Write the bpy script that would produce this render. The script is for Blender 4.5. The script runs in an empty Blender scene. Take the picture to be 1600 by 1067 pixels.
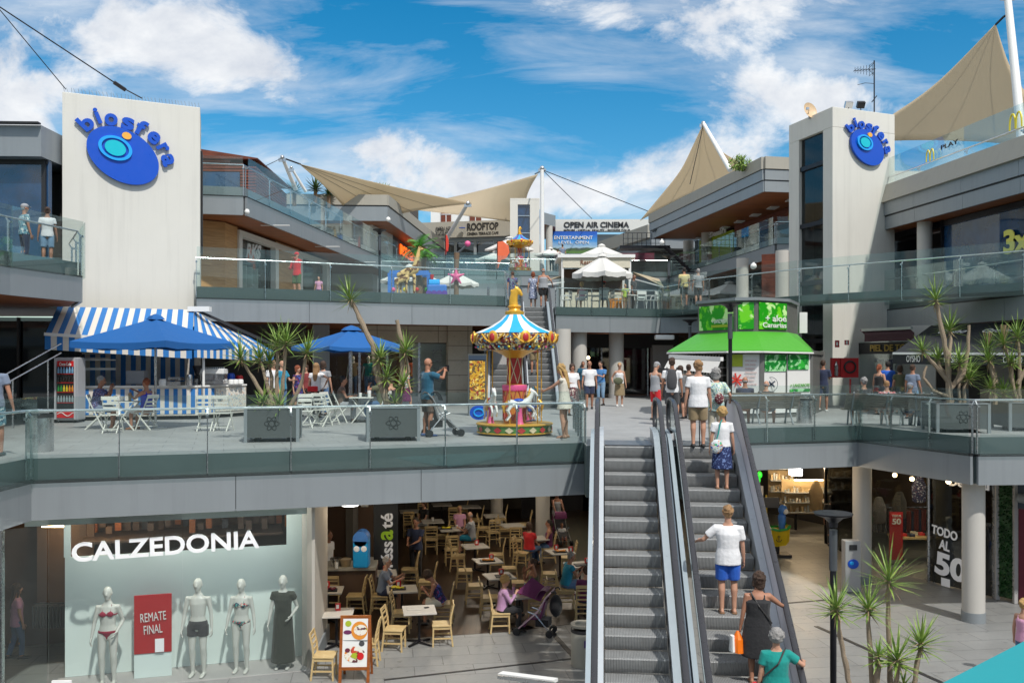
import bpy, math, random
from mathutils import Vector, Matrix
R = math.radians
sc = bpy.context.scene
random.seed(7)
F, HY, CZ = 1420.0, 565.0, 1.75          # focal length in photo pixels, eye row, eye height above the terrace floor
cam = bpy.data.objects.new("camera", bpy.data.cameras.new("camera")); sc.collection.objects.link(cam); sc.camera = cam
cam.location = (0, 0, CZ); cam.rotation_euler = (R(90), 0, 0)
cam.data.sensor_width = 36; cam.data.lens = 36*F/1600; cam.data.shift_y = 31.5/1600
cam.data.clip_start = .1; cam.data.clip_end = 3000
SUN_DIR = Vector((.42, -.80, 1.18)).normalized()
EL = math.asin(SUN_DIR.z); AZ = math.atan2(SUN_DIR.x, SUN_DIR.y)
sun = bpy.data.objects.new("sun", bpy.data.lights.new("sun", 'SUN')); sc.collection.objects.link(sun)
sun.data.energy = 2.5; sun.data.angle = R(1.5); sun.data.color = (1, .96, .90)
sun.rotation_euler = SUN_DIR.to_track_quat('Z', 'Y').to_euler(); sun.location = (0, -10, 40)
sc.view_settings.view_transform = 'Standard'; sc.view_settings.look = 'None'
sc.view_settings.exposure = 0.55; sc.view_settings.gamma = 1
sc.cycles.transparent_max_bounces = 32; sc.cycles.max_bounces = 7; sc.cycles.diffuse_bounces = 4
sc.cycles.caustics_reflective = False; sc.cycles.caustics_refractive = False
sc.cycles.use_adaptive_sampling = True; sc.cycles.sample_clamp_indirect = 4
def N(nt, typ, **kw):
 n = nt.nodes.new(typ)
 for k, v in kw.items():
  if k.startswith('i_'): n.inputs[k[2:].replace('_', ' ')].default_value = v
  else: setattr(n, k, v)
 return n
def mth(nt, op, a, b=None, c=None, clamp=False):
 n = nt.nodes.new('ShaderNodeMath'); n.operation = op; n.use_clamp = clamp
 for i, x in enumerate((a, b, c)):
  if x is None: continue
  if isinstance(x, (int, float)): n.inputs[i].default_value = x
  else: nt.links.new(x, n.inputs[i])
 return n.outputs[0]
def mixc(nt, f, a, b, blend='MIX'):
 n = nt.nodes.new('ShaderNodeMix'); n.data_type = 'RGBA'; n.blend_type = blend
 for i, x in ((0, f), (6, a), (7, b)):
  if isinstance(x, (int, float, tuple)): n.inputs[i].default_value = x
  else: nt.links.new(x, n.inputs[i])
 return n.outputs[2]
w = bpy.data.worlds.new("World"); sc.world = w; w.use_nodes = True; nt = w.node_tree; nt.nodes.clear()
out = N(nt, 'ShaderNodeOutputWorld'); bg = N(nt, 'ShaderNodeBackground'); bg.inputs[1].default_value = .15
sky = N(nt, 'ShaderNodeTexSky'); sky.sky_type = 'NISHITA'; sky.sun_disc = False
sky.sun_elevation = EL; sky.sun_rotation = AZ; sky.air_density = 1.0; sky.dust_density = .6; sky.ozone_density = 3.0
tc = N(nt, 'ShaderNodeTexCoord'); sep = N(nt, 'ShaderNodeSeparateXYZ'); nt.links.new(tc.outputs['Generated'], sep.inputs[0])
ay = mth(nt, 'MAXIMUM', mth(nt, 'ABSOLUTE', sep.outputs[1]), .12)
U = mth(nt, 'DIVIDE', sep.outputs[0], ay); V = mth(nt, 'DIVIDE', sep.outputs[2], ay)
comb = N(nt, 'ShaderNodeCombineXYZ'); nt.links.new(U, comb.inputs[0]); nt.links.new(mth(nt, 'MULTIPLY', V, 1.55), comb.inputs[1])
def noise(nt, vec, scale, detail=6, rough=.55, dist=0, off=None):
 n = N(nt, 'ShaderNodeTexNoise'); n.inputs['Scale'].default_value = scale; n.inputs['Detail'].default_value = detail
 n.inputs['Roughness'].default_value = rough; n.inputs['Distortion'].default_value = dist
 if off:
  m = N(nt, 'ShaderNodeMapping'); m.inputs[1].default_value = off[0]; m.inputs[3].default_value = off[1]
  m.inputs[2].default_value = off[2] if len(off) > 2 else (0, 0, 0)
  nt.links.new(vec, m.inputs[0]); vec = m.outputs[0]
 nt.links.new(vec, n.inputs['Vector']); return n.outputs[0]
big = noise(nt, comb.outputs[0], 6.2, 14, .63, .35)
wisp = noise(nt, comb.outputs[0], 3.2, 10, .62, .5, ((2, 1, 0), (1, 3.2, 1), (0, 0, R(-24))))
def blob(px, py, rx, ry, a):
 u0, v0 = (px-800)/F, (HY-py)/F
 du = mth(nt, 'DIVIDE', mth(nt, 'SUBTRACT', U, u0), rx/F); dv = mth(nt, 'DIVIDE', mth(nt, 'SUBTRACT', V, v0), ry/F)
 q = mth(nt, 'ADD', mth(nt, 'MULTIPLY', du, du), mth(nt, 'MULTIPLY', dv, dv))
 return mth(nt, 'MULTIPLY', mth(nt, 'EXPONENT', mth(nt, 'MULTIPLY', q, -1)), a)
acc = None
for b in ((230, 50, 185, 75, .34), (330, 110, 110, 60, .16), (480, 105, 100, 55, .15), (25, 160, 80, 85, .36), (640, 235, 115, 65, .30), (400, 240, 95, 40, .2), (800, 300, 150, 30, .2),
          (960, 15, 150, 45, .24), (1270, 20, 150, 60, .26), (1290, 165, 170, 55, .30), (1090, 275, 160, 65, .24), (900, 310, 120, 50, .16), (560, 330, 200, 45, .1),
          (640, 60, 150, 90, -.4), (420, 30, 60, 40, -.2), (1460, 95, 90, 80, -.3), (760, 170, 90, 70, -.2), (1010, 190, 130, 50, -.14), (480, 200, 150, 24, -.24), (1010, 120, 90, 50, -.1), (70, 100, 60, 20, -.12)):
 o = blob(*b); acc = o if acc is None else mth(nt, 'ADD', acc, o)
acc = mth(nt, 'ADD', acc, mth(nt, 'MULTIPLY', mth(nt, 'MULTIPLY', mth(nt, 'SUBTRACT', V, .48), 4, clamp=True), .24)); acc = mth(nt, 'ADD', acc, mth(nt, 'MULTIPLY', mth(nt, 'LESS_THAN', sep.outputs[1], 0), .12))
dens = mth(nt, 'ADD', big, acc)
mr = N(nt, 'ShaderNodeMapRange'); mr.interpolation_type = 'SMOOTHERSTEP'; nt.links.new(dens, mr.inputs[0]); mr.inputs[1].default_value = .52; mr.inputs[2].default_value = .80
mw = N(nt, 'ShaderNodeMapRange'); nt.links.new(mth(nt, 'ADD', wisp, mth(nt, 'MULTIPLY', acc, .35)), mw.inputs[0]); mw.inputs[1].default_value = .44; mw.inputs[2].default_value = .85; mw.inputs[4].default_value = .78
fac = mth(nt, 'MAXIMUM', mr.outputs[0], mw.outputs[0])
shade = noise(nt, comb.outputs[0], 7.5, 10, .62, .2, ((.02, -.07, 0), (1, 1, 1)))
ms = N(nt, 'ShaderNodeMapRange'); nt.links.new(mth(nt, 'ADD', shade, mth(nt, 'MULTIPLY', acc, .3)), ms.inputs[0]); ms.inputs[1].default_value = .44; ms.inputs[2].default_value = .78
ccol = mixc(nt, ms.outputs[0], (4.5, 4.55, 4.6, 1), (2.6, 2.85, 3.3, 1))
hs = N(nt, 'ShaderNodeHueSaturation'); hs.inputs['Hue'].default_value = .487; hs.inputs['Saturation'].default_value = 1.46; hs.inputs['Value'].default_value = .60; nt.links.new(sky.outputs[0], hs.inputs['Color'])
zf = mth(nt, 'MULTIPLY', mth(nt, 'SUBTRACT', sep.outputs[2], -.01), 40, clamp=True)
col = mixc(nt, mth(nt, 'MULTIPLY', fac, mth(nt, 'MULTIPLY', zf, .97)), hs.outputs[0], ccol)
nt.links.new(col, bg.inputs[0]); nt.links.new(bg.outputs[0], out.inputs[0])
def W(px, py, d): return Vector(((px-800)/F*d, d, CZ+(HY-py)/F*d))
def G(px, py, z=0.0):
 d = F*(CZ-z)/(py-HY); return Vector(((px-800)/F*d, d, z))
def A(px, d, z=0.0): return Vector(((px-800)/F*d, d, z))
def lin(c): return tuple(((x/255+.055)/1.055)**2.4 if x/255 > .04045 else x/255/12.92 for x in c)
def hx(h): return lin((int(h[0:2], 16), int(h[2:4], 16), int(h[4:6], 16)))
def coll(o): sc.collection.objects.link(o)
MT = {}
def mat(name, col, rough=.6, metal=0, var=.12, scale=6, bump=0, bscale=40, emit=0, coord='Object', spec=.5, coat=0, sheen=0, detail=4, streak=0):
 """plain procedural surface: colour varied by two noises, optional fine bump"""
 if isinstance(col, str): col = hx(col)
 m = bpy.data.materials.new(name); m.use_nodes = True; t = m.node_tree; p = t.nodes['Principled BSDF']
 p.inputs['Roughness'].default_value = rough; p.inputs['Metallic'].default_value = metal
 p.inputs['Specular IOR Level'].default_value = spec
 if coat: p.inputs['Coat Weight'].default_value = coat
 if sheen: p.inputs['Sheen Weight'].default_value = sheen
 c = N(t, 'ShaderNodeTexCoord').outputs[coord]
 if var:
  a = noise(t, c, scale, detail, .6); b = noise(t, c, scale*.17, 3, .5)
  s = mth(t, 'ADD', mth(t, 'MULTIPLY', a, .6), mth(t, 'MULTIPLY', b, .4))
  g = mth(t, 'MULTIPLY_ADD', mth(t, 'SUBTRACT', s, .5), 2.2*var, 1)
  if streak: k_ = noise(t, c, 1, 6, .65, 0, ((0, 0, 0), (5, 5, .22))); g = mth(t, 'MULTIPLY', g, mth(t, 'SUBTRACT', 1, mth(t, 'MULTIPLY', mth(t, 'SUBTRACT', k_, .5, clamp=True), streak)))
  vm = N(t, 'ShaderNodeVectorMath', operation='SCALE'); vm.inputs[0].default_value = col; t.links.new(g, vm.inputs['Scale'])
  t.links.new(vm.outputs[0], p.inputs['Base Color'])
  t.links.new(mth(t, 'MULTIPLY_ADD', mth(t, 'SUBTRACT', a, .5), .35, rough, clamp=True), p.inputs['Roughness'])
 else: p.inputs['Base Color'].default_value = (*col, 1)
 if bump:
  if name.startswith('hair'): bscale = 70
  bn = N(t, 'ShaderNodeBump'); bn.inputs['Strength'].default_value = bump; bn.inputs['Distance'].default_value = .02
  t.links.new(noise(t, c, bscale, 5, .6), bn.inputs['Height']); t.links.new(bn.outputs[0], p.inputs['Normal'])
 if emit:
  p.inputs['Emission Color'].default_value = (*col, 1); p.inputs['Emission Strength'].default_value = emit
 MT[name] = m; return m
def glass(name, tint, refl=.05, haze=.0, hazecol=(.5, .6, .6), rough=.01, graz=.32):
 m = bpy.data.materials.new(name); m.use_nodes = True; t = m.node_tree; t.nodes.clear()
 o = N(t, 'ShaderNodeOutputMaterial'); tr = N(t, 'ShaderNodeBsdfTransparent'); tr.inputs[0].default_value = (*tint, 1)
 gl = N(t, 'ShaderNodeBsdfGlossy'); gl.inputs[1].default_value = rough; gl.inputs[0].default_value = (.9, .95, .95, 1)
 df = N(t, 'ShaderNodeBsdfDiffuse'); df.inputs[0].default_value = (*hazecol, 1)
 c = N(t, 'ShaderNodeTexCoord').outputs['Object']
 lw = N(t, 'ShaderNodeLayerWeight'); lw.inputs[0].default_value = .25
 f = mth(t, 'MULTIPLY_ADD', lw.outputs[0], graz, refl, clamp=True)
 m1 = N(t, 'ShaderNodeMixShader'); t.links.new(mth(t, 'MULTIPLY', noise(t, c, 1.3, 5, .6), haze*2), m1.inputs[0]); t.links.new(tr.outputs[0], m1.inputs[1]); t.links.new(df.outputs[0], m1.inputs[2])
 m2 = N(t, 'ShaderNodeMixShader'); t.links.new(f, m2.inputs[0]); t.links.new(m1.outputs[0], m2.inputs[1]); t.links.new(gl.outputs[0], m2.inputs[2])
 t.links.new(m2.outputs[0], o.inputs[0]); MT[name] = m; return m
def grid_mat(name, c1, c2, sx, sy, gap, rough=.5, coord='Object', rot=0, var=.1, off=.5, axes='XY'):
 """tiles / boards laid in real metres"""
 m = bpy.data.materials.new(name); m.use_nodes = True; t = m.node_tree; p = t.nodes['Principled BSDF']
 c = N(t, 'ShaderNodeTexCoord').outputs[coord]
 mp = N(t, 'ShaderNodeMapping'); mp.inputs[2].default_value = (0, 0, rot)
 if axes != 'XY':
  sp = N(t, 'ShaderNodeSeparateXYZ'); cb = N(t, 'ShaderNodeCombineXYZ'); t.links.new(c, sp.inputs[0])
  s = mth(t, 'ADD', sp.outputs[0], sp.outputs[1]) if axes == 'SZ' else sp.outputs['XYZ'.index(axes[0])]
  t.links.new(s, cb.inputs[0]); t.links.new(sp.outputs[2], cb.inputs[1]); t.links.new(cb.outputs[0], mp.inputs[0])
 else: t.links.new(c, mp.inputs[0])
 b = N(t, 'ShaderNodeTexBrick'); b.offset = off; t.links.new(mp.outputs[0], b.inputs[0])
 if isinstance(c1, str): c1 = hx(c1)
 if isinstance(c2, str): c2 = hx(c2)
 b.inputs['Color1'].default_value = (*c1, 1); b.inputs['Color2'].default_value = (*[x*(1-var) for x in c1], 1); b.inputs['Mortar'].default_value = (*c2, 1)
 b.inputs['Scale'].default_value = 1; b.inputs['Mortar Size'].default_value = gap; b.inputs['Brick Width'].default_value = sx; b.inputs['Row Height'].default_value = sy
 b.inputs['Mortar Smooth'].default_value = .1
 n1 = noise(t, c, 1.1, 8, .65); n2 = noise(t, c, 14, 5, .6)
 g = mth(t, 'MULTIPLY_ADD', mth(t, 'SUBTRACT', mth(t, 'ADD', mth(t, 'MULTIPLY', n1, .65), mth(t, 'MULTIPLY', n2, .35)), .5), .7, 1)
 vm = N(t, 'ShaderNodeVectorMath', operation='SCALE'); t.links.new(b.outputs[0], vm.inputs[0]); st = mth(t, 'SUBTRACT', 1, mth(t, 'MULTIPLY', mth(t, 'GREATER_THAN', noise(t, c, 5.5, 2, .4), .70), .22)); t.links.new(mth(t, 'MULTIPLY', g, st), vm.inputs['Scale']); t.links.new(vm.outputs[0], p.inputs['Base Color'])
 t.links.new(mth(t, 'MULTIPLY_ADD', n1, .45, rough-.2, clamp=True), p.inputs['Roughness'])
 bn = N(t, 'ShaderNodeBump'); bn.inputs['Strength'].default_value = .3; bn.inputs['Distance'].default_value = .01; bn.invert = True
 t.links.new(b.outputs['Fac'], bn.inputs['Height']); t.links.new(bn.outputs[0], p.inputs['Normal'])
 MT[name] = m; return m
def wood_mat(name, c1, c2, axis=2, scale=3, rough=.5, boards=0.0, planks=None):
 """stretched grain along one axis, boards = plank height in metres"""
 m = bpy.data.materials.new(name); m.use_nodes = True; t = m.node_tree; p = t.nodes['Principled BSDF']
 c = N(t, 'ShaderNodeTexCoord').outputs['Object']; s = [scale*6]*3
 if axis == 2: s = [scale, scale, scale*7]
 elif axis == 0: s = [scale, scale*7, scale*7]
 else: s = [scale*7, scale, scale*7]
 g = noise(t, c, 1, 8, .65, .6, ((0, 0, 0), tuple(s)))
 mm = N(t, 'ShaderNodeMapRange'); t.links.new(g, mm.inputs[0]); mm.inputs[1].default_value = .3; mm.inputs[2].default_value = .7
 colr = mixc(t, mm.outputs[0], (*hx(c1), 1), (*hx(c2), 1))
 if boards:
  sp = N(t, 'ShaderNodeSeparateXYZ'); t.links.new(c, sp.inputs[0])
  q = mth(t, 'DIVIDE', sp.outputs[{2: 2, 0: 1, 1: 0}[axis]], boards)
  fr = mth(t, 'FRACT', q); wn = N(t, 'ShaderNodeTexWhiteNoise', noise_dimensions='1D'); t.links.new(mth(t, 'FLOOR', q), wn.inputs['W'])
  k = mth(t, 'MULTIPLY', mth(t, 'GREATER_THAN', fr, .07), mth(t, 'MULTIPLY_ADD', wn.outputs[0], .35, .72))
  vm = N(t, 'ShaderNodeVectorMath', operation='SCALE'); t.links.new(colr, vm.inputs[0]); t.links.new(k, vm.inputs['Scale']); colr = vm.outputs[0]
 t.links.new(colr, p.inputs['Base Color']); p.inputs['Roughness'].default_value = rough; MT[name] = m; return m
def print_mat(name, base, spots, scale=14, th=.55, rough=.8):
 """cloth or picture with coloured blotches"""
 m = bpy.data.materials.new(name); m.use_nodes = True; t = m.node_tree; p = t.nodes['Principled BSDF']
 c = N(t, 'ShaderNodeTexCoord').outputs['Object']; colr = (*hx(base), 1)
 for i, s in enumerate(spots):
  n = noise(t, c, scale*(1+.23*i), 3, .5, .4, ((i*3.1, i*1.7, i*5.3), (1, 1, 1)))
  colr = mixc(t, mth(t, 'MULTIPLY', mth(t, 'SUBTRACT', n, th), 22, clamp=True), colr, (*hx(s), 1))
 t.links.new(colr, p.inputs['Base Color']) if not isinstance(colr, tuple) else None
 p.inputs['Roughness'].default_value = rough; MT[name] = m; return m
class M:
 def __init__(s): s.v = []; s.f = []; s.mi = []
 def add(s, vs, fs, m=0):
  b = len(s.v); s.v += [tuple(x) for x in vs]; s.f += [tuple(i+b for i in f) for f in fs]; s.mi += [m]*len(fs); return s
 def box(s, c, size, rz=0, m=0, rot=None):
  hxx, hy, hz = size[0]/2, size[1]/2, size[2]/2
  mt = rot if rot is not None else Matrix.Rotation(rz, 3, 'Z')
  vs = [Vector(c)+mt @ Vector((x*hxx, y*hy, z*hz)) for x in (-1, 1) for y in (-1, 1) for z in (-1, 1)]
  return s.add(vs, [(0, 1, 3, 2), (4, 6, 7, 5), (0, 4, 5, 1), (2, 3, 7, 6), (0, 2, 6, 4), (1, 5, 7, 3)], m)
 def beam(s, a, b, w, h, m=0, up=(0, 0, 1)):
  a, b = Vector(a), Vector(b); d = b-a; L = d.length
  if L < 1e-6: return s
  y = d/L; u = Vector(up)
  if abs(y.dot(u)) > .98: u = Vector((0, 1, 0))
  x = y.cross(u).normalized(); z = x.cross(y)
  return s.box((a+b)/2, (w, L, h), m=m, rot=Matrix((x, y, z)).transposed())
 def wall(s, a, b, z0, z1, t=.2, m=0, side=1):
  """upright slab along a-b; thickness goes to the left (+1) or right (-1) of a->b, 0 = centred"""
  a = Vector((a[0], a[1], 0)); b = Vector((b[0], b[1], 0)); d = (b-a).normalized(); n = Vector((-d.y, d.x, 0))
  if side == 0: p = [a-n*t/2, b-n*t/2, b+n*t/2, a+n*t/2]
  elif side > 0: p = [a, b, b+n*t, a+n*t]
  else: p = [a-n*t, b-n*t, b, a]
  return s.prism([(q.x, q.y) for q in p], z0, z1, m)
 def prism(s, poly, z0, z1, m=0, mtop=None, mbot=None):
  ar = sum(poly[i][0]*poly[(i+1) % len(poly)][1]-poly[(i+1) % len(poly)][0]*poly[i][1] for i in range(len(poly)))
  if ar < 0: poly = poly[::-1]
  n = len(poly); b = len(s.v)
  zt = z1 if isinstance(z1, (list, tuple)) else [z1]*n
  s.v += [(p[0], p[1], z0) for p in poly]+[(p[0], p[1], zt[i]) for i, p in enumerate(poly)]
  s.f += [tuple(b+i for i in range(n))[::-1], tuple(b+n+i for i in range(n))]+[(b+i, b+(i+1) % n, b+n+(i+1) % n, b+n+i) for i in range(n)]
  s.mi += [m if mbot is None else mbot, m if mtop is None else mtop]+[m]*n; return s
 def quad(s, *p, m=0): return s.add(p, [tuple(range(len(p)))], m)
 def tube(s, pts, r, n=8, m=0, caps=True, ref=None, rnd=False):
  pts = [Vector(p) for p in pts]
  rs = [(x, x) if isinstance(x, (int, float)) else x for x in (r if isinstance(r, list) else [r]*len(pts))]
  if rnd:
   d0 = (pts[0]-pts[1]).normalized(); d1 = (pts[-1]-pts[-2]).normalized(); r0 = min(rs[0]); r1 = min(rs[-1])
   pts = [pts[0]+d0*r0*.9, pts[0]+d0*r0*.55]+pts+[pts[-1]+d1*r1*.55, pts[-1]+d1*r1*.9]
   q = lambda t, k: (t[0]*k, t[1]*k)
   rs = [q(rs[0], .42), q(rs[0], .82)]+rs+[q(rs[-1], .82), q(rs[-1], .42)]
  b = len(s.v); k = len(pts); prev = None
  for i, p in enumerate(pts):
   t = (pts[min(i+1, k-1)]-pts[max(i-1, 0)]).normalized()
   if ref is not None: x = Vector(ref)
   elif prev is not None: x = prev
   else: x = Vector((1, 0, 0)) if abs(t.x) < .9 else Vector((0, 1, 0))
   x = x-t*x.dot(t)
   if x.length < 1e-5: x = t.orthogonal()
   x.normalize(); y = t.cross(x); prev = x
   for j in range(n):
    a = 2*math.pi*j/n; s.v.append(tuple(p+x*math.cos(a)*rs[i][0]+y*math.sin(a)*rs[i][1]))
  for i in range(k-1):
   for j in range(n):
    s.f.append((b+i*n+j, b+i*n+(j+1) % n, b+(i+1)*n+(j+1) % n, b+(i+1)*n+j)); s.mi.append(m)
  if caps: s.f += [tuple(b+j for j in range(n))[::-1], tuple(b+(k-1)*n+j for j in range(n))]; s.mi += [m, m]
  return s
 def lathe(s, c, prof, n=20, m=0, ms=None, sx=1, sy=1, a0=0):
  c = Vector(c); b = len(s.v); k = len(prof)
  for r, z in prof:
   for j in range(n):
    a = a0+2*math.pi*j/n; s.v.append((c.x+r*sx*math.cos(a), c.y+r*sy*math.sin(a), c.z+z))
  for i in range(k-1):
   for j in range(n):
    s.f.append((b+i*n+j, b+i*n+(j+1) % n, b+(i+1)*n+(j+1) % n, b+(i+1)*n+j)); s.mi.append(ms[i] if ms else m)
  s.f += [tuple(b+j for j in range(n))[::-1], tuple(b+(k-1)*n+j for j in range(n))]; s.mi += [m, m]
  return s
 def sph(s, c, r, n=12, m=0, rot=None):
  if isinstance(r, (int, float)): r = (r, r, r)
  c = Vector(c); k = max(5, n//2+1); vs = []; fs = []
  for i in range(k+1):
   ph = math.pi*i/k
   for j in range(n):
    a = 2*math.pi*j/n; v = Vector((r[0]*math.sin(ph)*math.cos(a), r[1]*math.sin(ph)*math.sin(a), -r[2]*math.cos(ph)))
    vs.append(c+(rot @ v if rot is not None else v))
  for i in range(k):
   for j in range(n): fs.append((i*n+j, i*n+(j+1) % n, (i+1)*n+(j+1) % n, (i+1)*n+j))
  return s.add(vs, fs, m)
 def build(s, name, mats, parent=None, smooth=False, label=None, cat=None, group=None, kind=None, org=None, bevel=0, remesh=0, local=False, post=None):
  if not isinstance(mats, (list, tuple)): mats = [mats]
  mats = [MT[x] if isinstance(x, str) else x for x in mats]
  if parent is not None: o3 = Vector((0, 0, 0)) if local else Vector(parent['_o'])
  elif org is not None: o3 = Vector(org)
  elif kind == 'structure' or local: o3 = Vector((0, 0, 0))
  else:
   xs = [v[0] for v in s.v]; ys = [v[1] for v in s.v]; zs = [v[2] for v in s.v]
   o3 = Vector(((min(xs)+max(xs))/2, (min(ys)+max(ys))/2, min(zs)))
  me = bpy.data.meshes.new(name); me.from_pydata([tuple(Vector(v)-o3) for v in s.v], [], s.f)
  if remesh:
   me = remesh_mesh(me, remesh)
   if post: me = join_post(me, post)
   for p in me.polygons: p.material_index = 0
  else:
   me.polygons.foreach_set('material_index', s.mi)
  if remesh: me.materials.clear()
  for x in mats: me.materials.append(x)
  me.validate(); me.update()
  if smooth or remesh:
   me.polygons.foreach_set('use_smooth', [True]*len(me.polygons))
   if not remesh: me.set_sharp_from_angle(angle=R(38))
  me.name = name
  o = bpy.data.objects.new(name, me); coll(o)
  if bevel:
   b = o.modifiers.new('bevel', 'BEVEL'); b.width = bevel; b.segments = 2; b.limit_method = 'ANGLE'
  if parent is not None: o.parent = parent; o['_o'] = tuple(parent['_o']) if not local else (0, 0, 0)
  else: o.location = o3; o['_o'] = tuple(o3)
  tag(o, label, cat, group, kind); return o
def remesh_mesh(me, vox):
 o = bpy.data.objects.new('tmp', me); coll(o)
 md = o.modifiers.new('r', 'REMESH'); md.mode = 'VOXEL'; md.voxel_size = vox
 sm = o.modifiers.new('s', 'SMOOTH'); sm.factor = .5; sm.iterations = 3
 dg = bpy.context.evaluated_depsgraph_get(); e = o.evaluated_get(dg); r = bpy.data.meshes.new_from_object(e)
 bpy.data.objects.remove(o); bpy.data.meshes.remove(me); return r
def join_post(me, m2):
 vs = [tuple(v.co) for v in me.vertices]+list(m2.v); b = len(me.vertices)
 fs = [tuple(p.vertices) for p in me.polygons]+[tuple(i+b for i in f) for f in m2.f]
 r = bpy.data.meshes.new('body'); r.from_pydata(vs, [], fs); bpy.data.meshes.remove(me); return r
def tag(o, label=None, cat=None, group=None, kind=None):
 if label: o['label'] = label
 if cat: o['category'] = cat
 if group: o['group'] = group
 if kind: o['kind'] = kind
def thing(name, label, cat, loc=(0, 0, 0), rz=0, group=None, kind=None):
 o = bpy.data.objects.new(name, None); coll(o); o.empty_display_size = .2
 o.location = loc; o.rotation_euler = (0, 0, rz); o['_o'] = tuple(loc); tag(o, label, cat, group, kind); return o
def proto(name, label, cat, group=None):                  # parts are built round the origin, then the root is moved
 o = thing(name, label, cat, (0, 0, 0), 0, group); return o
def put(o, loc, rz=0, s=1):
 o.location = loc; o.rotation_euler = (0, 0, rz); o.scale = (s, s, s); return o
KIDS = {}
def dup(root, loc, rz=0, label=None, group=None, s=1):
 r = root.copy(); coll(r); put(r, loc, rz, s)
 if label: r['label'] = label
 if group: r['group'] = group
 if root.name not in KIDS: KIDS[root.name] = [(c, list(c.children)) for c in root.children]
 for ch, gs in KIDS[root.name]:
  c = ch.copy(); coll(c); c.parent = r
  for g in gs:
   d = g.copy(); coll(d); d.parent = c
 return r
def text(s, a, b, h, mt, parent, name='lettering', depth=.03, bold=.0, up=None, fit=True, label=None):
 """letters from a to b along their baseline, cap height h, facing the side from which a is left of b"""
 cu = bpy.data.curves.new('t', 'FONT'); cu.body = s; cu.size = 1; cu.extrude = .5; cu.offset = bold
 cu.resolution_u = 4
 o = bpy.data.objects.new('t', cu); coll(o)
 me = bpy.data.meshes.new_from_object(o.evaluated_get(bpy.context.evaluated_depsgraph_get())); bpy.data.objects.remove(o); bpy.data.curves.remove(cu)
 xs = [v.co.x for v in me.vertices]; ys = [v.co.y for v in me.vertices]
 x0, x1 = min(xs), max(xs); y0, y1 = 0 if min(ys) > -.3 and fit else min(ys), max(ys)
 a, b = Vector(a), Vector(b); u = (b-a); L = u.length; u.normalize(); upv = Vector(up) if up else Vector((0, 0, 1))
 upv = (upv-u*upv.dot(u)).normalized(); n = u.cross(upv)
 o3 = Vector(parent['_o'])
 for v in me.vertices:
  x, y, z = v.co; v.co = a+u*((x-x0)/(x1-x0)*L)+upv*((y-y0)/(y1-y0)*h)+n*((z+.5)*depth)-o3
 me.materials.clear(); me.materials.append(MT[mt] if isinstance(mt, str) else mt); me.name = name
 ob = bpy.data.objects.new(name, me); coll(ob); ob.parent = parent; ob['_o'] = parent['_o']
 if label: ob['label'] = label
 return ob
def off2(a, b, k):                                        # a-b shifted to its right side by k
 a = Vector((a[0], a[1])); b = Vector((b[0], b[1])); d = (b-a).normalized(); n = Vector((d.y, -d.x)); return a+n*k, b+n*k
def lerp(a, b, t): return Vector(a)*(1-t)+Vector(b)*t
mat('cream', (.65, .635, .58), .85, var=.07, scale=1.2, bump=.15, bscale=30, streak=.4)
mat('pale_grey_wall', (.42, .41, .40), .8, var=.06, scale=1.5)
mat('fascia', (.26, .285, .30), .42, metal=.2, var=.09, scale=.8, streak=.4)
mat('fascia_beige', (.36, .34, .29), .6, var=.06, scale=1, streak=.4)
mat('dark', (.02, .02, .022), .5, var=.2)
mat('black_metal', (.012, .012, .016), .35, metal=.3, var=.1)
mat('steel', (.55, .56, .57), .28, metal=1, var=.1, scale=8)
mat('bright_steel', (.75, .76, .78), .18, metal=1, var=.06)
mat('white_paint', (.78, .78, .76), .45, var=.05)
mat('offwhite_plaster', (.66, .65, .61), .85, var=.08)
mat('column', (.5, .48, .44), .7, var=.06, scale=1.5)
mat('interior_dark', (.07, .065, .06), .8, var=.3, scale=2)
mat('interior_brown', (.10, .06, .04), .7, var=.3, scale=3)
mat('slab_edge', (.09, .12, .12), .6, var=.08)
grid_mat('terrace_tile', (.34, .345, .34), (.21, .21, .205), 1.2, .6, .009, rough=.5, rot=R(-17.6), var=.07)
grid_mat('lower_tile', (.25, .255, .25), (.13, .13, .13), 1.2, .6, .009, rough=.42, rot=R(-8), var=.10)
grid_mat('far_tile', (.30, .30, .28), (.15, .15, .14), 1.0, .5, .012, rough=.5, var=.1)
grid_mat('wall_panel_beige', (.44, .39, .30), (.12, .1, .08), 1.2, .6, .012, rough=.5, axes='XZ', off=0, var=.08)
wood_mat('soffit_wood', 'ae693c', '8c4f2a', axis=0, scale=2, boards=.14)
wood_mat('oak_wall', 'c99e6a', 'a07648', axis=0, scale=1.2, boards=0, rough=.55)
for nd in MT['oak_wall'].node_tree.nodes:
 if nd.type == 'MAPPING': nd.inputs[3].default_value = (1.2, 1.2, 14)
wood_mat('slat_wood', '8a4326', '5c2a17', axis=2, scale=2, boards=.12)
wood_mat('cafe_floor', '45301f', '2a1c12', axis=1, scale=1.6, boards=.14, rough=.35)
wood_mat('chair_wood', 'd0b988', 'bb9e6c', axis=2, scale=5, rough=.45)
wood_mat('board_wood', 'a2591f', '7c3f12', axis=2, scale=6, rough=.5)
glass('rail_glass', (.91, .955, .945), .02, .022, (.42, .55, .55), graz=.2)
glass('clear_glass', (.93, .965, .955), .03, .006)
glass('aqua_glass', (.975, .992, .988), .02, .006, (.45, .60, .58))
glass('painted_sky_glass', (.05, .08, .13), .10, .60, (.016, .07, .18), .03, .05)  # blue diffuse part paints a sky reflection into the panes
glass('dark_glass', (.30, .32, .34), .07, .04, (.03, .03, .04), .03, .16)
mat('sail', (.62, .55, .43), .85, var=.08, scale=.6)
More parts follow.
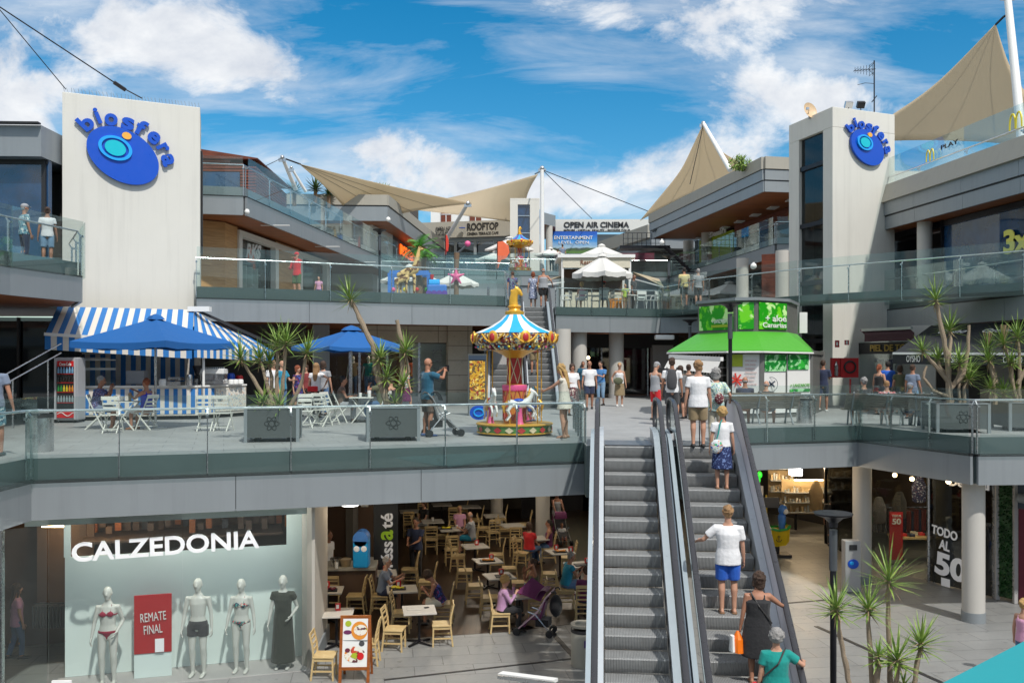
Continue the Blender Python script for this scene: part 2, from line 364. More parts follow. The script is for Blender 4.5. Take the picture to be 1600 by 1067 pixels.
_t = MT['sail'].node_tree; _p = _t.nodes['Principled BSDF']; _l = N(_t, 'ShaderNodeBsdfTranslucent'); _l.inputs[0].default_value = (.88, .76, .58, 1); _x = N(_t, 'ShaderNodeMixShader'); _x.inputs[0].default_value = .6
_t.links.new(_p.outputs[0], _x.inputs[1]); _t.links.new(_l.outputs[0], _x.inputs[2]); _t.links.new(_x.outputs[0], _t.nodes['Material Output'].inputs[0])
mat('rubber', (.015, .015, .017), .45, var=.1)
mat('warm_lamp', (1, .72, .38), .5, var=0, emit=6)
mat('white_lamp', (1, .97, .92), .5, var=0, emit=5)
ZB, Z2, Z3, Z4 = -4.45, 4.25, 8.5, 12.3
E0, E1, E2 = (-8.9, 3.0), (-8.75, 16.4), (1.55, 19.66)
Q1, Q2, Q3, Q4 = (5.32, 23.7), (9.5, 24.9), (10.75, 21.1), (16.5, 21.5)
M().prism([(-300, -60), (300, -60), (300, 600), (-300, 600)], ZB-.5, ZB).build('ground', 'lower_tile', kind='structure')
M().prism([A(505, 20.3)[:2], A(581, 20.2)[:2], A(800, 20.9)[:2], A(925, 21.7)[:2], (6, 40), (-10, 40)], ZB, ZB+.006).build('floor', 'cafe_floor', kind='structure')
dm = M(); 
for a, b, wd in ((G(600, 1062, ZB), G(900, 1028, ZB), .07), (G(860, 985, ZB), G(905, 1035, ZB), .12), (G(1217, 943, ZB), G(1290, 937, ZB), .09), (G(1275, 978, ZB), G(1480, 1070, ZB), .11), (G(1290, 937, ZB), G(1350, 950, ZB), .07)):
 dm.beam(a+Vector((0, 0, .004)), b+Vector((0, 0, .004)), wd, .008)
dm.build('pavement_drain', 'dark', kind='structure')
deck = [E0, E1, E2, (1.55, 18.95), (4.82, 18.62), Q1, Q2, Q3, Q4, (40, 22), (40, 60), (-40, 60), (-40, 3)]
M().prism(deck, -1.08, 0, 1, mtop=0, mbot=2).build('pavement', ['terrace_tile', 'slab_edge', 'offwhite_plaster'], kind='structure')
def fascia(par, pts, z0, z1, off=.13, t=.08, mt='fascia', name='fascia', lip=True, bite=True):
 """metal panels hung on a slab edge; pts run so that the outside is on the right hand"""
 for i in range(len(pts)-1):
  a, b = off2(pts[i], pts[i+1], off)
  m = M(); L = (b-a).length; n = max(1, round(L/3.2)); d = (b-a)/L
  for k in range(n):
   p = a+d*(L*k/n+.006); q = a+d*(L*(k+1)/n-.006)
   m.wall(p, q, z0, z1, t, 0, side=1)
  if lip: m.wall(a, b, z1, z1+.05, t+.05, 1, side=1)
  m.build(name, [mt, 'dark'], par)
def fa_thing(name, label, cat, pts, *a, **k):
 t = thing(name, label, cat, (pts[0][0], pts[0][1], 0)); fascia(t, pts, *a, **k); return t
fa_thing('edge_cladding', 'grey metal cladding along the left terrace edge above the white shop name', 'cladding', [E0, E1, E2], -1.1, -.44)
fa_thing('edge_cladding', 'grey metal cladding along the right terrace edge above the sale shop', 'cladding', [Q1, Q2, Q3, Q4, (22, 21.9)], -1.1, -.44)
def railing(label, pts, zf, step=1.5, top=1.12, bot=.42, off=.2, rail=.86, post='steel', gm='rail_glass', slope=None, rail_in=.16, ends=True, posth=None):
 """frameless glass in front of the slab edge, flat posts and a round handrail inside it"""
 t = thing('glass_railing', label, 'railing', (pts[0][0], pts[0][1], zf))
 hp = []
 for i in range(len(pts)-1):
  a, b = off2(pts[i], pts[i+1], off); L = (b-a).length; d = (b-a)/L; nn = Vector((-d.y, d.x)); n = max(1, round(L/step))
  for k in range(n):
   p = a+d*(L*k/n+.008); q = a+d*(L*(k+1)/n-.008)
   M().wall(p, q, zf-bot, zf+top, .018, 0, side=1).build('glass_panel', gm, t)
  pm = M()
  for k in range(n+1):
   p = a+d*(L*k/n)+nn*(rail_in-.04); z0 = zf-bot+.05
   pm = M(); pm.beam((p.x, p.y, z0), (p.x, p.y, zf+rail-.09), .05, .02, 0, up=(d.x, d.y, 0))
   e = p+nn*.07; pm.beam((p.x, p.y, zf+rail-.12), (e.x, e.y, zf+rail-.02), .03, .03)
   pm.box((p.x-nn.x*.05, p.y-nn.y*.05, zf+rail-.14), (.06, .06, .05), rz=math.atan2(d.y, d.x))
   pm.build('post', post, t)
  a2 = a+nn*(rail_in+.03); b2 = b+nn*(rail_in+.03)
  if not hp: hp.append((a2.x, a2.y, zf+rail))
  hp.append((b2.x, b2.y, zf+rail))
 M().tube(hp, .024, 8).build('handrail', 'bright_steel', t, smooth=True)
 return t
railing('long glass railing along the left terrace edge in front of the planters and carousel', [E0, E1, E2], 0)
railing('glass railing along the right terrace edge in front of the benches', [Q1, Q2, Q3, Q4], 0)
railing('short glass panel return beside the left side of the escalator top', [(1.55, 19.7), (1.62, 23.0)], 0, step=1.1, bot=.0, off=0, rail_in=.1)
ln = thing('corner_building', 'grey building with big tinted window and a balcony at far left', 'building', (-18, 27, 0))
M().prism([(-26, 27.2), (-14.35, 27.7), (-14.3, 36), (-26, 36)], 8.0, 8.95, 0).build('roof', 'fascia', ln)
M().wall((-26, 27.15), (-14.33, 27.65), 8.95, 9.0, .2, 0, -1).build('roof_edge', 'dark', ln)
M().prism([(-26, 27.8), (-14.38, 28.2), (-14.38, 28.4), (-26, 28)], Z2, 8.0).build('window', 'painted_sky_glass', ln)
fm = M()
for x in (-26, -20.6, -14.5): fm.box((x, 27.78+(x+26)*.034, 6.1), (.12, .12, 3.8))
fm.wall((-26, 27.75), (-14.4, 28.15), 7.86, 8.0, .1); fm.build('window_frame', 'dark', ln)
M().prism([(-26, 29.5), (-14.4, 29.9), (-14.4, 34), (-26, 34)], Z2+.01, 7.9, 0).build('room', 'interior_dark', ln)
bal = [(-13.2, 8.0), (-12.6, 22.6), (-12.05, 25.2), (-13.6, 27.9)]; ZL = 4.5
M().prism([(-30, 8)]+bal+[(-14.4, 28.2), (-14.4, 34), (-30, 34)], 3.44, ZL, 0, mbot=1).build('balcony', ['slab_edge', 'soffit_wood'], ln)
fascia(ln, bal, 3.4, 4.08)
m = M(); m.wall((-24, 26.4), (-13.2, 28.0), 0, 3.1, .05); m.build('shop_window', 'dark_glass', ln)
m = M()
for k in range(7): p = lerp((-24, 26.3, 0), (-13.2, 27.9, 0), k/6); m.box((p.x, p.y, 1.55), (.08, .08, 3.1))
m.build('mullion', 'dark', ln)
M().wall((-24, 29.5), (-13.6, 30.5), 0, 3.1, .1).build('shop_back_wall', 'interior_dark', ln)
railing('glass balcony railing at far left in front of the tinted window', bal, ZL, step=2.0)
t = thing('stair_handrail', 'pair of steel stair handrails rising towards the striped kiosk at far left', 'handrail', (-12, 23, 0))
for dz in (0, .16): M().tube([W(-30, 606+dz*90, 22.5), W(95, 537+dz*90, 25.5)], .022).build('rail', 'steel', t, smooth=True)
for px in (20, 75): M().tube([A(px, 22.5+3*(px+30)/125, 0), W(px, 606-69*(px+30)/125+14, 22.5+3*(px+30)/125)], .02).build('post', 'steel', t, smooth=True)
TA, TB = Vector((-14.26, 28.8, 0)), Vector((-10.5, 30.6, 0)); tu = (TB-TA).normalized(); tn = Vector((tu.y, -tu.x, 0))
lt = thing('logo_tower', 'cream rendered tower carrying the large blue oval logo on the left', 'tower', (-12, 31, 0))
TC = TB+Vector((-.62, 1.9, 0)); TD = TA+Vector((.3, 2.6, 0))
M().prism([TA[:2], TB[:2], TC[:2], TD[:2]], 0, 10.3).build('wall', 'cream', lt, bevel=.02)
M().prism([(TC.x+.30, TC.y-1.2), (TC.x+.46, TC.y-1.2), (TC.x+.17, TC.y-.3), (TC.x, TC.y-.3)], 5.5, 9.0).build('slot', 'dark', lt)
m = M()
for i in range(40): p = lerp(TA, TB, (i+.5)/40); m.tube([p+Vector((0, .05, 10.3)), p+Vector((random.uniform(-.04, .04), -.02, 10.44))], .006, 4)
m.build('bird_spikes', 'steel', lt)
mat('logo_blue', (.002, .075, .52), .35, var=.03); mat('logo_cyan', (.01, .36, .85), .35, var=.03); mat('logo_teal', (.0, .50, .60), .35, var=.03); mat('logo_orange', (.85, .42, .06), .4, var=.03)
def logo(name, label, A0, B0, ztop, sc_, cx, cz, side='logo_blue'):
 """oval emblem with the curved word; A0-B0 is the wall line, cx along it, sc_ = metres per logo unit"""
 u = (Vector(B0)-Vector(A0)); u.z = 0; u.normalize(); n = Vector((u.y, -u.x, 0)); up = Vector((0, 0, 1)); o = Vector((A0[0], A0[1], 0))+u*cx+up*cz
 t = thing(name, label, 'sign', tuple(o))
 def oval(nm, x, z, a, b, rot, d0, d1, mt, hole=None, egg=0):
  m = M(); vs = []; k = 48
  ca, sa = math.cos(rot), math.sin(rot)
  def ring(f, d):
   r = []
   for j in range(k):
    th = 2*math.pi*j/k; xx = a*f*math.cos(th)*(1+egg*math.sin(th)); zz = b*f*math.sin(th)
    X = x+xx*ca-zz*sa; Z = z+xx*sa+zz*ca; r.append(o+u*X*sc_+up*Z*sc_+n*d)
   return r
  if hole is None:
   m.add(ring(1, d0)+ring(1, d1), [(j, (j+1) % k, k+(j+1) % k, k+j) for j in range(k)]+[tuple(k+j for j in range(k)), tuple(range(k))[::-1]])
  else:
   v = ring(1, d0)+ring(1, d1)+ring(hole, d1)+ring(hole, d0)
   m.add(v, [(j+q*k, (j+1) % k+q*k, ((q+1) % 4)*k+(j+1) % k, ((q+1) % 4)*k+j) for q in range(4) for j in range(k)])
  m.build(nm, mt, t)
 oval('oval_board', 0, 0, 1.12, .80, R(-30), .05, .15, 'logo_blue')
 oval('cyan_ring', -.23, .20, .50, .37, R(-18), .15, .22, 'logo_cyan', hole=.80)
 oval('teal_disc', -.23, .20, .31, .235, R(-18), .15, .23, 'logo_teal')
 oval('orange_dot', .10, .62, .14, .11, R(-15), .15, .2, 'logo_orange')
 pts = [('b', -1.02, .86, 46, .40), ('i', -.70, 1.10, 22, .40), ('o', -.33, 1.03, 4, .30), ('s', .13, .96, -10, .30), ('f', .50, .88, -28, .40), ('e', .86, .62, -42, .30), ('r', 1.12, .32, -58, .28), ('a', 1.26, -.03, -74, .30)]
 for ch, x, z, ang, h in pts:
  a_ = R(ang); du = u*math.cos(a_)+up*math.sin(a_); dv = -u*math.sin(a_)+up*math.cos(a_)
  wd = {'i': .13, 'r': .27, 'f': .30}.get(ch, .38); h2 = h*1.18; x *= 1.06; z = z*1.06+.02
  c = o+(u*x+up*z)*sc_+n*.05
  text(ch, c-du*wd/2*sc_-dv*h2/2*sc_, c+du*wd/2*sc_-dv*h2/2*sc_, h2*sc_, 'logo_blue', t, 'letter', .08, bold=.035, up=dv)
 return t
logo('tower_logo', 'big blue oval emblem with curved lettering on the left tower', TA, TB, 10.3, 1.03, 1.78, 8.42)
lb = thing('shop_building', 'left shop block with oak clad upper shop under a long dark balcony', 'building', (-9, 36, 0))
L2 = [(-14.2, 28.6), (-10.5, 30.2), (-.29, 34.7)]
slab2 = [(-10.5, 30.2), (-.29, 34.7), (.25, 41.5), (.25, 66), (-16, 66), (-16, 34), (-11.4, 33)]
M().prism(slab2, 3.2, Z2, 0, mtop=1, mbot=2).build('upper_deck', ['slab_edge', 'far_tile', 'soffit_wood'], lb)
fascia(lb, [(-10.5, 30.2), (-.29, 34.7), (.2, 41.3)], 3.1, 3.83)
railing('glass railing of the upper left terrace in front of the giraffe figures', [(-10.5, 30.2), (-.29, 34.7), (.25, 41.5)], Z2, step=2.3, rail=.95, top=1.3)
WL = [(-14.3, 33.4), (-9.2, 35.4), (-2.6, 37.2), (.9, 38.1)]
m = M(); m.wall(A(312, 34.9), A(478, 35.6), 0, 3.2, .2); m.build('shop_recess_wall', 'interior_dark', lb)
m = M(); m.wall(A(545, 36.1), A(655, 36.9), 2.55, 3.2, .2); m.wall(A(545, 36.1), A(700, 37.1), 2.52, 3.19, .16); m.wall(A(700, 36.9), A(738, 37.2), 0, 3.2, .3); m.build('tiled_wall', 'wall_panel_beige', lb)
m = M(); m.wall(A(490, 35.8), A(515, 36.0), 0, 3.2, .3); m.build('pillar', 'fascia', lb)
mat('shop_white', (.6, .6, .57), .6, var=.05)
M().wall(A(655, 37.6), A(702, 37.9), 0, 3.1, .05).build('shop_partition', 'aqua_glass', lb)
M().wall(A(645, 38.1), A(705, 38.5), 0, 2.5, .05).build('shop_partition', 'shop_white', lb)
M().wall(A(515, 36.3), A(700, 37.3), .35, 2.52, .03).build('shop_window', 'clear_glass', lb)
M().wall(A(560, 36.2), A(702, 37.2), 0, .35, .1).build('window_plinth', 'offwhite_plaster', lb)
m = M()
for px in (547, 562, 605, 655, 702): m.box(A(px, 36.1+(px-545)/140, 1.3), (.09, .09, 2.55))
m.build('window_frame', 'steel', lb)
M().wall(A(470, 41), A(760, 43), 0, 3.2, .1).build('shop_back_wall', 'interior_brown', lb)
mat('sign_grey', (.16, .17, .17), .5)
text('ZARA  KIDS', A(690, 37.05, .9), A(690, 37.05, 2.25)+Vector((.01, 0, 0)), .38, 'sign_grey', lb, 'lettering', .02, up=(-1, 0, 0), fit=True)
M().wall(A(738, 39), A(893, 46.4), 0, 3.1, .2).build('arcade_back_wall', 'interior_dark', lb); M().wall(A(893, 49.5), A(1070, 50), 0, 3.1, .2).build('arcade_back_wall', 'interior_brown', lb)
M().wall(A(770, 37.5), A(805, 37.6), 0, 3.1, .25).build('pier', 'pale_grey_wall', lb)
O0, O1, O2 = A(300, 36.2), A(352, 37.0), A(512, 50.5)
m = M(); m.wall(O0, O1, Z2, 7.42, .2); m.wall(O1, lerp(O1, O2, .09), Z2, 7.4, .2); m.build('oak_cladding', 'oak_wall', lb); M().wall(lerp(O1, O2, .42), lerp(O1, O2, .66), Z2, 7.4, .2).build('oak_cladding', 'oak_wall', lb)
dj = (O2-O1).normalized()
m = M()
for a, b in ((.09, .115), (.40, .43), (.64, .68), (.97, 1.02)): m.wall(lerp(O1, O2, a)-Vector((-.08, 0, 0)), lerp(O1, O2, b)-Vector((-.08, 0, 0)), Z2, 7.05, .25)
m.wall(lerp(O1, O2, .09)+Vector((.09, 0, 0)), lerp(O1, O2, 1.02)+Vector((.09, 0, 0)), 7.05, 7.3, .3); m.build('white_frame', 'offwhite_plaster', lb)
m = M(); m.wall(lerp(O1, O2, .11)+Vector((-.3, 0, 0)), lerp(O1, O2, .41)+Vector((-.3, 0, 0)), Z2, 7.05, .03); m.wall(lerp(O1, O2, .67)+Vector((-.3, 0, 0)), lerp(O1, O2, .98)+Vector((-.3, 0, 0)), Z2, 7.05, .03); m.build('window', 'clear_glass', lb)
m = M(); m.wall(lerp(O1, O2, .05)+Vector((-2.2, 0, 0)), O2+Vector((-2.2, 0, 0)), Z2, 7.3, .03); m.build('shop_back_wall', 'interior_dark', lb)
m = M()
for k in range(6): p = lerp(O1, O2, .13+k*.05)+Vector((-.9, 0, 0)); m.box((p.x, p.y, Z2+.5+.5*(k % 3)), (.6, .5, .06)); m.box((p.x, p.y, Z2+.9), (.5, .1, 1.8))
m.build('display_shelf', 'white_paint', lb)
text('RKS', A(384, 40.0, 6.35), A(406, 40.3, 6.28), .62, 'white_paint', lb, 'shop_name', .06, bold=.04)
K0, K1, K2 = (-14.6, 34.3), (-10.4, 35.2), (-7.7, 60)
M().prism([K0, K1, K2, (-7.6, 66.8), (-20, 66.8), (-20, 34.3)], 7.46, Z3, 0, mtop=1, mbot=2).build('top_deck', ['fascia', 'far_tile', 'soffit_wood'], lb)
fascia(lb, [K0, K1, K2], 7.4, 8.1)
railing('glass railing descending view along the top left balcony above the oak shop', [K0, K1, K2], Z3, step=2.4, bot=.38)
m = M()
for k in range(3): p = lerp((-9.9, 38, 7.44), (-8.4, 52, 7.44), k/2); m.box(p, (1.2, .12, .03))
m.build('ceiling_light', 'white_paint', lb)
pv = thing('slatted_pavilion', 'brown slatted timber pavilion on the roof beside the left tower', 'pavilion', (-13, 41, Z3))
pa, pb, pc = W(306, 300, 41), W(398, 300, 41), Vector((0, 0, 0))
m = M()
for k in range(20):
 z = 8.6+k*.135
 for a, b in ((Vector((-15, 41, 0)), Vector((-11.6, 41.2, 0))), (Vector((-11.6, 41.2, 0)), Vector((-11.9, 48, 0)))):
  top = 11.3 - (a.x+15)/3.4*.9 if k > 13 else 99
  if k > 14: b2 = lerp(a, b, max(.1, 1-(k-14)*.17)); 
  else: b2 = b
  if k > 14 and a.x > -14: continue
  m.wall(a, b2, z, z+.10, .04)
m.build('slat_wall', 'slat_wood', pv)
m = M(); m.prism([(-15, 41.3), (-11.7, 41.5), (-12, 48), (-15, 48)], 8.6, [10.9, 10.3, 10.2, 10.8]); m.build('wall', 'interior_brown', pv)
M().prism([(-15.2, 40.9), (-11.5, 41.1), (-11.7, 48.2), (-15.2, 48)], 10.9, [11.5, 10.95, 10.95, 11.5]).build('roof', 'slat_wood', pv)
M().wall((-14.2, 40.95), (-12.3, 41.05), 8.75, 10.3, .05).build('window', 'painted_sky_glass', pv)
l2 = thing('roof_terrace_building', 'white walled block with grey fascia and planted roof behind the oak shop', 'building', (-12, 60, Z3))
B0, B1, B2 = (-22, 56.8), (-7.9, 57.6), (-5.4, 88)
m = M(); m.prism([B0, B1, B2, (-30, 88)], 10.67, 11.62, 0, mbot=1); m.build('roof', ['fascia', 'soffit_wood'], l2)
fascia(l2, [B0, B1, B2], 10.65, 11.55, off=.05)
m = M()
for a, b in ((B0, B1), (B1, B2)):
 a1, b1 = off2(a, b, .1); m.wall(a1, b1, 11.64, 12.3, .25)
m.build('parapet', 'fascia_beige', l2)
WW = [(-22, 58.6), (-9.1, 59.3), (-8.4, 64), (-6.9, 86)]
m = M(); m.wall(WW[0], WW[1], 6.2, 10.66, .2); m.wall(WW[1], WW[2], 6.2, 10.66, .2); m.build('wall', 'shop_white', l2)
m = M(); m.wall(WW[2], WW[3], Z3, 10.66, .2); m.build('dark_shop_front', 'interior_dark', l2)
mat('sign_navy', (.03, .05, .08), .5); mat('sign_orange', (1, .12, .01), .5, emit=1.2, var=0)
text('AMERICANA & Co.', (-15.4, 58.4, 8.9), (-9.9, 58.75, 8.9), .55, 'sign_grey', l2, 'shop_name', .04)
text('BOLERO', (-8.15, 66, 9.6), (-7.75, 72, 9.6), .7, 'sign_orange', l2, 'shop_name', .08, bold=.03)
M().wall((-7.9, 57.9), (-7.9, 58.0), 6.3, 6.4, .1).build('ledge', 'dark', l2)
cb = thing('rear_terrace_building', 'far end terrace building with grey retaining wall below the rooftop bar', 'building', (0, 68, 0))
M().prism([(-7.6, 66.8), (12, 68.5), (30, 70), (30, 120), (-20, 120), (-20, 67)], 0, Z3, 0, mtop=1).build('retaining_wall', ['fascia', 'far_tile'], cb)
fascia(cb, [(-7.6, 66.8), (12, 68.5)], 7.4, 8.1)
railing('glass railing of the far middle terrace below the rooftop bar', [(-7.6, 66.8), (12, 68.5)], Z3, step=3.2, top=1.3, bot=.38)
mt_ = thing('raised_terrace', 'grey raised terrace block behind the palm trees left of the upper escalator', 'terrace', (-5, 52, Z2))
M().prism([A(590, 50), A(795, 51), A(812, 62), A(630, 62)] and [A(590, 50)[:2], A(795, 51)[:2], A(812, 62)[:2], A(630, 62)[:2]], Z2, 6.35).build('wall', 'fascia', mt_)
railing('glass railing of the raised middle terrace behind the palm trees', [A(596, 50)[:2], A(795, 51)[:2]], 6.4, step=2.2, top=1.25, bot=.3)
rb = thing('rooftop_bar', 'rooftop bar with beige name band and dark glazing at far centre left', 'building', (-6, 82, Z3))
RA, RB_ = A(650, 81), A(805, 79)
M().wall(RA, RB_, 12.7, 14.1, .6).build('name_band', 'fascia_beige', rb)
M().wall(lerp(RA, RB_, .0)+Vector((0, .8, 0)), RB_+Vector((0, .8, 0)), 11.2, 12.7, .05).build('window', 'dark_glass', rb)
m = M(); 
for k in range(6): p = lerp(RA, RB_, k/5); m.box((p.x, p.y+.6, 11.95), (.25, .2, 1.5))
m.wall(RA+Vector((0, .5, 0)), RB_+Vector((0, .5, 0)), 12.35, 12.7, .2); m.build('pillar', 'fascia', rb)
M().wall(RA+Vector((0, 1, 0)), RB_+Vector((0, 1, 0)), Z3, 11.2, 2).build('lower_wall', 'painted_sky_glass', rb)
M().prism([(-10, 84), (3, 84), (3, 110), (-10, 110)], Z3, 12.6).build('wall', 'interior_dark', rb)
mat('sign_black', (.02, .02, .022), .5)
text('ROOFTOP', A(730, 80, 13.3)+Vector((0, -.05, 0)), A(779, 79.4, 13.3)+Vector((0, -.05, 0)), .62, 'sign_black', rb, 'name_lettering', .05, bold=.03)
text('CINEMA TERRACE CAFE', A(730, 80, 12.86)+Vector((0, -.05, 0)), A(779, 79.4, 12.86)+Vector((0, -.05, 0)), .24, 'sign_black', rb, 'name_lettering', .05, bold=.01)
text('OPEN AIR', A(681, 80.6, 13.32)+Vector((0, -.05, 0)), A(705, 80.2, 13.32)+Vector((0, -.05, 0)), .34, 'sign_black', rb, 'name_lettering', .05)
text('CINEMA', A(681, 80.6, 12.9)+Vector((0, -.05, 0)), A(705, 80.2, 12.9)+Vector((0, -.05, 0)), .28, 'sign_black', rb, 'name_lettering', .05)
M().lathe(A(722, 79.6, 13.45), [(.01, -.02), (.28, -.02), (.28, .02), (.01, .02)], 16).build('emblem', 'logo_blue', rb)
hs_ = thing('white_house', 'white house with brown shutters behind the rooftop bar', 'house', (-5, 104, Z3))
M().prism([(-9.3, 104), (-1, 104), (-1, 112), (-9.3, 112)], Z3, 19.6).build('wall', 'white_paint', hs_)
for px in (697, 743):
 f = M(); c = W(px, 338, 103.9); f.box(c, (1.15 if px < 700 else 1.3, .1, 2.6)); fo = f.build('window', 'slat_wood', hs_)
 f = M(); f.box(c+Vector((0, -.08, 0)), (.08, .06, 2.5)); f.box(c+Vector((0, -.08, .2)), (1.1, .06, .08)); f.build('window_bar', 'white_paint', fo)
M().box(W(646, 340, 100), (1.0, 1, 3)).build('chimney', 'interior_dark', hs_)
ct = thing('white_lift_tower', 'white lift tower with dark glazed slot behind the small carousel', 'tower', (1, 74, Z3))
m = M(); x0, x1, s0, s1 = A(797, 74).x, A(843, 74).x, A(809, 74).x, A(828, 74).x
m.box(((x0+s0)/2, 75, 11.7), (s0-x0, 2.4, 6.4)); m.box(((x1+s1)/2, 75, 11.7), (x1-s1, 2.4, 6.4)); m.box(((x0+x1)/2, 75, 14.95), (x1-x0, 2.4, .12)); m.box(((x0+x1)/2, 75, 14.7), (x1-x0-.002, 2.39, .4)); m.build('wall', 'cream', ct)
M().box(((s0+s1)/2, 74.8, 11.7), (s1-s0-.01, 1.6, 6.1)).build('glazing', 'painted_sky_glass', ct)
m = M()
for z in (9.5, 10.8, 12.2, 13.6): m.box(((s0+s1)/2, 73.95, z), (s1-s0-.02, .1, .07))
m.build('glazing_bar', 'steel', ct)
M().box((x1+.08, 74.6, 13.2), (.12, 1.0, 1.9)).build('side_sign', 'logo_cyan', ct)
cn = thing('cinema_building', 'far building with black lettering for the open air cinema above a blue billboard', 'building', (5, 84, Z3))
M().box(W(935, 353, 83.4)+Vector((0, 0, 0)), (9.9, .8, 1.08)).build('name_band', 'shop_white', cn)
M().prism([A(862, 84)[:2], A(1030, 84)[:2], A(1030, 110)[:2], A(862, 110)[:2]], Z3, 13.5).build('wall', 'fascia', cn)
m = M(); m.prism([A(846, 78)[:2], A(868, 80)[:2], A(868, 88)[:2], A(846, 88)[:2]], 13.6, 14.6, 0, mbot=1); m.build('side_roof', ['fascia', 'soffit_wood'], cn)
M().tube([A(858, 79.5, Z3), A(858, 79.5, 13.6)], .3, 12).build('column', 'column', cn, smooth=True)
text('OPEN AIR CINEMA', A(881, 82.98, 14.0), A(983, 82.98, 14.0), .50, 'sign_black', cn, 'name_lettering', .05, bold=.03)
text('MOVIES - VIRTUAL REALITY - SKYRIDE TOUR', A(881, 82.98, 13.63), A(985, 82.98, 13.63), .2, 'sign_black', cn, 'name_lettering', .05, bold=.01)
def board_mat():
 m = bpy.data.materials.new('landscape_print'); m.use_nodes = True; t = m.node_tree; p = t.nodes['Principled BSDF']
 c = N(t, 'ShaderNodeTexCoord').outputs['Object']; sp = N(t, 'ShaderNodeSeparateXYZ'); t.links.new(c, sp.inputs[0])
 n = noise(t, c, 1.2, 8, .6, 0, ((0, 0, 0), (1, 1, 3)))
 r = N(t, 'ShaderNodeValToRGB'); e = r.color_ramp.elements; e[0].position = 0; e[0].color = (.03, .1, .02, 1); e[1].position = 1; e[1].color = (.01, .09, .45, 1)
 for pos, c4 in ((.2, (.10, .22, .04, 1)), (.36, (.05, .07, .05, 1)), (.42, (.35, .5, .6, 1)), (.7, (.04, .25, .62, 1))):
  x = e.new(pos); x.color = c4
 t.links.new(mth(t, 'ADD', mth(t, 'MULTIPLY', sp.outputs[2], .46), mth(t, 'MULTIPLY', n, .35)), r.inputs[0]); t.links.new(r.outputs[0], p.inputs['Base Color']); MT['landscape_print'] = m
board_mat()
bb = thing('billboard', 'blue sky and green valley advertising billboard under the cinema lettering', 'billboard', tuple(W(896, 396, 82)))
M().box(W(896, 379, 82), (A(933, 82).x-A(859, 82).x, .15, 34/F*82)).build('picture', 'landscape_print', bb)
text('ENTERTAINMENT', W(866, 374, 81.9), W(926, 374, 81.9), .3, 'white_paint', bb, 'lettering', .03, bold=.01)
text('LEVEL  OPEN', W(873, 381, 81.9), W(920, 381, 81.9), .26, 'white_paint', bb, 'lettering', .03)
an = thing('annex_building', 'lower beige parapet block with black stair left of the burger restaurant roof', 'building', (9, 72, Z3))
m = M(); pa = A(935, 80, 0); pb = A(1012, 70, 0)
m.wall((pa.x, pa.y), (pb.x, pb.y), 11.3, 12.3, .4); m.wall((pb.x, pb.y), (pb.x+4, pb.y+.3), 11.3, 12.3, .4); m.build('parapet', 'fascia_beige', an)
m = M(); m.prism([(pa.x+.4, pa.y), (pb.x+.3, pb.y+.1), (pb.x+4, pb.y+.5), (pb.x+4, 84), (pa.x, 84)], 10.5, 11.35); m.build('roof', 'fascia', an)
M().prism([(pa.x+1.5, pa.y), (pb.x+.8, pb.y+1.5), (pb.x+4, pb.y+1.5), (pb.x+4, 84), (pa.x+1, 84)], Z3, 10.5).build('wall', 'interior_dark', an)
mat('maroon', (.12, .01, .03), .6)
M().box(W(995, 402, 69), (2.6, .3, .6)).build('awning', 'maroon', an)
st = thing('steel_staircase', 'black steel stair landing with open railing left of the burger restaurant', 'staircase', (10.5, 66, Z3))
M().box(W(1005, 388, 66), (3.6, 1.8, .18)).build('landing', 'black_metal', st)
m = M()
for k in range(10): p = W(974+k*7.2, 388, 65.2); m.tube([p, p+Vector((0, 0, 1.1))], .025, 5)
for dz in (.35, .7, 1.1): m.tube([W(974, 388, 65.2)+Vector((0, 0, dz)), W(1039, 388, 65.2)+Vector((0, 0, dz))], .02, 5)
m.build('railing', 'black_metal', st)
m = M(); m.beam(W(1020, 362, 64.5), W(1042, 350, 63), .1, .1); 
for k in range(9): p = lerp(W(1038, 388, 65), W(1075, 425, 63), k/8); m.box(p, (.9, .35, .05))
m.beam(W(1038, 385, 65), W(1078, 423, 63), .06, .25); m.build('flight', 'black_metal', st)
um = thing('upper_terrace', 'grey fronted upper terrace above the mid columns right of the upper escalator', 'terrace', (6, 44, 0))
U1, U2, U3, U4, U5 = (1.95, 41.4), (7.06, 43.2), (8.4, 38.4), (10.9, 34.3), (16.2, 28.7)
M().prism([U1, U2, (11.4, 41.2), (14.8, 40.8), (15.65, 35.5), (16.6, 27), (17.8, 16), (34, 16), (34, 68), (1.95, 66.5)], 3.2, Z2, 0, mtop=1, mbot=2).build('deck', ['slab_edge', 'far_tile', 'soffit_wood'], um)
M().prism([U2, U3, U4, U5, (17.5, 29.5), (12.2, 35.4), (9.7, 42.2)], 4.0, Z2-.004, 0, mtop=1).build('bridge_deck', ['slab_edge', 'far_tile'], um)
fascia(um, [(2.0, 43), U1, U2, (11.3, 41.2)], 3.1, 3.83)
fascia(um, [(14.85, 40.8), (15.65, 35.5), (16.6, 27), (17.8, 16)], 3.1, 3.83)
railing('glass railing in front of the white parasol cafe on the upper terrace', [U1, U2], Z2, step=1.7, top=1.3)
railing('long glass railing of the footbridge crossing in front of the right tower', [U2, U3, U4, U5, (18, 26.8)], Z2, step=2.0, rail=1.0, top=1.3)
railing('inner glass railing of the footbridge beside the dark windows on the right', [(15.0, 37.2), (16.0, 33.2), (17.1, 27)], Z2, step=2.0, top=1.2, off=-.1, bot=.2)
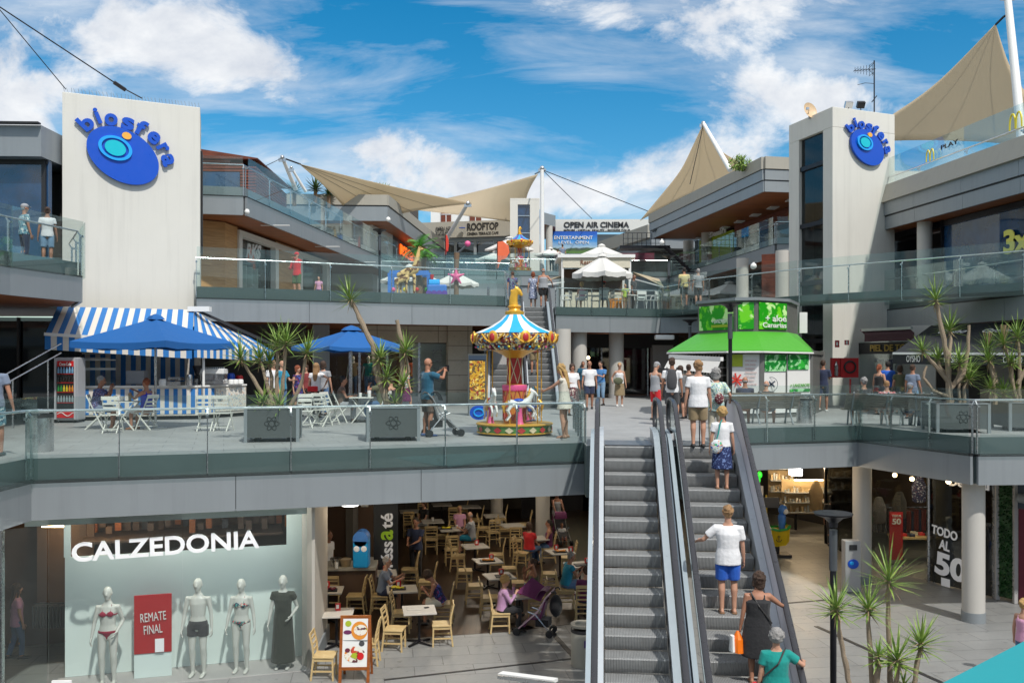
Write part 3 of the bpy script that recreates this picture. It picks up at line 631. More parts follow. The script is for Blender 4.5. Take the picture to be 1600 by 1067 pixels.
for px, d, z1 in ((879, 39.2, 3.15), (963, 43.8, 3.15), (905, 42.5, 3.15), (1150, 43, 3.15)):
 c = thing('round_column', {879: 'round beige column just right of the big carousel', 963: 'round beige column behind the woman with a green shoulder bag', 905: 'shadowed round column between the two beige columns of the arcade', 1150: 'round column behind the green roofed kiosk'}[px], 'column', tuple(A(px, d, 0)))
 M().tube([A(px, d, 0), A(px, d, z1)], .36, 20).build('shaft', 'column', c, smooth=True); M().tube([A(px, d, 0), A(px, d, .2)], .39, 20).build('base', 'pale_grey_wall', c, smooth=True)
sh = thing('arcade_shop', 'dark fashion shop front with magenta poster in the middle arcade', 'shop', tuple(A(960, 46, 0)))
M().wall(A(900, 46), A(1060, 47), 2.45, 3.15, .1).build('lintel', 'dark', sh)
M().wall(A(900, 46.3), A(1030, 47.2), .1, 2.5, .03).build('window', 'dark_glass', sh)
m = M()
for px in (902, 940, 972, 1012): m.box(A(px, 46.1+(px-900)/130, 1.25), (.07, .07, 2.5))
m.build('mullion', 'steel', sh)
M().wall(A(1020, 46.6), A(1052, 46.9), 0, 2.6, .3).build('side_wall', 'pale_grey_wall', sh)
mat('magenta', (.32, .015, .07), .5)
M().box(A(996, 48.6, 1.25), (2.0, .05, 2.3)).build('poster', 'magenta', sh)
text('RED', A(981, 48.5, 1.95), A(992, 48.5, 1.95), .2, 'white_paint', sh); text('SEASON', A(985, 48.5, 1.65), A(1007, 48.5, 1.65), .2, 'white_paint', sh)
M().sph(A(919, 46.25, 1.95), .09).build('lamp', 'warm_lamp', sh)
l = thing('ceiling_light', 'flat white ceiling light under the middle arcade edge', 'light', tuple(A(1038, 41, 2.8))); M().box(A(1038, 43, 2.9), (.9, .4, .22)).build('diffuser', 'white_paint', l, bevel=.05)
C0, C1, C2 = Vector((11.85, 38.9, 0)), Vector((12.7, 36.0, 0)), Vector((15.67, 37.2, 0))
C3 = C0+(C2-C1); rt = thing('lift_tower', 'pale tower with tall dark slot and a blue oval logo on the right', 'tower', (13.8, 38, 0))
dcl = C1-C0
a = C0; b = C0+dcl*.24; c_ = C0+dcl*.79; in_ = (C2-C1).normalized()*1.6
m = M(); ZT = 11.85
m.prism([a[:2], b[:2], (b+in_)[:2], (a+in_)[:2]], 0, ZT-.8); m.prism([c_[:2], C1[:2], C2[:2], (c_+(C2-C1))[:2]], 0, ZT-.8)
m.prism([C0[:2], C1[:2], C2[:2], C3[:2]], ZT-.8, ZT); m.prism([(C0+in_)[:2], (c_+in_)[:2], (c_+in_*2)[:2], C3[:2]], 0, ZT-.82); m.build('wall', 'cream', rt, bevel=.02)
M().prism([(b+in_*.10)[:2], (c_+in_*.10)[:2], (c_+in_*.5)[:2], (b+in_*.5)[:2]], 0, ZT-.81).build('glazing', 'dark_glass', rt)
M().prism([(b+in_*.92)[:2], (c_+in_*.92)[:2], (c_+in_*.99)[:2], (b+in_*.99)[:2]], 0, ZT-.81).build('slot_back', 'interior_dark', rt)
m = M()
for z in (2.6, 5, 7.4, 9.8): m.beam(b+in_*.06+Vector((0, 0, z)), c_+in_*.06+Vector((0, 0, z)), .08, .18)
m.build('slot_beam', 'black_metal', rt)
logo('tower_logo', 'blue oval emblem with curved lettering on the right tower', C1, C2, ZT, .80, 1.65, 10.35)
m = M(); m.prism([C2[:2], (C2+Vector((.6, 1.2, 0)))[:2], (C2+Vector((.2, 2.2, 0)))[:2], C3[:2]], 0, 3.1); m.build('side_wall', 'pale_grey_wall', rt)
ob_ = thing('opposite_building', 'grey and cream shop block facing the terraces from behind the viewer', 'building', (0, -28, ZB))
M().prism([(-45, -38), (45, -38), (45, -28), (-45, -28)], ZB, 10.5).build('wall', 'fascia_beige', ob_)
for z in (-1.1, 3.1, 7.4): M().box((0, -27.9, z+.35), (90, .5, .75)).build('fascia', 'fascia', ob_)
for z in (-2.8, 1.5, 5.7):
 for k in range(9): M().box((-40+k*10, -27.95, z), (8.4, .2, 2.7)).build('window', 'interior_dark', ob_)
dsh = thing('satellite_dish', 'beige satellite dish on the roof edge of the right tower', 'satellite dish', tuple(W(1262, 182, 37.5)))
mat('dish', (.62, .45, .28), .5)
rm = Matrix.Rotation(R(25), 3, 'Z') @ Matrix.Rotation(R(75), 3, 'X')
m = M(); vs = []
for r_, h in ((.02, 0), (.18, .02), (.3, .06), (.34, .09)):
 for j in range(20): vs.append(W(1264, 174, 37.4)+rm @ Vector((r_*math.cos(j*math.pi/10), r_*math.sin(j*math.pi/10), h)))
m.add(vs, [(i*20+j, i*20+(j+1) % 20, (i+1)*20+(j+1) % 20, (i+1)*20+j) for i in range(3) for j in range(20)]); m.build('bowl', 'dish', dsh, smooth=True)
m = M(); m.tube([W(1264, 186, 37.4), W(1264, 174, 37.5)], .03); m.tube([W(1264, 178, 37.4), W(1262, 170, 36.9)], .015); m.box(W(1262, 170, 36.9), (.1, .1, .1)); m.build('arm', 'steel', dsh)
for px, lb_ in ((1326, 'grey floodlight tilted up on the roof of the right tower'), (1345, 'dark floodlight beside the antenna mast on the right tower')):
 fl = thing('floodlight', lb_, 'floodlight', tuple(W(px, 172, 37))); M().box(W(px, 164, 37), (.3, .16, .26), rot=Matrix.Rotation(R(35), 3, 'X')).build('lamp_head', 'steel' if px < 1340 else 'black_metal', fl)
 M().tube([W(px, 174, 37), W(px, 166, 37)], .02).build('stem', 'black_metal', fl)
an_ = thing('antenna', 'thin television antenna mast on the roof of the right tower', 'antenna', tuple(W(1366, 176, 37)))
M().tube([W(1366, 178, 37), W(1366, 95, 37)], .028, 6).build('mast', 'black_metal', an_)
m = M(); m.tube([W(1334, 111, 37), W(1368, 108, 37)], .014, 5)
for k in range(7): p = W(1336+k*4.5, 110, 37); m.tube([p+Vector((0, 0, -.12-.02*k)), p+Vector((0, 0, .12+.02*k))], .009, 4); m.tube([p+Vector((0, -.2, 0)), p+Vector((0, .2, 0))], .009, 4)
for s_ in (-1, 1): m.tube([W(1357, 108, 37), W(1366, 108-10*s_, 37)], .01, 4); m.tube([W(1362, 108-8*s_, 37)+Vector((0, -.3, 0)), W(1362, 108-8*s_, 37)+Vector((0, .3, 0))], .01, 4)
m.tube([W(1340, 133, 37), W(1352, 130, 37), W(1366, 131, 37)], .012, 5); m.tube([W(1362, 160, 37), W(1370, 150, 37)], .02, 5); m.build('aerial', 'black_metal', an_)
rn = thing('restaurant_building', 'right building with dark strip windows and a glass fenced roof terrace', 'building', (18, 30, 0))
def fr(d, o=0):            # facade line by depth
 return (14.8+(40.8-d)*.1275+o, d)
FB = [fr(40.8), fr(29), fr(16)]
M().prism([fr(40.8), fr(29), fr(16), (34, 16), (34, 41)], 7.15, 8.0, 0, mbot=1).build('roof', ['fascia', 'soffit_wood'], rn)
fascia(rn, FB, 7.12, 7.62, off=.10); fascia(rn, FB, 7.68, 8.2, off=.16, name='upper_fascia')
m = M(); a1, b1 = off2(FB[0], FB[2], .3); a2, b2 = off2(FB[0], FB[2], -.3)
m.add([(a1.x, a1.y, 8.2), (b1.x, b1.y, 8.2), (b2.x, b2.y, 8.2), (a2.x, a2.y, 8.2), (a1.x+.25, a1.y, 8.95), (b1.x+.25, b1.y, 8.95), (b2.x, b2.y, 8.95), (a2.x, a2.y, 8.95)], [(0, 1, 5, 4), (4, 5, 6, 7), (3, 7, 6, 2), (0, 4, 7, 3), (1, 2, 6, 5), (0, 3, 2, 1)])
m.build('parapet', 'fascia_beige', rn)
def win(d0, d1, o, z0, z1, mt, nm='window'): m = M(); m.wall(fr(d0, o), fr(d1, o), z0, z1, .04); return m.build(nm, mt, rn)
win(40.5, 35.7, .9, Z2, 7.12, 'dark_glass'); win(34.8, 16, .9, Z2, 7.12, 'painted_sky_glass')
win(41, 16, 2.6, Z2, 7.12, 'interior_dark', 'room_wall')
m = M(); m.wall(fr(40.6, .85), fr(16, .85), 6.9, 7.12, .1); m.wall(fr(40.6, .85), fr(16, .85), Z2, Z2+.12, .1)
for d in (40.4, 35.7, 34.7, 26): m.box((fr(d, .85)[0], d, 5.7), (.1, .1, 2.9))
m.build('window_frame', 'black_metal', rn)
M().tube([(*fr(35.25, .5), Z2), (*fr(35.25, .5), 7.15)], .28, 18).build('column', 'column', rn, smooth=True)
mat('sign_yellow', (.75, .70, .12), .5)
text('3x2', (*fr(31.1, .80), 5.45), (*fr(29.2, .80), 5.45), .78, 'sign_yellow', rn, 'offer_lettering', .03, bold=.04)
mat('ghost_white', (.35, .37, .38), .5)
M().tube([(fr(38.3-.42*math.cos(a), .82)[0], 38.3-.42*math.cos(a)*1, 5.5+.42*math.sin(a)) for a in [k*math.pi/10 for k in range(21)]], .03, 5).build('emblem_ring', 'ghost_white', rn)
text('K', (*fr(38.5, .8), 5.2), (*fr(38.0, .8), 5.2), .55, 'ghost_white', rn, 'emblem_letter', .03)
m = M(); m.wall(fr(38.6, .5), fr(37.4, .5), 0, .1, .1)
railing('glass fence with yellow arch logos on the roof terrace at upper right', [fr(40.5, .1), fr(29, .1), fr(22, .1)], 8.95, step=2.6, top=1.1, bot=-.02, off=0, rail=.3, rail_in=-.05)
mat('arch_yellow', (.80, .66, .03), .4, var=.02)
def arches(par, c, u, w_, h):
 m = M(); u = Vector(u).normalized()
 for s_ in (-1, 1):
  pts = [Vector(c)+u*(s_*w_/4+math.cos(a)*w_/4.3)+Vector((0, 0, h*math.sin(a)**.75 if 0 < a < math.pi else 0)) for a in [k*math.pi/12 for k in range(13)]]
  m.tube(pts, w_*.05, 6)
 return m.build('arch_logo', 'arch_yellow', par)
fu = Vector((.1275, -1, 0)).normalized()
for d, s_ in ((39.2, .4), (34.0, .5), (29.3, .6)): arches(rn, (*fr(d, -.03), 9.25), fu, s_, s_*.85)
text('PLAY', (*fr(33.3, -.02), 9.5), (*fr(32.3, -.02), 9.5), .16, 'dark', rn)
M().box((18.2, 42, 9.6), (3.0, 1.5, 1.6)).build('roof_box', 'shop_white', rn)
ts = thing('lower_shop_front', 'row of shop fronts under the footbridge at right', 'shop', (15, 34, 0))
sA, sB, sC, sD = A(1340, 36.6), A(1432, 33.6), A(1490, 31.6), A(1640, 28.6)
M().wall(sA, sB, 0, .25, .1).build('plinth', 'fascia', ts)
M().wall(sA, lerp(sA, sB, .93), .25, 2.55, .03).build('window', 'clear_glass', ts)
M().wall(A(1346, 38.3), A(1445, 36), 0, 3.1, .1).build('display_wall', 'shop_white', ts)
M().wall(A(1424, 33.9), A(1462, 33.5), 0, 3.1, .4).build('pier', 'offwhite_plaster', ts)
m = M(); m.wall(A(1462, 34.5), A(1700, 30), 0, 3.1, .1); m.build('back_wall', 'interior_dark', ts)
M().wall(A(1550, 30.2), A(1582, 29.9), 0, 2.4, .1).build('shutter', 'pale_grey_wall', ts)
m = M(); m.wall(sA+Vector((0, -.1, 0)), sB+Vector((0, -.1, 0)), 2.05, 2.5, .12); m.build('sign_board', 'sign_black', ts)
mat('gold', (.35, .24, .05), .4, metal=.3)
text('PIEL DE TORO', lerp(sA, sB, .2)+Vector((0, -.2, 2.16)), lerp(sA, sB, .97)+Vector((0, -.2, 2.16)), .25, 'gold', ts, 'shop_name', .03, bold=.02)
mat('awning_maroon', (.09, .035, .045), .8)
aw = thing('folded_awning', 'maroon folded awning above the leather shop window', 'awning', tuple(sA+Vector((0, -.4, 2.6))))
m = M(); p, q = A(1346, 35.6), A(1423, 33.2)
m.add([p+Vector((0, .2, 3.0)), q+Vector((0, .2, 3.0)), q+Vector((0, -.3, 2.8)), p+Vector((0, -.3, 2.8)), p+Vector((0, -.3, 2.52)), q+Vector((0, -.3, 2.52))], [(0, 3, 2, 1), (3, 4, 5, 2)]); m.build('canopy', 'awning_maroon', aw)
M().beam(p+Vector((0, -.1, 2.98)), q+Vector((0, -.1, 2.98)), .1, .1).build('cassette', 'offwhite_plaster', aw)
aw = thing('black_awning', 'large black awning with white lettering behind the right yuccas', 'awning', tuple(A(1500, 29, 2)))
m = M(); t0, t1, b0, b1 = A(1455, 32.5, 3.05), A(1700, 28, 3.05), A(1395, 29.6, 2.02), A(1700, 24.6, 1.95)
m.add([t0, t1, b1, b0, b0+Vector((0, 0, -.34)), b1+Vector((0, 0, -.34))], [(0, 3, 2, 1), (3, 4, 5, 2)]); m.add([t0, b0, A(1465, 32.4, 2.0)], [(0, 1, 2)]); mat('awning_black', (.018, .02, .024), .7); m.build('canopy', 'awning_black', aw)
M().beam(b0+Vector((0, -.02, 0)), b1+Vector((0, -.02, 0)), .05, .07).build('front_bar', 'white_paint', aw)
bd = (b1-b0).normalized()
for px0, px1 in ((1420, 1445), (1487, 1516), (1583, 1612)):
 g = lambda px: b0+bd*((px-1395)/305*(b1-b0).length*.985)
 text('OYSHO', g(px0)+Vector((0, -.03, -.27)), g(px1)+Vector((0, -.03, -.27)), .2, 'white_paint', aw, 'lettering', .01)
for f_ in (.22, .5, .78):
 a_ = lerp(lerp(b0, t0, .62), lerp(b1, t1, .62), f_-.1); b_ = lerp(lerp(b0, t0, .62), lerp(b1, t1, .62), f_+.08); nn_ = Vector((0, -.04, .05))
 text('Oysho', a_+nn_, b_+nn_, .45, 'white_paint', aw, 'lettering', .01, up=(t0-b0))
rf = thing('burger_restaurant_building', 'long grey terraced block with lime wall panel and wooden soffits right of centre', 'building', (14, 56, 0))
def g3(d, o=0): return (14.4-(d-49.5)*.123+o, d)
M().prism([g3(49.5), g3(70), (30, 70), (30, 49.2)], 7.45, Z3, 0, mtop=1, mbot=2).build('upper_deck', ['fascia', 'far_tile', 'soffit_wood'], rf)
fascia(rf, [g3(70), g3(49.5), (24, 49.2)], 7.4, 8.1)
railing('glass railing in front of the lime green restaurant wall', [g3(69), g3(49.5), (18.5, 49.3)], Z3, step=2.3, bot=.38)
H0, H1, H2 = (10.0, 65.6), (13.07, 47.1), (20, 48.3)
M().prism([H0, H1, H2, (30, 49), (30, 66)], 10.6, 11.7, 0, mbot=1).build('roof', ['fascia', 'soffit_wood'], rf)
fascia(rf, [H0, H1, H2], 10.55, 11.1, off=.05); fascia(rf, [H0, H1, H2], 11.16, 11.68, off=.1, name='upper_fascia')
m = M()
for a, b in ((H0, H1), (H1, H2)):
 a1, b1 = off2(a, b, .16); m.wall(a1, b1, 11.72, 12.35, .35)
m.build('parapet', 'fascia_beige', rf)
def hw(d, o=0): return (15.65-(d-53.7)*.21+o, d)
M().wall(hw(59), hw(47), 9.75, 10.58, .1, 0, -1).build('wood_frieze', 'slat_wood', rf)
m = M(); m.wall(hw(66, .3), hw(47, .3), Z3, 10.5, .1, 0, -1); m.build('shop_front', 'dark_glass', rf)
m = M(); m.wall(hw(66, 1.5), hw(47, 1.5), Z3, 10.5, .1, 0, -1); m.build('room_wall', 'interior_dark', rf)
mat('lime', (.34, .42, .02), .5, var=.05)
M().wall(hw(64.3, -.1), hw(59, -.1), Z3, 10.3, .1, 0, -1).build('lime_panel', 'lime', rf)
text('McDonald\'s', (*hw(62.8, -.35), 10.22), (*hw(59.6, -.35), 10.22), .36, 'white_paint', rf, 'shop_name', .06, bold=.03)
arches(rf, (hw(50.6, -.5)[0], 50.6, 9.6), (1, .2, 0), .8, .95)
for d in (62.5, 66.5): M().tube([(*g3(d, .6), 0), (*g3(d, .6), 10.6)], .38, 16).build('column', 'column', rf, smooth=True)
m = M(); m.wall((12.3, 69), (17.5, 49), Z2, 7.45, .1, 0, -1); m.build('lower_shop_front', 'dark_glass', rf)
M().wall((14.3, 69), (19.5, 49), Z2, 7.45, .1, 0, -1).build('room_wall', 'interior_dark', rf)
for px, d in ((1160, 50), (1222, 46.5)): M().tube([A(px, d, Z2), A(px, d, 7.42)], .33, 16).build('column', 'column', rf, smooth=True)
M().wall(A(1190, 48), A(1240, 47), Z2, 7.4, .1).build('slatted_wall', 'slat_wood', rf)
m = M()
for k in range(7):
 p = lerp((*g3(65), 0), (*g3(49.6), 0), k/6)+Vector((.9, 0, 0)); m.box((p.x, p.y, 10.56), (.5, .9, .05))
m.build('ceiling_light', 'white_paint', rf)
for px, py, d in ((1033, 386-6, 60), (1175, 417, 48), (1088, 443, 60)):
 c = thing('security_camera', {1033: 'tiny white dome camera on the upper left soffit edge of the restaurant block', 1175: 'white dome camera hanging below the dark balcony right of centre', 1088: 'white dome camera above the transparent parasol screens'}[px], 'camera', tuple(W(px, py, d)))
 M().sph(W(px, py, d)+Vector((0, -.3, 0)), .17, 12).build('dome', 'white_paint', c, smooth=True); M().box(W(px, py-4, d)+Vector((0, -.3, 0)), (.1, .1, .14)).build('bracket', 'white_paint', c)
for px, py, d in ((385, 333, 35.0), (605, 344, 57.3)):
 c = thing('security_camera', {385: 'white dome camera on the dark balcony side above the oak wall', 605: 'white dome camera at the corner of the white walled block'}[px], 'camera', tuple(W(px, py, d)))
 M().sph(W(px, py, d)+Vector((.1, -.25, 0)), .1 if px < 500 else .15, 12).build('dome', 'white_paint', c, smooth=True); M().box(W(px, py-3, d)+Vector((.1, -.2, 0)), (.08, .2, .08)).build('bracket', 'white_paint', c)
def sail(label, c, curves, n=22, thick=.02):
 """membrane over 3 or 4 corners with edges bowed inwards"""
 t = thing('shade_sail', label, 'shade sail', tuple(c[0]))
 c = [Vector(x) for x in c]
 if len(c) == 3: c = [c[0], c[1], c[2], c[0]]; curves = [curves[0], curves[1], curves[2], 0]
 cen = sum(c, Vector())/4
 def edge(a, b, k, s): p = lerp(a, b, s); return p+(cen-p)*k*4*s*(1-s)
 vs = []; 
 for i in range(n+1):
  v = i/n
  for j in range(n+1):
   u = j/n
   b_, t_ = edge(c[0], c[1], curves[0], u), edge(c[3], c[2], curves[2], u)
   l_, r_ = edge(c[0], c[3], curves[3], v), edge(c[1], c[2], curves[1], v)
   vs.append(b_*(1-v)+t_*v+l_*(1-u)+r_*u-(c[0]*(1-u)*(1-v)+c[1]*u*(1-v)+c[2]*u*v+c[3]*(1-u)*v))
 fs = [(i*(n+1)+j, i*(n+1)+j+1, (i+1)*(n+1)+j+1, (i+1)*(n+1)+j) for i in range(n) for j in range(n)]
 o = M().add(vs, fs).build('membrane', 'sail', t, smooth=True); o.modifiers.new('th', 'SOLIDIFY').thickness = thick
 for q in (.25, .5, .75):
  i = round(q*n); pts = [vs[i*(n+1)+j]+Vector((0, 0, -.015)) for j in range(n+1)]
  M().tube(pts, .016, 5).build('seam', 'seam', t)
 return t
mat('seam', (.24, .195, .135), .8)
sail('long narrow brown sail above the planted roof at upper left', [W(467, 256, 52), W(738, 318, 66), W(560, 352, 60)], [.1, .12, .1])
sail('wide brown sail rising to the tall white mast behind the rooftop bar', [W(625, 326, 70), W(660, 318, 78), W(841, 272, 76), W(833, 352, 79)], [.0, .16, .16, .06])
sail('pointed brown sail rising above the burger restaurant roof', [W(1099, 194, 58), W(1188, 268, 52), W(1000, 345, 72)], [.25, .12, .42])
sail('huge brown sail behind the right tower reaching the top right corner', [W(1556, 38, 40), W(1690, 236, 34), W(1325, 224, 50)], [.22, .10, .30])
def mast(label, a, b, r=.13, head=True):
 t = thing('mast', label, 'mast', tuple(b)); M().tube([a, b], [r*.75, r], 14).build('tube', 'white_paint', t, smooth=True)
 if head: m = M(); m.sph(a, r*1.0, 10); m.box(Vector(a)+Vector((0, 0, -.15)), (r*3.2, .08, .2)); m.build('head_fitting', 'steel', t, smooth=True)
mast('slanting white mast among the yuccas on the upper left roof', W(441, 246, 52), W(462, 296, 54)); mast('second leaning white strut on the upper left roof', W(455, 262, 52), W(478, 300, 53), .09)
mast('slanting white strut in front of the rooftop name band', W(731, 318, 64), W(698, 373, 67), .16); mast('tall vertical white mast beside the white lift tower', W(847, 263, 70), A(847, 70, 8.5), .19)
mast('leaning white mast in front of the pointed sail', W(1099, 193, 57.6), W(1141, 266, 54), .15); mast('tall white mast at the top right corner above the roof terrace', W(1574, -8, 39), W(1597, 222, 37), .19)
mast('short white strut between the two middle sails', W(632, 318, 66), W(637, 328, 68), .25, False)
def cable(label, pts, r=.02, tb=None):
 t = thing('cable', label, 'cable', tuple(pts[0])); M().tube(pts, r, 5).build('wire', 'black_metal', t)
 if tb: M().tube(tb, .065, 8).build('turnbuckle', 'black_metal', t)
cable('thick stay cable with a turnbuckle above the left tower', [W(-60, -28, 27), W(192, 138, 30.6)], .022, [W(178, 129, 30.4), W(196, 141, 30.7)]); cable('double lower end of the stay cable on the left tower roof', [W(192, 138, 30.6), W(222, 154, 31.2)], .022); cable('thin stay cable meeting the left end of the left tower roof', [W(-20, -8, 28), W(103, 140, 30)], .016)
cable('right stay cable from the tall central mast', [W(848, 266, 70), W(1012, 330, 66)], .03); cable('steeper stay cable from the tall central mast', [W(848, 266, 70), W(925, 342, 82)], .03)
cable('thin cable dropping from the tip of the pointed sail', [W(1099, 195, 58), W(1078, 288, 60)], .025); cable('thin cable at the tip of the upper left sail', [W(441, 247, 52), W(410, 262, 48)], .02)
cable('black fitting between mast and tip of the huge right sail', [W(1556, 39, 39.5), W(1568, 27, 39), W(1576, 22, 39)], .05); cable('black fitting joining the wide middle sail to its mast', [W(836, 272, 75), W(847, 267, 70)], .06)
cable('black fitting at the tip of the long narrow sail', [W(442, 247, 52), W(470, 257, 52.4)], .05)
mat('step_metal', (.42, .43, .43), .45, metal=.3, var=.22, scale=5)
t_ = MT['step_metal'].node_tree; p_ = t_.nodes['Principled BSDF']
c_0 = N(t_, 'ShaderNodeTexCoord').outputs['Object']; s_0 = N(t_, 'ShaderNodeSeparateXYZ'); t_.links.new(c_0, s_0.inputs[0])
w_0 = mth(t_, 'SINE', mth(t_, 'MULTIPLY', s_0.outputs[0], 2*math.pi/.024))
b_0 = N(t_, 'ShaderNodeBump'); b_0.inputs['Strength'].default_value = 1; b_0.inputs['Distance'].default_value = .006; t_.links.new(w_0, b_0.inputs['Height']); t_.links.new(b_0.outputs[0], p_.inputs['Normal'])
mat('comb_metal', (.36, .37, .38), .35, metal=.8, var=.15, scale=10); mat('handrail_black', (.035, .035, .04), .3, var=.1)
mat('deck_strip', (.50, .54, .58), .35, metal=.1, var=.08); mat('skirt', (.40, .42, .44), .4, metal=.4, var=.15)
glass('balustrade_glass', (.74, .80, .79), .08, .10, (.40, .45, .45))
mat('ad_panel', (.70, .68, .72), .5, var=.12, scale=10); mat('cladding_light', (.48, .53, .58), .4, metal=0, var=.06)
def escalator(label, left_top, ang, zt, zb, width=1.0, inner='balustrade_glass', inr='balustrade_glass', flat=1.6):
 """left_top = ground point at the left end of the top comb line, ang = heading uphill (about z, 0 = +Y)"""
 t = thing('escalator', label, 'escalator', (left_top[0], left_top[1], zt), -ang); t['_o'] = (0, 0, 0)
 rise = zt-zb; run = .4; n = int(rise/.231); rz = rise/n; L = n*run
 K = dict(parent=t, local=True)
 for k in range(n+1):
  z = -k*rz; y0 = -k*run
  prof = [(y0+.36, z), (y0-.03, z), (y0-.045, z-.02), (y0-.03, z-.09), (y0-.005, z-.17), (y0+.02, z-rz+.002), (y0+.36, z-rz)]
  m = M(); m.add([(x, y, zz) for x in (.01, width-.01) for y, zz in prof], [tuple(range(7)), tuple(range(7, 14))[::-1]]+[(i, (i+1) % 7, 7+(i+1) % 7, 7+i)[::-1] for i in range(7)])
  m.build('step', 'step_metal', **K)
 m = M(); m.box((width/2, .36+.55, -.012), (width+.0, 1.1, .03)); m.box((width/2, .31, .0), (width, .10, .012)); m.build('landing_plate', 'comb_metal', **K)
 m = M(); m.box((width/2, -L-.7, -rise-.0+.006), (width, 1.0, .02)); m.build('landing_plate', 'comb_metal', **K)
 def path(dz, ex=flat):     # line parallel to the flight, flat at both ends
  k = rz/run; pts = [Vector((0, ex, dz)), Vector((0, .55, dz))]
  for q in range(1, 5): s = q/4; pts.append(Vector((0, .55-1.0*s, dz-k*(s*s)*.5)))
  y_end = -L-.2; 
  yy = -.45; zz = dz-.5*k
  pts.append(Vector((0, y_end, zz+(y_end-yy)*k+ .0)))
  pts.append(Vector((0, y_end-.5, dz-rise))); pts.append(Vector((0, y_end-1.3, dz-rise)))
  return pts
 for x, s in ((0, -1), (width, 1)):
  o = Vector((x+s*.02, 0, 0))
  lo = path(-.35); hi = path(.26); m = M()
  for i in range(len(lo)-1): m.add([lo[i]+o, lo[i+1]+o, hi[i+1]+o, hi[i]+o, lo[i]+o+Vector((s*.03, 0, 0)), lo[i+1]+o+Vector((s*.03, 0, 0)), hi[i+1]+o+Vector((s*.03, 0, 0)), hi[i]+o+Vector((s*.03, 0, 0))], [(0, 1, 2, 3), (7, 6, 5, 4), (3, 2, 6, 7), (0, 4, 5, 1)])
  m.build('skirt_panel', 'skirt', **K)
  m = M(); a = path(.27)
  for i in range(len(a)-1): m.beam(a[i]+Vector((x+s*.07, 0, 0)), a[i+1]+Vector((x+s*.07, 0, 0)), .12, .05)
  m.build('inner_deck_strip', 'deck_strip', **K)
  m = M(); lo = path(.28); hi = path(.90); X = x+s*.14
  for i in range(len(lo)-1): m.add([lo[i]+Vector((X, 0, 0)), lo[i+1]+Vector((X, 0, 0)), hi[i+1]+Vector((X, 0, 0)), hi[i]+Vector((X, 0, 0))], [(0, 1, 2, 3)])
  cz = .59; y = lo[0].y; m.add([(X, y, .59)]+[(X, y+.31*math.cos(a), .59+.31*math.sin(a)) for a in [math.pi/2-k*math.pi/10 for k in range(11)]], [(0, i+1, i+2) for i in range(10)])
  m.build('balustrade', inner if s < 0 else inr, **K)
  h = path(.93); pts = [Vector((X, y+.36*math.cos(a), .57+.36*math.sin(a))) for a in [-math.pi/2+k*math.pi/10 for k in range(11)]]
  pts = [Vector((X, y-.4, .21))]+pts+[p+Vector((X, 0, 0)) for p in h[1:]]
  M().tube(pts, (.05, .032), 10, ref=(1, 0, 0)).build('handrail', 'handrail_black', smooth=True, **K)
  m = M(); lo = path(-.62); hi = path(.25)
  for i in range(len(lo)-1): X2 = x+s*.2; m.add([lo[i]+Vector((X2, 0, 0)), lo[i+1]+Vector((X2, 0, 0)), hi[i+1]+Vector((X2, 0, 0)), hi[i]+Vector((X2, 0, 0)), lo[i]+Vector((X2+s*.08, 0, 0)), lo[i+1]+Vector((X2+s*.08, 0, 0)), hi[i+1]+Vector((X2+s*.08, 0, 0)), hi[i]+Vector((X2+s*.08, 0, 0))], [(0, 1, 2, 3), (7, 6, 5, 4), (3, 2, 6, 7), (0, 4, 5, 1), (1, 5, 6, 2)])
  m.build('outer_cladding', 'cladding_light', **K)
 return t
EA = R(5.8)
escalator('left escalator without people rising to the terrace', (1.91, 18.83), EA, 0, ZB)
er = escalator('right escalator carrying people up to the terrace', (3.49, 18.67), EA, 0, ZB, inr='ad_panel')
escalator('narrow distant escalator behind the carousel up to the upper terrace', (.55, 41.6), R(-1), Z2, 0, flat=1.0)
escalator('second distant escalator beside the one behind the carousel', (-.95, 41.6), R(-1), Z2, 0, flat=1.0)
def bistro_chair(label):
 t = proto('bistro_chair', label, 'chair', 'white folding bistro chairs')
 m = M()
 for k in range(5): m.box((0, -.17+.085*k, .45), (.40, .07, .018))
 m.build('seat', 'chair_white', t)
 for s in (-1, 1):
  M().beam((s*.19, .21, 0), (s*.19, -.2, .88), .022, .03).build('leg', 'chair_white', t); M().beam((s*.165, -.24, 0), (s*.165, .2, .44), .022, .03).build('leg', 'chair_white', t)
 m = M()
 for z in (.62, .72): m.box((0, -.08-(z-.45)*.24, z), (.37, .012, .045))
 m.box((0, -.19, .86), (.42, .02, .09)); m.build('backrest', 'chair_white', t)
 m = M(); m.beam((-.19, .16, .1), (.19, .16, .1), .02, .02); m.beam((-.165, -.19, .1), (.165, -.19, .1), .02, .02); m.build('stretcher', 'chair_white', t)
 return t
mat('chair_white', (.70, .70, .64), .45, var=.05); mat('table_grey', (.50, .47, .42), .4, var=.08); mat('dark_table_grey', (.30, .29, .28), .4, var=.08)
def bistro_table(label):
 t = proto('bistro_table', label, 'table', 'white folding bistro tables')
 M().box((0, 0, .72), (.68, .68, .025)).build('table_top', 'chair_white', t, bevel=.005)
 for s in (-1, 1):
  M().beam((-.27, s*.27, 0), (.27, s*.27, .70), .03, .03).build('leg', 'chair_white', t); M().beam((.27, s*.24, 0), (-.27, s*.24, .70), .03, .03).build('leg', 'chair_white', t)
 m = M(); m.beam((-.2, -.27, .09), (-.2, .27, .09), .02, .02); m.beam((.2, -.24, .09), (.2, .24, .09), .02, .02); m.build('stretcher', 'chair_white', t); return t
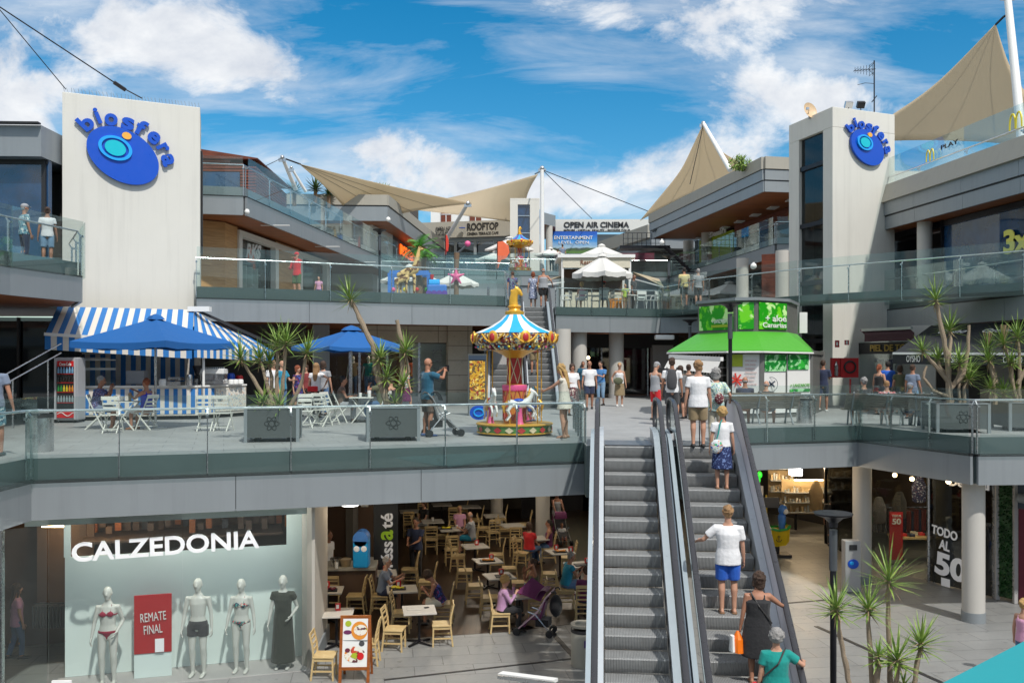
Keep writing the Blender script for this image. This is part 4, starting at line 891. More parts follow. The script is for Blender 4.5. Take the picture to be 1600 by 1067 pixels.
def cafe_chair(label):
 t = proto('cafe_chair', label, 'chair', 'pale wooden cafe chairs')
 M().box((0, 0, .45), (.42, .42, .035)).build('seat', 'chair_wood', t, bevel=.008)
 for s in (-1, 1):
  M().beam((s*.185, .19, 0), (s*.18, .18, .43), .034, .034).build('leg', 'chair_wood', t)
  m = M(); m.beam((s*.185, -.24, 0), (s*.185, -.19, .46), .032, .036); m.beam((s*.185, -.19, .46), (s*.185, -.205, .66), .032, .036); m.beam((s*.185, -.205, .66), (s*.185, -.265, .92), .03, .032); m.build('leg', 'chair_wood', t)
 for z, y, h in ((.58, -.2, .035), (.69, -.213, .035), (.80, -.235, .035), (.89, -.257, .075)): M().box((0, y, z), (.35, .018, h)).build('back_slat', 'chair_wood', t)
 m = M()
 for s in (-1, 1): m.box((s*.185, -.01, .18), (.02, .38, .03)); m.box((s*.182, 0, .40), (.02, .36, .05))
 m.box((0, .185, .26), (.34, .02, .03)); m.box((0, -.21, .26), (.34, .02, .03)); m.build('stretcher', 'chair_wood', t); return t
def cafe_table(label):
 t = proto('cafe_table', label, 'table', 'square cafe tables')
 M().box((0, 0, .735), (.72, .72, .035)).build('table_top', 'table_grey', t, bevel=.006)
 M().tube([(0, 0, .05), (0, 0, .72)], .03, 8).build('column', 'black_metal', t)
 for k in range(4): a = k*math.pi/2+.78; M().beam((0, 0, .06), (.34*math.cos(a), .34*math.sin(a), .02), .05, .035).build('foot', 'black_metal', t)
 return t
def lamp_post(label, loc, h=3.45):
 t = thing('street_lamp', label, 'street lamp', tuple(loc)); l = Vector(loc)
 M().tube([l, l+Vector((0, 0, h-.35))], .055, 12).build('pole', 'black_metal', t, smooth=True)
 M().tube([l+Vector((0, 0, h-1.0)), l+Vector((0, 0, h-.3))], .07, 12).build('lamp_body', 'lamp_grey', t, smooth=True)
 M().lathe(l, [(.07, h-.26), (.08, h-.17), (.17, h-.09), (.32, h-.04), (.33, h-.01), (.05, h)], 24).build('lamp_shade', 'black_metal', t, smooth=True)
 M().lathe(l, [(.17, h-.028), (.31, h-.035), (.31, h-.02)], 24).build('rim', 'lamp_grey', t, smooth=True); return t
mat('lamp_grey', (.10, .11, .12), .35, metal=.5)
lamp_post('nearest black lamp post standing on the lower floor beside the foreground yucca', A(1302, 15.7, ZB), 3.6)
lamp_post('black lamp post in front of the green roofed kiosk', A(1141, 25.2, 0), 3.38)
lamp_post('slim black lamp post behind the bench just left of the green kiosk roof', A(1078, 40, 0), 3.6)
lamp_post('black lamp post on the upper left terrace under the stepped glass railing', A(593, 43, Z2), 3.75)
lamp_post('black lamp post behind the palm trees on the upper left terrace', A(669, 50, 4.3), 3.3); lamp_post('black lamp post right of the white parasol cafe', A(1045, 45, Z2), 2.75)
def bin_(label, loc, r=.24, h=.82, mt='steel', name='litter_bin'):
 t = thing(name, label, 'litter bin', tuple(loc)); l = Vector(loc)
 M().lathe(l, [(r*.98, 0), (r, .02), (r, h-.16)], 28).build('body', mt, t, smooth=True)
 M().lathe(l, [(r*1.02, h-.16), (r*1.02, h-.10)], 28).build('band', 'dark', t, smooth=True)
 M().lathe(l, [(r, h-.05), (r*1.03, h-.04), (r*1.03, h), (r*.7, h), (r*.65, h-.08)], 28).build('rim', mt, t, smooth=True)
 m = M()
 for k in range(4): a = .4+k*math.pi/2; m.beam(l+Vector((r*.95*math.cos(a), r*.95*math.sin(a), h-.2)), l+Vector((r*.95*math.cos(a), r*.95*math.sin(a), h-.03)), .02, .02)
 m.build('lid_support', mt, t); return t
bin_('polished steel bin standing at the left end of the terrace railing', A(63, 17.75)); bin_('steel bin beside the wooden bench near the green kiosk', A(1257, 26.0), .22, .8)
mat('bin_beige', (.42, .40, .34), .5); b = bin_('beige cylindrical bin on the lower floor beside the left escalator', A(912, 18.6, ZB), .26, .85, 'bin_beige'); 
mat('bin_purple', (.08, .02, .2), .4); l = A(912, 18.6, ZB); M().box(l+Vector((.1, -.25, .5)), (.22, .04, .14)).build('sticker', 'bin_purple', b)
mat('planter_grey', (.075, .085, .085), .7, var=.12, scale=8); mat('planter_emboss', (.05, .056, .056), .7)
mat('soil', (.05, .035, .025), .95, bump=.6)
def planter(label, c, wd=1.16, h=.74, rz=R(10)):
 t = thing('planter', label, 'planter', tuple(c), rz); t['_o'] = (0, 0, 0); K = dict(parent=t, local=True)
 m = M(); 
 for s in (-1, 1): m.box((0, s*(wd/2-.03), h/2+.05), (wd-.1, .04, h-.1)); m.box((s*(wd/2-.03), 0, h/2+.05), (.04, wd-.1, h-.1))
 m.build('panel', 'planter_grey', **K)
 for sx in (-1, 1):
  for sy in (-1, 1): M().box((sx*(wd/2-.03), sy*(wd/2-.03), h/2), (.07, .07, h)).build('corner_post', 'fascia', **K)
 m = M()
 for s in (-1, 1): m.box((0, s*(wd/2-.025), h), (wd, .06, .03)); m.box((s*(wd/2-.025), 0, h), (.06, wd, .03))
 m.build('rim', 'fascia', **K)
 m = M()
 for k in range(3):
  a = k*math.pi/3
  for s in (0, 1): m.tube([(.16*math.cos(a)*math.cos(b_)-.06*math.sin(a)*math.sin(b_), -wd/2+.004, h*.55+.16*math.sin(a)*math.cos(b_)+.06*math.cos(a)*math.sin(b_)) for b_ in [q*math.pi/8 for q in range(17)]], .006, 4)
 m.build('emblem', 'planter_emboss', **K)
 M().box((0, 0, h-.08), (wd-.12, wd-.12, .02)).build('soil', 'soil', **K)
 m = M()
 for s in (-1, 1): m.box((s*wd*.3, 0, .03), (.1, wd*.6, .06))
 m.build('foot', 'dark', **K); return t
def leaf_material(name, c1, c2):
 m = bpy.data.materials.new(name); m.use_nodes = True; t = m.node_tree; p = t.nodes['Principled BSDF']
 c = N(t, 'ShaderNodeTexCoord').outputs['Object']; n = noise(t, c, 9, 3, .5)
 mm = N(t, 'ShaderNodeMapRange'); t.links.new(n, mm.inputs[0]); mm.inputs[1].default_value = .35; mm.inputs[2].default_value = .65
 t.links.new(mixc(t, mm.outputs[0], (*c1, 1), (*c2, 1)), p.inputs['Base Color']); p.inputs['Roughness'].default_value = .42
 p.inputs['Transmission Weight'].default_value = 0; MT[name] = m
leaf_material('yucca_leaf', (.10, .21, .03), (.28, .38, .08)); leaf_material('bright_leaf', (.06, .22, .02), (.10, .34, .03)); leaf_material('dark_leaf', (.03, .07, .02), (.07, .12, .03))
mat('yucca_bark', (.30, .235, .165), .9, var=.35, scale=22, bump=.8, bscale=50); mat('palm_bark', (.20, .13, .08), .9, var=.4, scale=25, bump=.8)
mat('dry_leaf', (.30, .22, .12), .8)
def rosette(c, d, L=.55, n=42, wd=.042, droop=.3, rs=1):
 rnd = random.Random(rs); m = M(); d = Vector(d).normalized(); x = d.orthogonal().normalized(); y = d.cross(x); c = Vector(c)
 for i in range(n):
  a = i*2.39996+rnd.uniform(-.2, .2); th = math.acos(1-1.25*(i+.5)/n)*rnd.uniform(.9, 1.08); th = min(th, 2.0)
  o = (x*math.cos(a)+y*math.sin(a)); dr = d*math.cos(th)+o*math.sin(th); l_ = L*rnd.uniform(.8, 1.12)*(1 if th < 1.3 else .85)
  s = dr.cross(d if th > .1 else x).normalized(); nn = s.cross(dr).normalized()
  prev = None; vs = []; dd = dr.copy(); p = c+dr*.01+d*(.05-.08*th)
  for q in range(5):
   f = q/4; ww = wd*(.55+1.2*f if f < .3 else 1.15*(1-f)**.75)/1.0
   if q == 4: ww = .002
   vs += [p-s*ww/2+nn*ww*.18, p-nn*0, p+s*ww/2+nn*ww*.18]
   dd = (dd+Vector((0, 0, -1))*droop*.22*f*math.sin(th)).normalized(); p = p+dd*l_/4
  m.add(vs, [(q*3+k, q*3+k+1, q*3+k+4, q*3+k+3) for q in range(4) for k in range(2)])
 return m
def yucca(label, base, trunks, L=.55, leaf='yucca_leaf', group=None, r0=.06, name='yucca'):
 """trunks: list of point lists in world space ending at a crown, optional last item dict"""
 t = thing(name, label, 'plant', tuple(base), group=group)
 for i, tr in enumerate(trunks):
  o = tr[-1] if isinstance(tr[-1], dict) else {}; pts = [Vector(p) for p in tr if not isinstance(p, dict)]
  n = len(pts); fine = []
  for k in range(n-1):
   for q in range(4): p = lerp(pts[k], pts[k+1], q/4); fine.append(p+Vector((math.sin(k*3+q*1.3+i)*.012, 0, 0)))
  fine.append(pts[-1]); ra = o.get('r', r0); nf = len(fine)
  M().tube(fine, [ra*(1-.45*k/nf)*(1+.12*math.sin(k*2.1)) for k in range(nf)], 9).build('trunk', 'yucca_bark', t, smooth=True)
  if o.get('bare'): continue
  d = (fine[-1]-fine[-3]).normalized()*.5+Vector((0, 0, .6))
  rosette(fine[-1], d, o.get('L', L), o.get('n', 50), .040, .5, i*7+int(abs(base[0]*10))).build('leaf_crown', leaf, t)
  rosette(fine[-1]+Vector((0, 0, -.05)), (.1*math.sin(i*2), .1, -1), o.get('L', L)*.5, 12, .03, .2, i+3).build('dead_leaves', 'dry_leaf', t)
  if o.get('dry'): m = M(); [m.tube([fine[-1], fine[-1]+Vector((random.uniform(-.12, .12), random.uniform(-.1, .1), .45))], .012, 4) for _ in range(7)]; m.build('dry_flower', 'dry_leaf', t)
 return t
P1, P2, P3, P4 = A(428, 20.3), A(613, 20.5), A(1492, 22.9), A(1590, 23.4)
planter('grey planter box holding the multi headed yucca in the left middle', P1); planter('grey planter box in front of the phone man', P2); planter('grey planter box behind the railing right of the benches', P3, 1.25, .72, R(-8)); planter('grey planter box cut by the right picture edge', P4+Vector((.2, 0, 0)), 1.25, .72, R(-8))
w1 = lambda px, py, dd=0: W(px, py, 20.3+dd)
yucca('yucca with many leaf heads in the planter behind the two folded white chairs', P1+Vector((0, 0, .65)), [
 [w1(425, 640), w1(395, 590), w1(376, 558, -.2)], [w1(428, 640), w1(418, 600, .2), w1(405, 560, .4)], [w1(432, 640, .1), w1(433, 590, .1), w1(433, 538, .2), dict(L=.6)],
 [w1(440, 640), w1(442, 595, -.1), w1(447, 535, -.2), dict(L=.6)], [w1(452, 640, .2), w1(470, 600, .2), w1(480, 550, .1)], [w1(424, 640, .1), w1(424, 590, .5), w1(421, 565, .7)],
 [w1(415, 645, -.3), w1(412, 628, -.35), dict(L=.42, n=30)], [w1(436, 645, -.3), w1(436, 632, -.35), dict(L=.5, n=34)], [w1(400, 646, -.2), w1(407, 632, -.2), dict(L=.4, n=26)]], r0=.05)
w2 = lambda px, py, dd=0: W(px, py, 20.5+dd)
yucca('tall yucca leaning far left above the second blue parasol', P2+Vector((0, 0, .65)), [
 [w2(606, 640), w2(600, 612), w2(588, 580), w2(583, 540), w2(562, 497), w2(547, 467), dict(L=.58, r=.085)], [w2(592, 595), w2(594, 558, -.1), dict(L=.42, r=.04)], [w2(604, 612, .1), w2(604, 588, -.1), dict(L=.42, r=.04, n=34)],
 [w2(621, 640), w2(628, 595), w2(628, 535), w2(620, 500), dict(bare=1, r=.075)], [w2(628, 600), w2(638, 580), w2(634, 548, -.1), dict(L=.5, r=.045)], [w2(624, 632), w2(630, 600, -.2), dict(L=.42, r=.04, n=34)], [w2(618, 640, -.3), w2(618, 628, -.3), dict(L=.33, r=.03, n=26)]])
w3 = lambda px, py, dd=0: W(px, py, 22.9+dd)
yucca('big branching yucca right of the benches with the tallest leaf head', P3+Vector((0, 0, .65)), [
 [w3(1484, 632), w3(1483, 605), w3(1481, 570), w3(1475, 530), w3(1462, 468), dict(r=.085, L=.62)], [w3(1484, 600), w3(1470, 580), w3(1452, 562), w3(1441, 547), dict(r=.06, L=.45)], [w3(1482, 620), w3(1458, 610), w3(1442, 590), w3(1448, 572), dict(bare=1, r=.05)],
 [w3(1486, 606), w3(1505, 585), w3(1513, 545), w3(1514, 508), dict(bare=1, r=.06)], [w3(1483, 560), w3(1485, 530, .2), w3(1484, 515, .3), dict(r=.05, L=.6)], [w3(1488, 604), w3(1500, 580, -.2), w3(1499, 565, -.3), dict(r=.04, L=.5)], [w3(1484, 590), w3(1468, 572, .1), w3(1466, 560, .2), dict(r=.04, L=.45)]])
w4 = lambda px, py, dd=0: W(px, py, 23.0+dd)
yucca('small yucca with reddish tipped heads between the two right planters', P3+Vector((.35, 0, .65)), [[w4(1506, 632), w4(1507, 605), w4(1513, 592), dict(L=.5)], [w4(1499, 632), w4(1499, 600), w4(1512, 580, .3), dict(L=.5, r=.04)]], r0=.05)
w5 = lambda px, py, dd=0: W(px, py, 23.4+dd)
yucca('yucca group with a dry flower stalk at the right picture edge', P4+Vector((0, 0, .65)), [
 [w5(1555, 632), w5(1552, 590), w5(1545, 562), dict(L=.55)], [w5(1588, 632), w5(1580, 580), w5(1568, 535), dict(L=.62, dry=1)], [w5(1592, 632), w5(1594, 580), w5(1590, 525), dict(L=.62)], [w5(1590, 600), w5(1612, 560), w5(1618, 540), dict(L=.6)],
 [w5(1570, 632), w5(1568, 612), dict(L=.42)], [w5(1580, 590), w5(1581, 565, -.2), dict(L=.4)], [w5(1586, 630), w5(1585, 610, .1), dict(L=.4)], [w5(1548, 625), w5(1548, 606), dict(L=.45)], [w5(1557, 600), w5(1544, 545, .4), dict(L=.5, dry=1)]], r0=.055)
P5 = A(1392, 14.0, ZB); planter('planter box on the lower floor under the foreground yucca', P5, 1.25, .75)
w6 = lambda px, py, dd=0: W(px, py, 14.0+dd)
yucca('foreground yucca with five bright leaf heads rising from the lower floor', P5+Vector((0, 0, .65)), [
 [w6(1372, 1280), w6(1352, 1150), w6(1325, 1060), w6(1316, 1010), w6(1307, 950, -.1), dict(L=.52)], [w6(1380, 1280), w6(1368, 1150), w6(1360, 1040), w6(1357, 950), dict(L=.50)], [w6(1392, 1280), w6(1394, 1150), w6(1389, 1030, .1), w6(1389, 905, .2), dict(L=.62)],
 [w6(1400, 1280), w6(1412, 1150), w6(1430, 1060), w6(1439, 1005), dict(L=.52)], [w6(1390, 1280), w6(1398, 1150, -.1), w6(1401, 1080, -.1), w6(1402, 1030, -.2), dict(L=.5)], [w6(1366, 1100), w6(1371, 1040, -.1), w6(1372, 1025, -.2), dict(L=.3, n=26)], [w6(1415, 1150), w6(1412, 1085), w6(1412, 1070), dict(L=.26, n=24)]], L=.5, leaf='yucca_leaf', r0=.055)
for px, py, d, L_, lb_ in ((460, 300, 55, 1.3, 'spiky roof yucca behind the slanting mast'), (493, 296, 57, 1.6, 'tallest dark roof yucca beside the long narrow sail'), (514, 303, 57, 1.2, 'small roof yucca under the long narrow sail'), (405, 292, 56, 1.0, 'spiky plant seen beyond the slatted pavilion'), (364, 290, 47, .9, 'spiky plant seen through the pavilion glass')):
 y = thing('roof_yucca', lb_, 'plant', tuple(W(px, py+20, d))); M().tube([W(px, py+22, d), W(px, py, d)], .12, 8).build('trunk', 'palm_bark', y); rosette(W(px, py, d), (0, 0, 1), L_*.55, 60, .12, .4, px).build('leaf_crown', 'dark_leaf', y)
random.seed(3)
for px, py, d, lb_ in ((548, 302, 58, 'low green shrub beneath the sail on the planted roof'), (573, 300, 59, 'taller grassy shrub at the end of the planted roof'), (592, 300, 60, 'dark shrub next to the roof fence posts'), (1158, 258, 49, 'pale grass tuft on the restaurant roof corner')):
 m = M(); c = W(px, py, d)
 for k in range(260):
  a = random.uniform(0, 6.28); r_ = random.uniform(0, .7); q = c+Vector((r_*math.cos(a), r_*math.sin(a)*.6, random.uniform(-.4, .45)*(1-r_*.4))); dd = Vector((random.uniform(-1, 1), random.uniform(-1, 1), random.uniform(.2, 1.6))).normalized()*.28
  s = dd.orthogonal().normalized()*.05; m.add([q-s, q+s, q+dd], [(0, 1, 2)])
 m.build('shrub', 'bright_leaf' if px == 548 else 'yucca_leaf', label=lb_, cat='plant')
m = M()
def palm(label, px, ytop, ybase, d, L_=.75):
 t = thing('palm_tree', label, 'palm tree', tuple(W(px, ybase, d))); b = W(px, ybase, d); tp = W(px-1, ytop, d)
 M().tube([lerp(b, tp, k/8)+Vector((math.sin(k)*.02, 0, 0)) for k in range(9)], [.13*(1-.3*k/8)*(1+.15*(k % 2)) for k in range(9)], 10).build('trunk', 'palm_bark', t, smooth=True)
 m = M(); rnd = random.Random(px)
 for i in range(17):
  a = i*2.4; el = rnd.uniform(-.1, 1.25); p = tp.copy(); dr = Vector((math.cos(a)*math.cos(el), math.sin(a)*math.cos(el), math.sin(el)))
  for q in range(7):
   dr = (dr+Vector((0, 0, -.16))).normalized(); s = dr.cross(Vector((0, 0, 1))).normalized(); p2 = p+dr*L_/7
   for sg in (-1, 1):
    for e in (0, .5):
     b0 = lerp(p, p2, e); tip = b0+s*sg*L_*.30*math.sin((q+1.2)/8.2*math.pi)+dr*L_*.16+Vector((0, 0, -.04)); m.add([b0, b0+dr*.055, tip], [(0, 1, 2)])
   p = p2
 m.build('crown', 'bright_leaf', t); return t
palm('left palm with bright green crown beside the giraffe figure', 655, 388, 461, 35.5, .85); palm('right palm with a leaning crown behind the blue toy frame', 663, 396, 461, 36.5, .75)
mat('stripe_blue', (.02, .17, .48), .7, var=.05); mat('stripe_white', (.66, .62, .56), .75, var=.05); mat('parasol_blue', (.006, .10, .33), .8, var=.08); mat('parasol_white', (.62, .61, .58), .8, var=.06)
mat('awning_beige', (.40, .34, .23), .8)
sk = thing('striped_kiosk', 'blue and white striped snack kiosk at the foot of the left tower', 'kiosk', (-10, 28, 0))
def stripes(par, nm, tl, tr, bl, br, n, m0=('stripe_blue', 'stripe_white'), mod=None):
 m = M()
 for k in range(n):
  a, b = k/n, (k+1)/n; m.add([lerp(tl, tr, a), lerp(bl, br, a), lerp(bl, br, b), lerp(tl, tr, b)], [(0, 1, 2, 3)], k % 2)
 o = m.build(nm, list(m0), par); return o
k0, k1 = A(92, 28.2), A(304, 29.9)
M().wall(k0, k1, 0, 2.9, .12).build('back_wall', 'stripe_white', sk)
dK = Vector((0, -.03, 0)); stripes(sk, 'striped_panel', k0+dK+Vector((0, 0, 2.9)), k1+dK+Vector((0, 0, 2.9)), k0+dK, k1+dK, 27)
c0, c1, c2 = A(118, 26.9), A(308, 27.6), A(384, 29.4)
m = M(); m.wall(c0, c1, .12, .98, .5); m.wall(c1, c2, .12, .98, .5); m.build('counter', 'stripe_white', sk)
m = M(); m.wall(c0+Vector((.05, .1, 0)), c1+Vector((0, .1, 0)), 0, .12, .4); m.wall(c1+Vector((0, .1, 0)), c2+Vector((-.05, .1, 0)), 0, .12, .4); m.build('plinth', 'dark', sk)
m = M(); a, b = off2(c0, c1, .05); m.wall(a, b, .98, 1.03, .6); a, b = off2(c1, c2, .05); m.wall(a, b, .98, 1.03, .6); m.build('counter_top', 'white_paint', sk)
dK = Vector((0, -.02, 0)); stripes(sk, 'striped_panel', c0+dK+Vector((0, 0, .93)), lerp(c0, c1, .985)+dK+Vector((0, 0, .93)), c0+dK+Vector((0, 0, .17)), lerp(c0, c1, .985)+dK+Vector((0, 0, .17)), 27)
cA, cB = lerp(c1, c2, .02)+Vector((.015, -.03, 0)), lerp(c1, c2, .34)+Vector((.015, -.03, 0)); stripes(sk, 'striped_panel', cA+Vector((0, 0, .93)), cB+Vector((0, 0, .93)), cA+Vector((0, 0, .17)), cB+Vector((0, 0, .17)), 5)
print_mat('tile_print', 'd8d4c8', ['9fb4c8', 'c8a890', '8aa0a8'], 16, .58); cA, cB = lerp(c1, c2, .36)+Vector((.02, -.03, 0)), c2+Vector((.02, -.03, 0)); M().add([cA+Vector((0, 0, .93)), cA+Vector((0, 0, .2)), cB+Vector((0, 0, .2)), cB+Vector((0, 0, .93))], [(0, 1, 2, 3)]).build('tiled_panel', 'tile_print', sk)
m = M(); s0, s1 = A(128, 27.9), A(243, 28.9); m.beam(s0+Vector((0, 0, 2.0)), s1+Vector((0, 0, 2.0)), .3, .03); m.beam(s0+Vector((0, 0, 1.85)), lerp(s0, s1, .35)+Vector((0, 0, 1.85)), .3, .03); m.build('shelf', 'white_paint', sk)
m = M(); m.beam(k0+Vector((0, -.2, 3.05)), k1+Vector((0, -.2, 3.05)), .14, .14); m.build('awning_cassette', 'white_paint', sk)
for px in (243, 318): M().tube([A(px, 27.5, 1.0), A(px, 27.5, 2.35)], .04, 8).build('post', 'white_paint', sk)
aw = thing('striped_awning', 'blue and white striped awning over the kiosk counter at left', 'awning', tuple(A(180, 26, 2.3)))
at, bt, ab, bb2 = W(90, 479, 28.3), W(303, 484, 29.6), W(70, 523, 26.0), W(300, 538, 26.6)
stripes(aw, 'canopy', at, bt, ab, bb2, 25); v_ = Vector((0, 0, -.42)); stripes(aw, 'valance', ab, bb2, ab+v_, bb2+v_, 25); M().beam(ab+Vector((0, -.03, .02)), bb2+Vector((0, -.03, .02)), .05, .09).build('front_bar', 'white_paint', aw)
aw = thing('striped_awning', 'second striped awning folding round the right corner of the kiosk', 'awning', tuple(A(350, 28, 2.3)))
at, bt, ab, bb2 = W(304, 486, 29.7), W(352, 505, 32.5), W(303, 541, 26.8), W(428, 549, 30.0)
stripes(aw, 'canopy', at, bt, ab, bb2, 15); v_ = Vector((0, 0, -.33)); stripes(aw, 'valance', ab, bb2, ab+v_, bb2+v_, 27); M().beam(W(303, 483, 29.6), W(442, 545, 30.4), .10, .09).build('folding_arm', 'dark', aw)
m = M(); m.add([bt, bb2, bt+Vector((.05, 0, -.02)), ], [(0, 1, 2)]); M().box(W(312, 483, 29.4), (.7, .25, .16)).build('cassette', 'white_paint', aw)
fd = thing('drinks_fridge', 'red and silver glass door drinks fridge left of the kiosk counter', 'fridge', tuple(A(105, 26.0)))
mat('fridge_grey', (.42, .43, .45), .4); mat('drink_red', (.55, .012, .015), .4)
fc = A(104, 26.0); M().box(fc+Vector((0, .25, .97)), (.62, .55, 1.8)).build('body', 'fridge_grey', fd, bevel=.04)
M().box(fc+Vector((0, -.035, 1.02)), (.50, .03, 1.32)).build('interior', 'dark', fd); M().box(fc+Vector((0, -.04, 1.69)), (.48, .04, .16)).build('header', 'drink_red', fd); M().box(fc+Vector((0, -.04, .27)), (.5, .04, .24)).build('base_panel', 'drink_red', fd)
text('Coca-Cola', fc+Vector((-.17, -.07, 1.64)), fc+Vector((.17, -.07, 1.64)), .09, 'white_paint', fd, 'lettering', .01, bold=.02)
M().tube([fc+Vector((-.23+.046*k, -.065, .25+.05*math.sin(k*.75))) for k in range(11)], .012, 5).build('swoosh', 'white_paint', fd)
dr = [('b_water', (.25, .45, .7)), ('b_cola', (.02, .008, .006)), ('b_green', (.03, .3, .05)), ('b_yellow', (.8, .6, .03)), ('b_orange', (.85, .3, .02)), ('b_clear', (.4, .45, .48))]
for n_, c_ in dr: mat(n_, c_, .2, var=0)
for row, z in enumerate((1.42, 1.17, .90, .60)):
 sh_ = M(); sh_.box(fc+Vector((0, -.055, z-.02)), (.48, .05, .025)); sh_.build('shelf', 'drink_red', fd)
 for k in range(6):
  mt = ['b_water', 'b_cola', ['b_green', 'b_green', 'b_yellow', 'b_yellow', 'b_orange', 'b_orange'][k], 'b_clear'][row]; q = fc+Vector((-.2+.08*k, -.065, z))
  M().lathe(q, [(.028, 0), (.03, .02), (.03, .1), (.012, .15), (.012, .18)], 8).build('bottle', mt, fd, smooth=True)
M().add([fc+Vector((-.26, -.10, .4)), fc+Vector((.26, -.10, .4)), fc+Vector((.26, -.10, 1.58)), fc+Vector((-.26, -.10, 1.58))], [(0, 1, 2, 3)]).build('door_glass', 'clear_glass', fd)
m = M()
for s in (-1, 1): m.box(fc+Vector((s*.28, -.06, .98)), (.05, .08, 1.75))
m.build('door_frame', 'fridge_grey', fd)
for s in (-1, 1): M().sph(fc+Vector((s*.24, .02, .045)), .04, 8).build('castor', 'rubber', fd)
def jug(n_, lb_, px, d, z, r_, h, mt, prof=None):
 l = A(px, d, z); t = M().lathe(l, prof or [(r_*.8, 0), (r_, h*.1), (r_, h*.8), (r_*.8, h)], 14).build(n_, mt, smooth=True, label=lb_, cat=n_.replace('_', ' ')); return t
em = thing('espresso_machine', 'silver espresso machine on the kiosk counter', 'coffee machine', tuple(A(337, 28.1, 1.03))); q = A(334, 28.2, 1.03)
M().box(q+Vector((0, 0, .42)), (.75, .45, .16)).build('top_panel', 'white_paint', em, bevel=.02); M().box(q+Vector((0, .04, .24)), (.72, .36, .22)).build('body', 'bright_steel', em, bevel=.02); M().box(q+Vector((0, -.02, .08)), (.74, .46, .1)).build('drip_tray', 'steel', em)
m = M()
for k in range(10): m.lathe(q+Vector((-.3+.066*k, .05, .5)), [(.025, 0), (.03, .05)], 8)
m.build('cup_row', 'white_paint', em)
gr = thing('coffee_grinder', 'black coffee grinder left of the espresso machine', 'coffee grinder', tuple(A(307, 27.8, 1.03))); q = A(308, 27.9, 1.03); M().lathe(q, [(.09, 0), (.09, .3), (.05, .32), (.13, .55), (.13, .6)], 12).build('hopper', 'black_metal', gr, smooth=True); M().box(q+Vector((0, -.1, .1)), (.12, .12, .2)).build('doser', 'steel', gr)
jug('metal_jug', 'steel jug between the grinder and the small grill', 296, 27.5, 1.03, .09, .33, 'steel'); jug('white_tub', 'white plastic tub with utensils at the left end of the right counter', 254, 27.3, 1.03, .11, .2, 'white_paint')
gl_ = thing('sandwich_grill', 'small silver sandwich grill on the kiosk counter', 'grill', tuple(A(275, 27.5, 1.03))); q = A(275, 27.5, 1.03); M().box(q+Vector((0, 0, .06)), (.4, .35, .12)).build('base', 'steel', gl_); M().box(q+Vector((0, 0, .2)), (.38, .33, .1)).build('lid', 'steel', gl_, bevel=.02); M().tube([q+Vector((-.12, -.2, .18)), q+Vector((.12, -.2, .18))], .012).build('handle', 'black_metal', gl_)
for i, px in enumerate((361, 368, 376)): jug('white_box', ['leftmost white napkin tub on the tiled end of the kiosk counter', 'middle white napkin tub on the tiled end of the kiosk counter', 'rightmost white napkin tub on the tiled end of the kiosk counter'][i], px, 28.7+i*.15, 1.03, .09, .16, 'white_paint')
jug('snack_stand', 'blue and red sweets stand behind the white napkin tubs', 360, 29.1, 1.03, .14, .35, 'logo_blue'); jug('snack_stand', 'red sweets heap at the end of the tiled counter', 374, 29.3, 1.03, .12, .28, 'drink_red')
dc = thing('display_case', 'glass display case on the kiosk counter behind the seated couple', 'display case', tuple(A(150, 27.3, 1.03))); q0, q1 = A(130, 27.1, 0), A(180, 27.4, 0)
m = M(); m.wall(q0, q1, 1.5, 1.56, .3); m.wall(q0, q1, 1.78, 1.82, .3); m.build('shelf', 'white_paint', dc); M().wall(q0, q1, 1.03, 1.80, .02).build('glass', 'clear_glass', dc)
M().box(A(212, 27.7, 1.03)+Vector((0, .1, .24)), (.55, .3, .42)).build('cooler', 'fridge_grey', label='grey counter cooler between the seated man and woman', cat='cooler', bevel=.02)
for k in range(9): jug('jar', 'dark jar in the row on the kiosk shelf', 146+k*6.2, 28.1+k*.045, 2.02, .05, .14, 'b_cola').__setitem__('group', 'dark jars on the kiosk shelf')
for k in range(5): jug('blue_cup', 'blue cup in the row at the right end of the kiosk shelf', 221+k*5, 28.6, 2.02, .055, .15, 'logo_blue').__setitem__('group', 'blue cups on the kiosk shelf')
for px in (149, 190): M().lathe(A(px, 28.2, 2.02), [(.04, 0), (.04, .2), (.015, .28), (.015, .34)], 8).build('bottle', 'drink_red', smooth=True, label={149: 'red bottle left on the kiosk shelf', 190: 'red bottle in the middle of the kiosk shelf'}[px], cat='bottle')
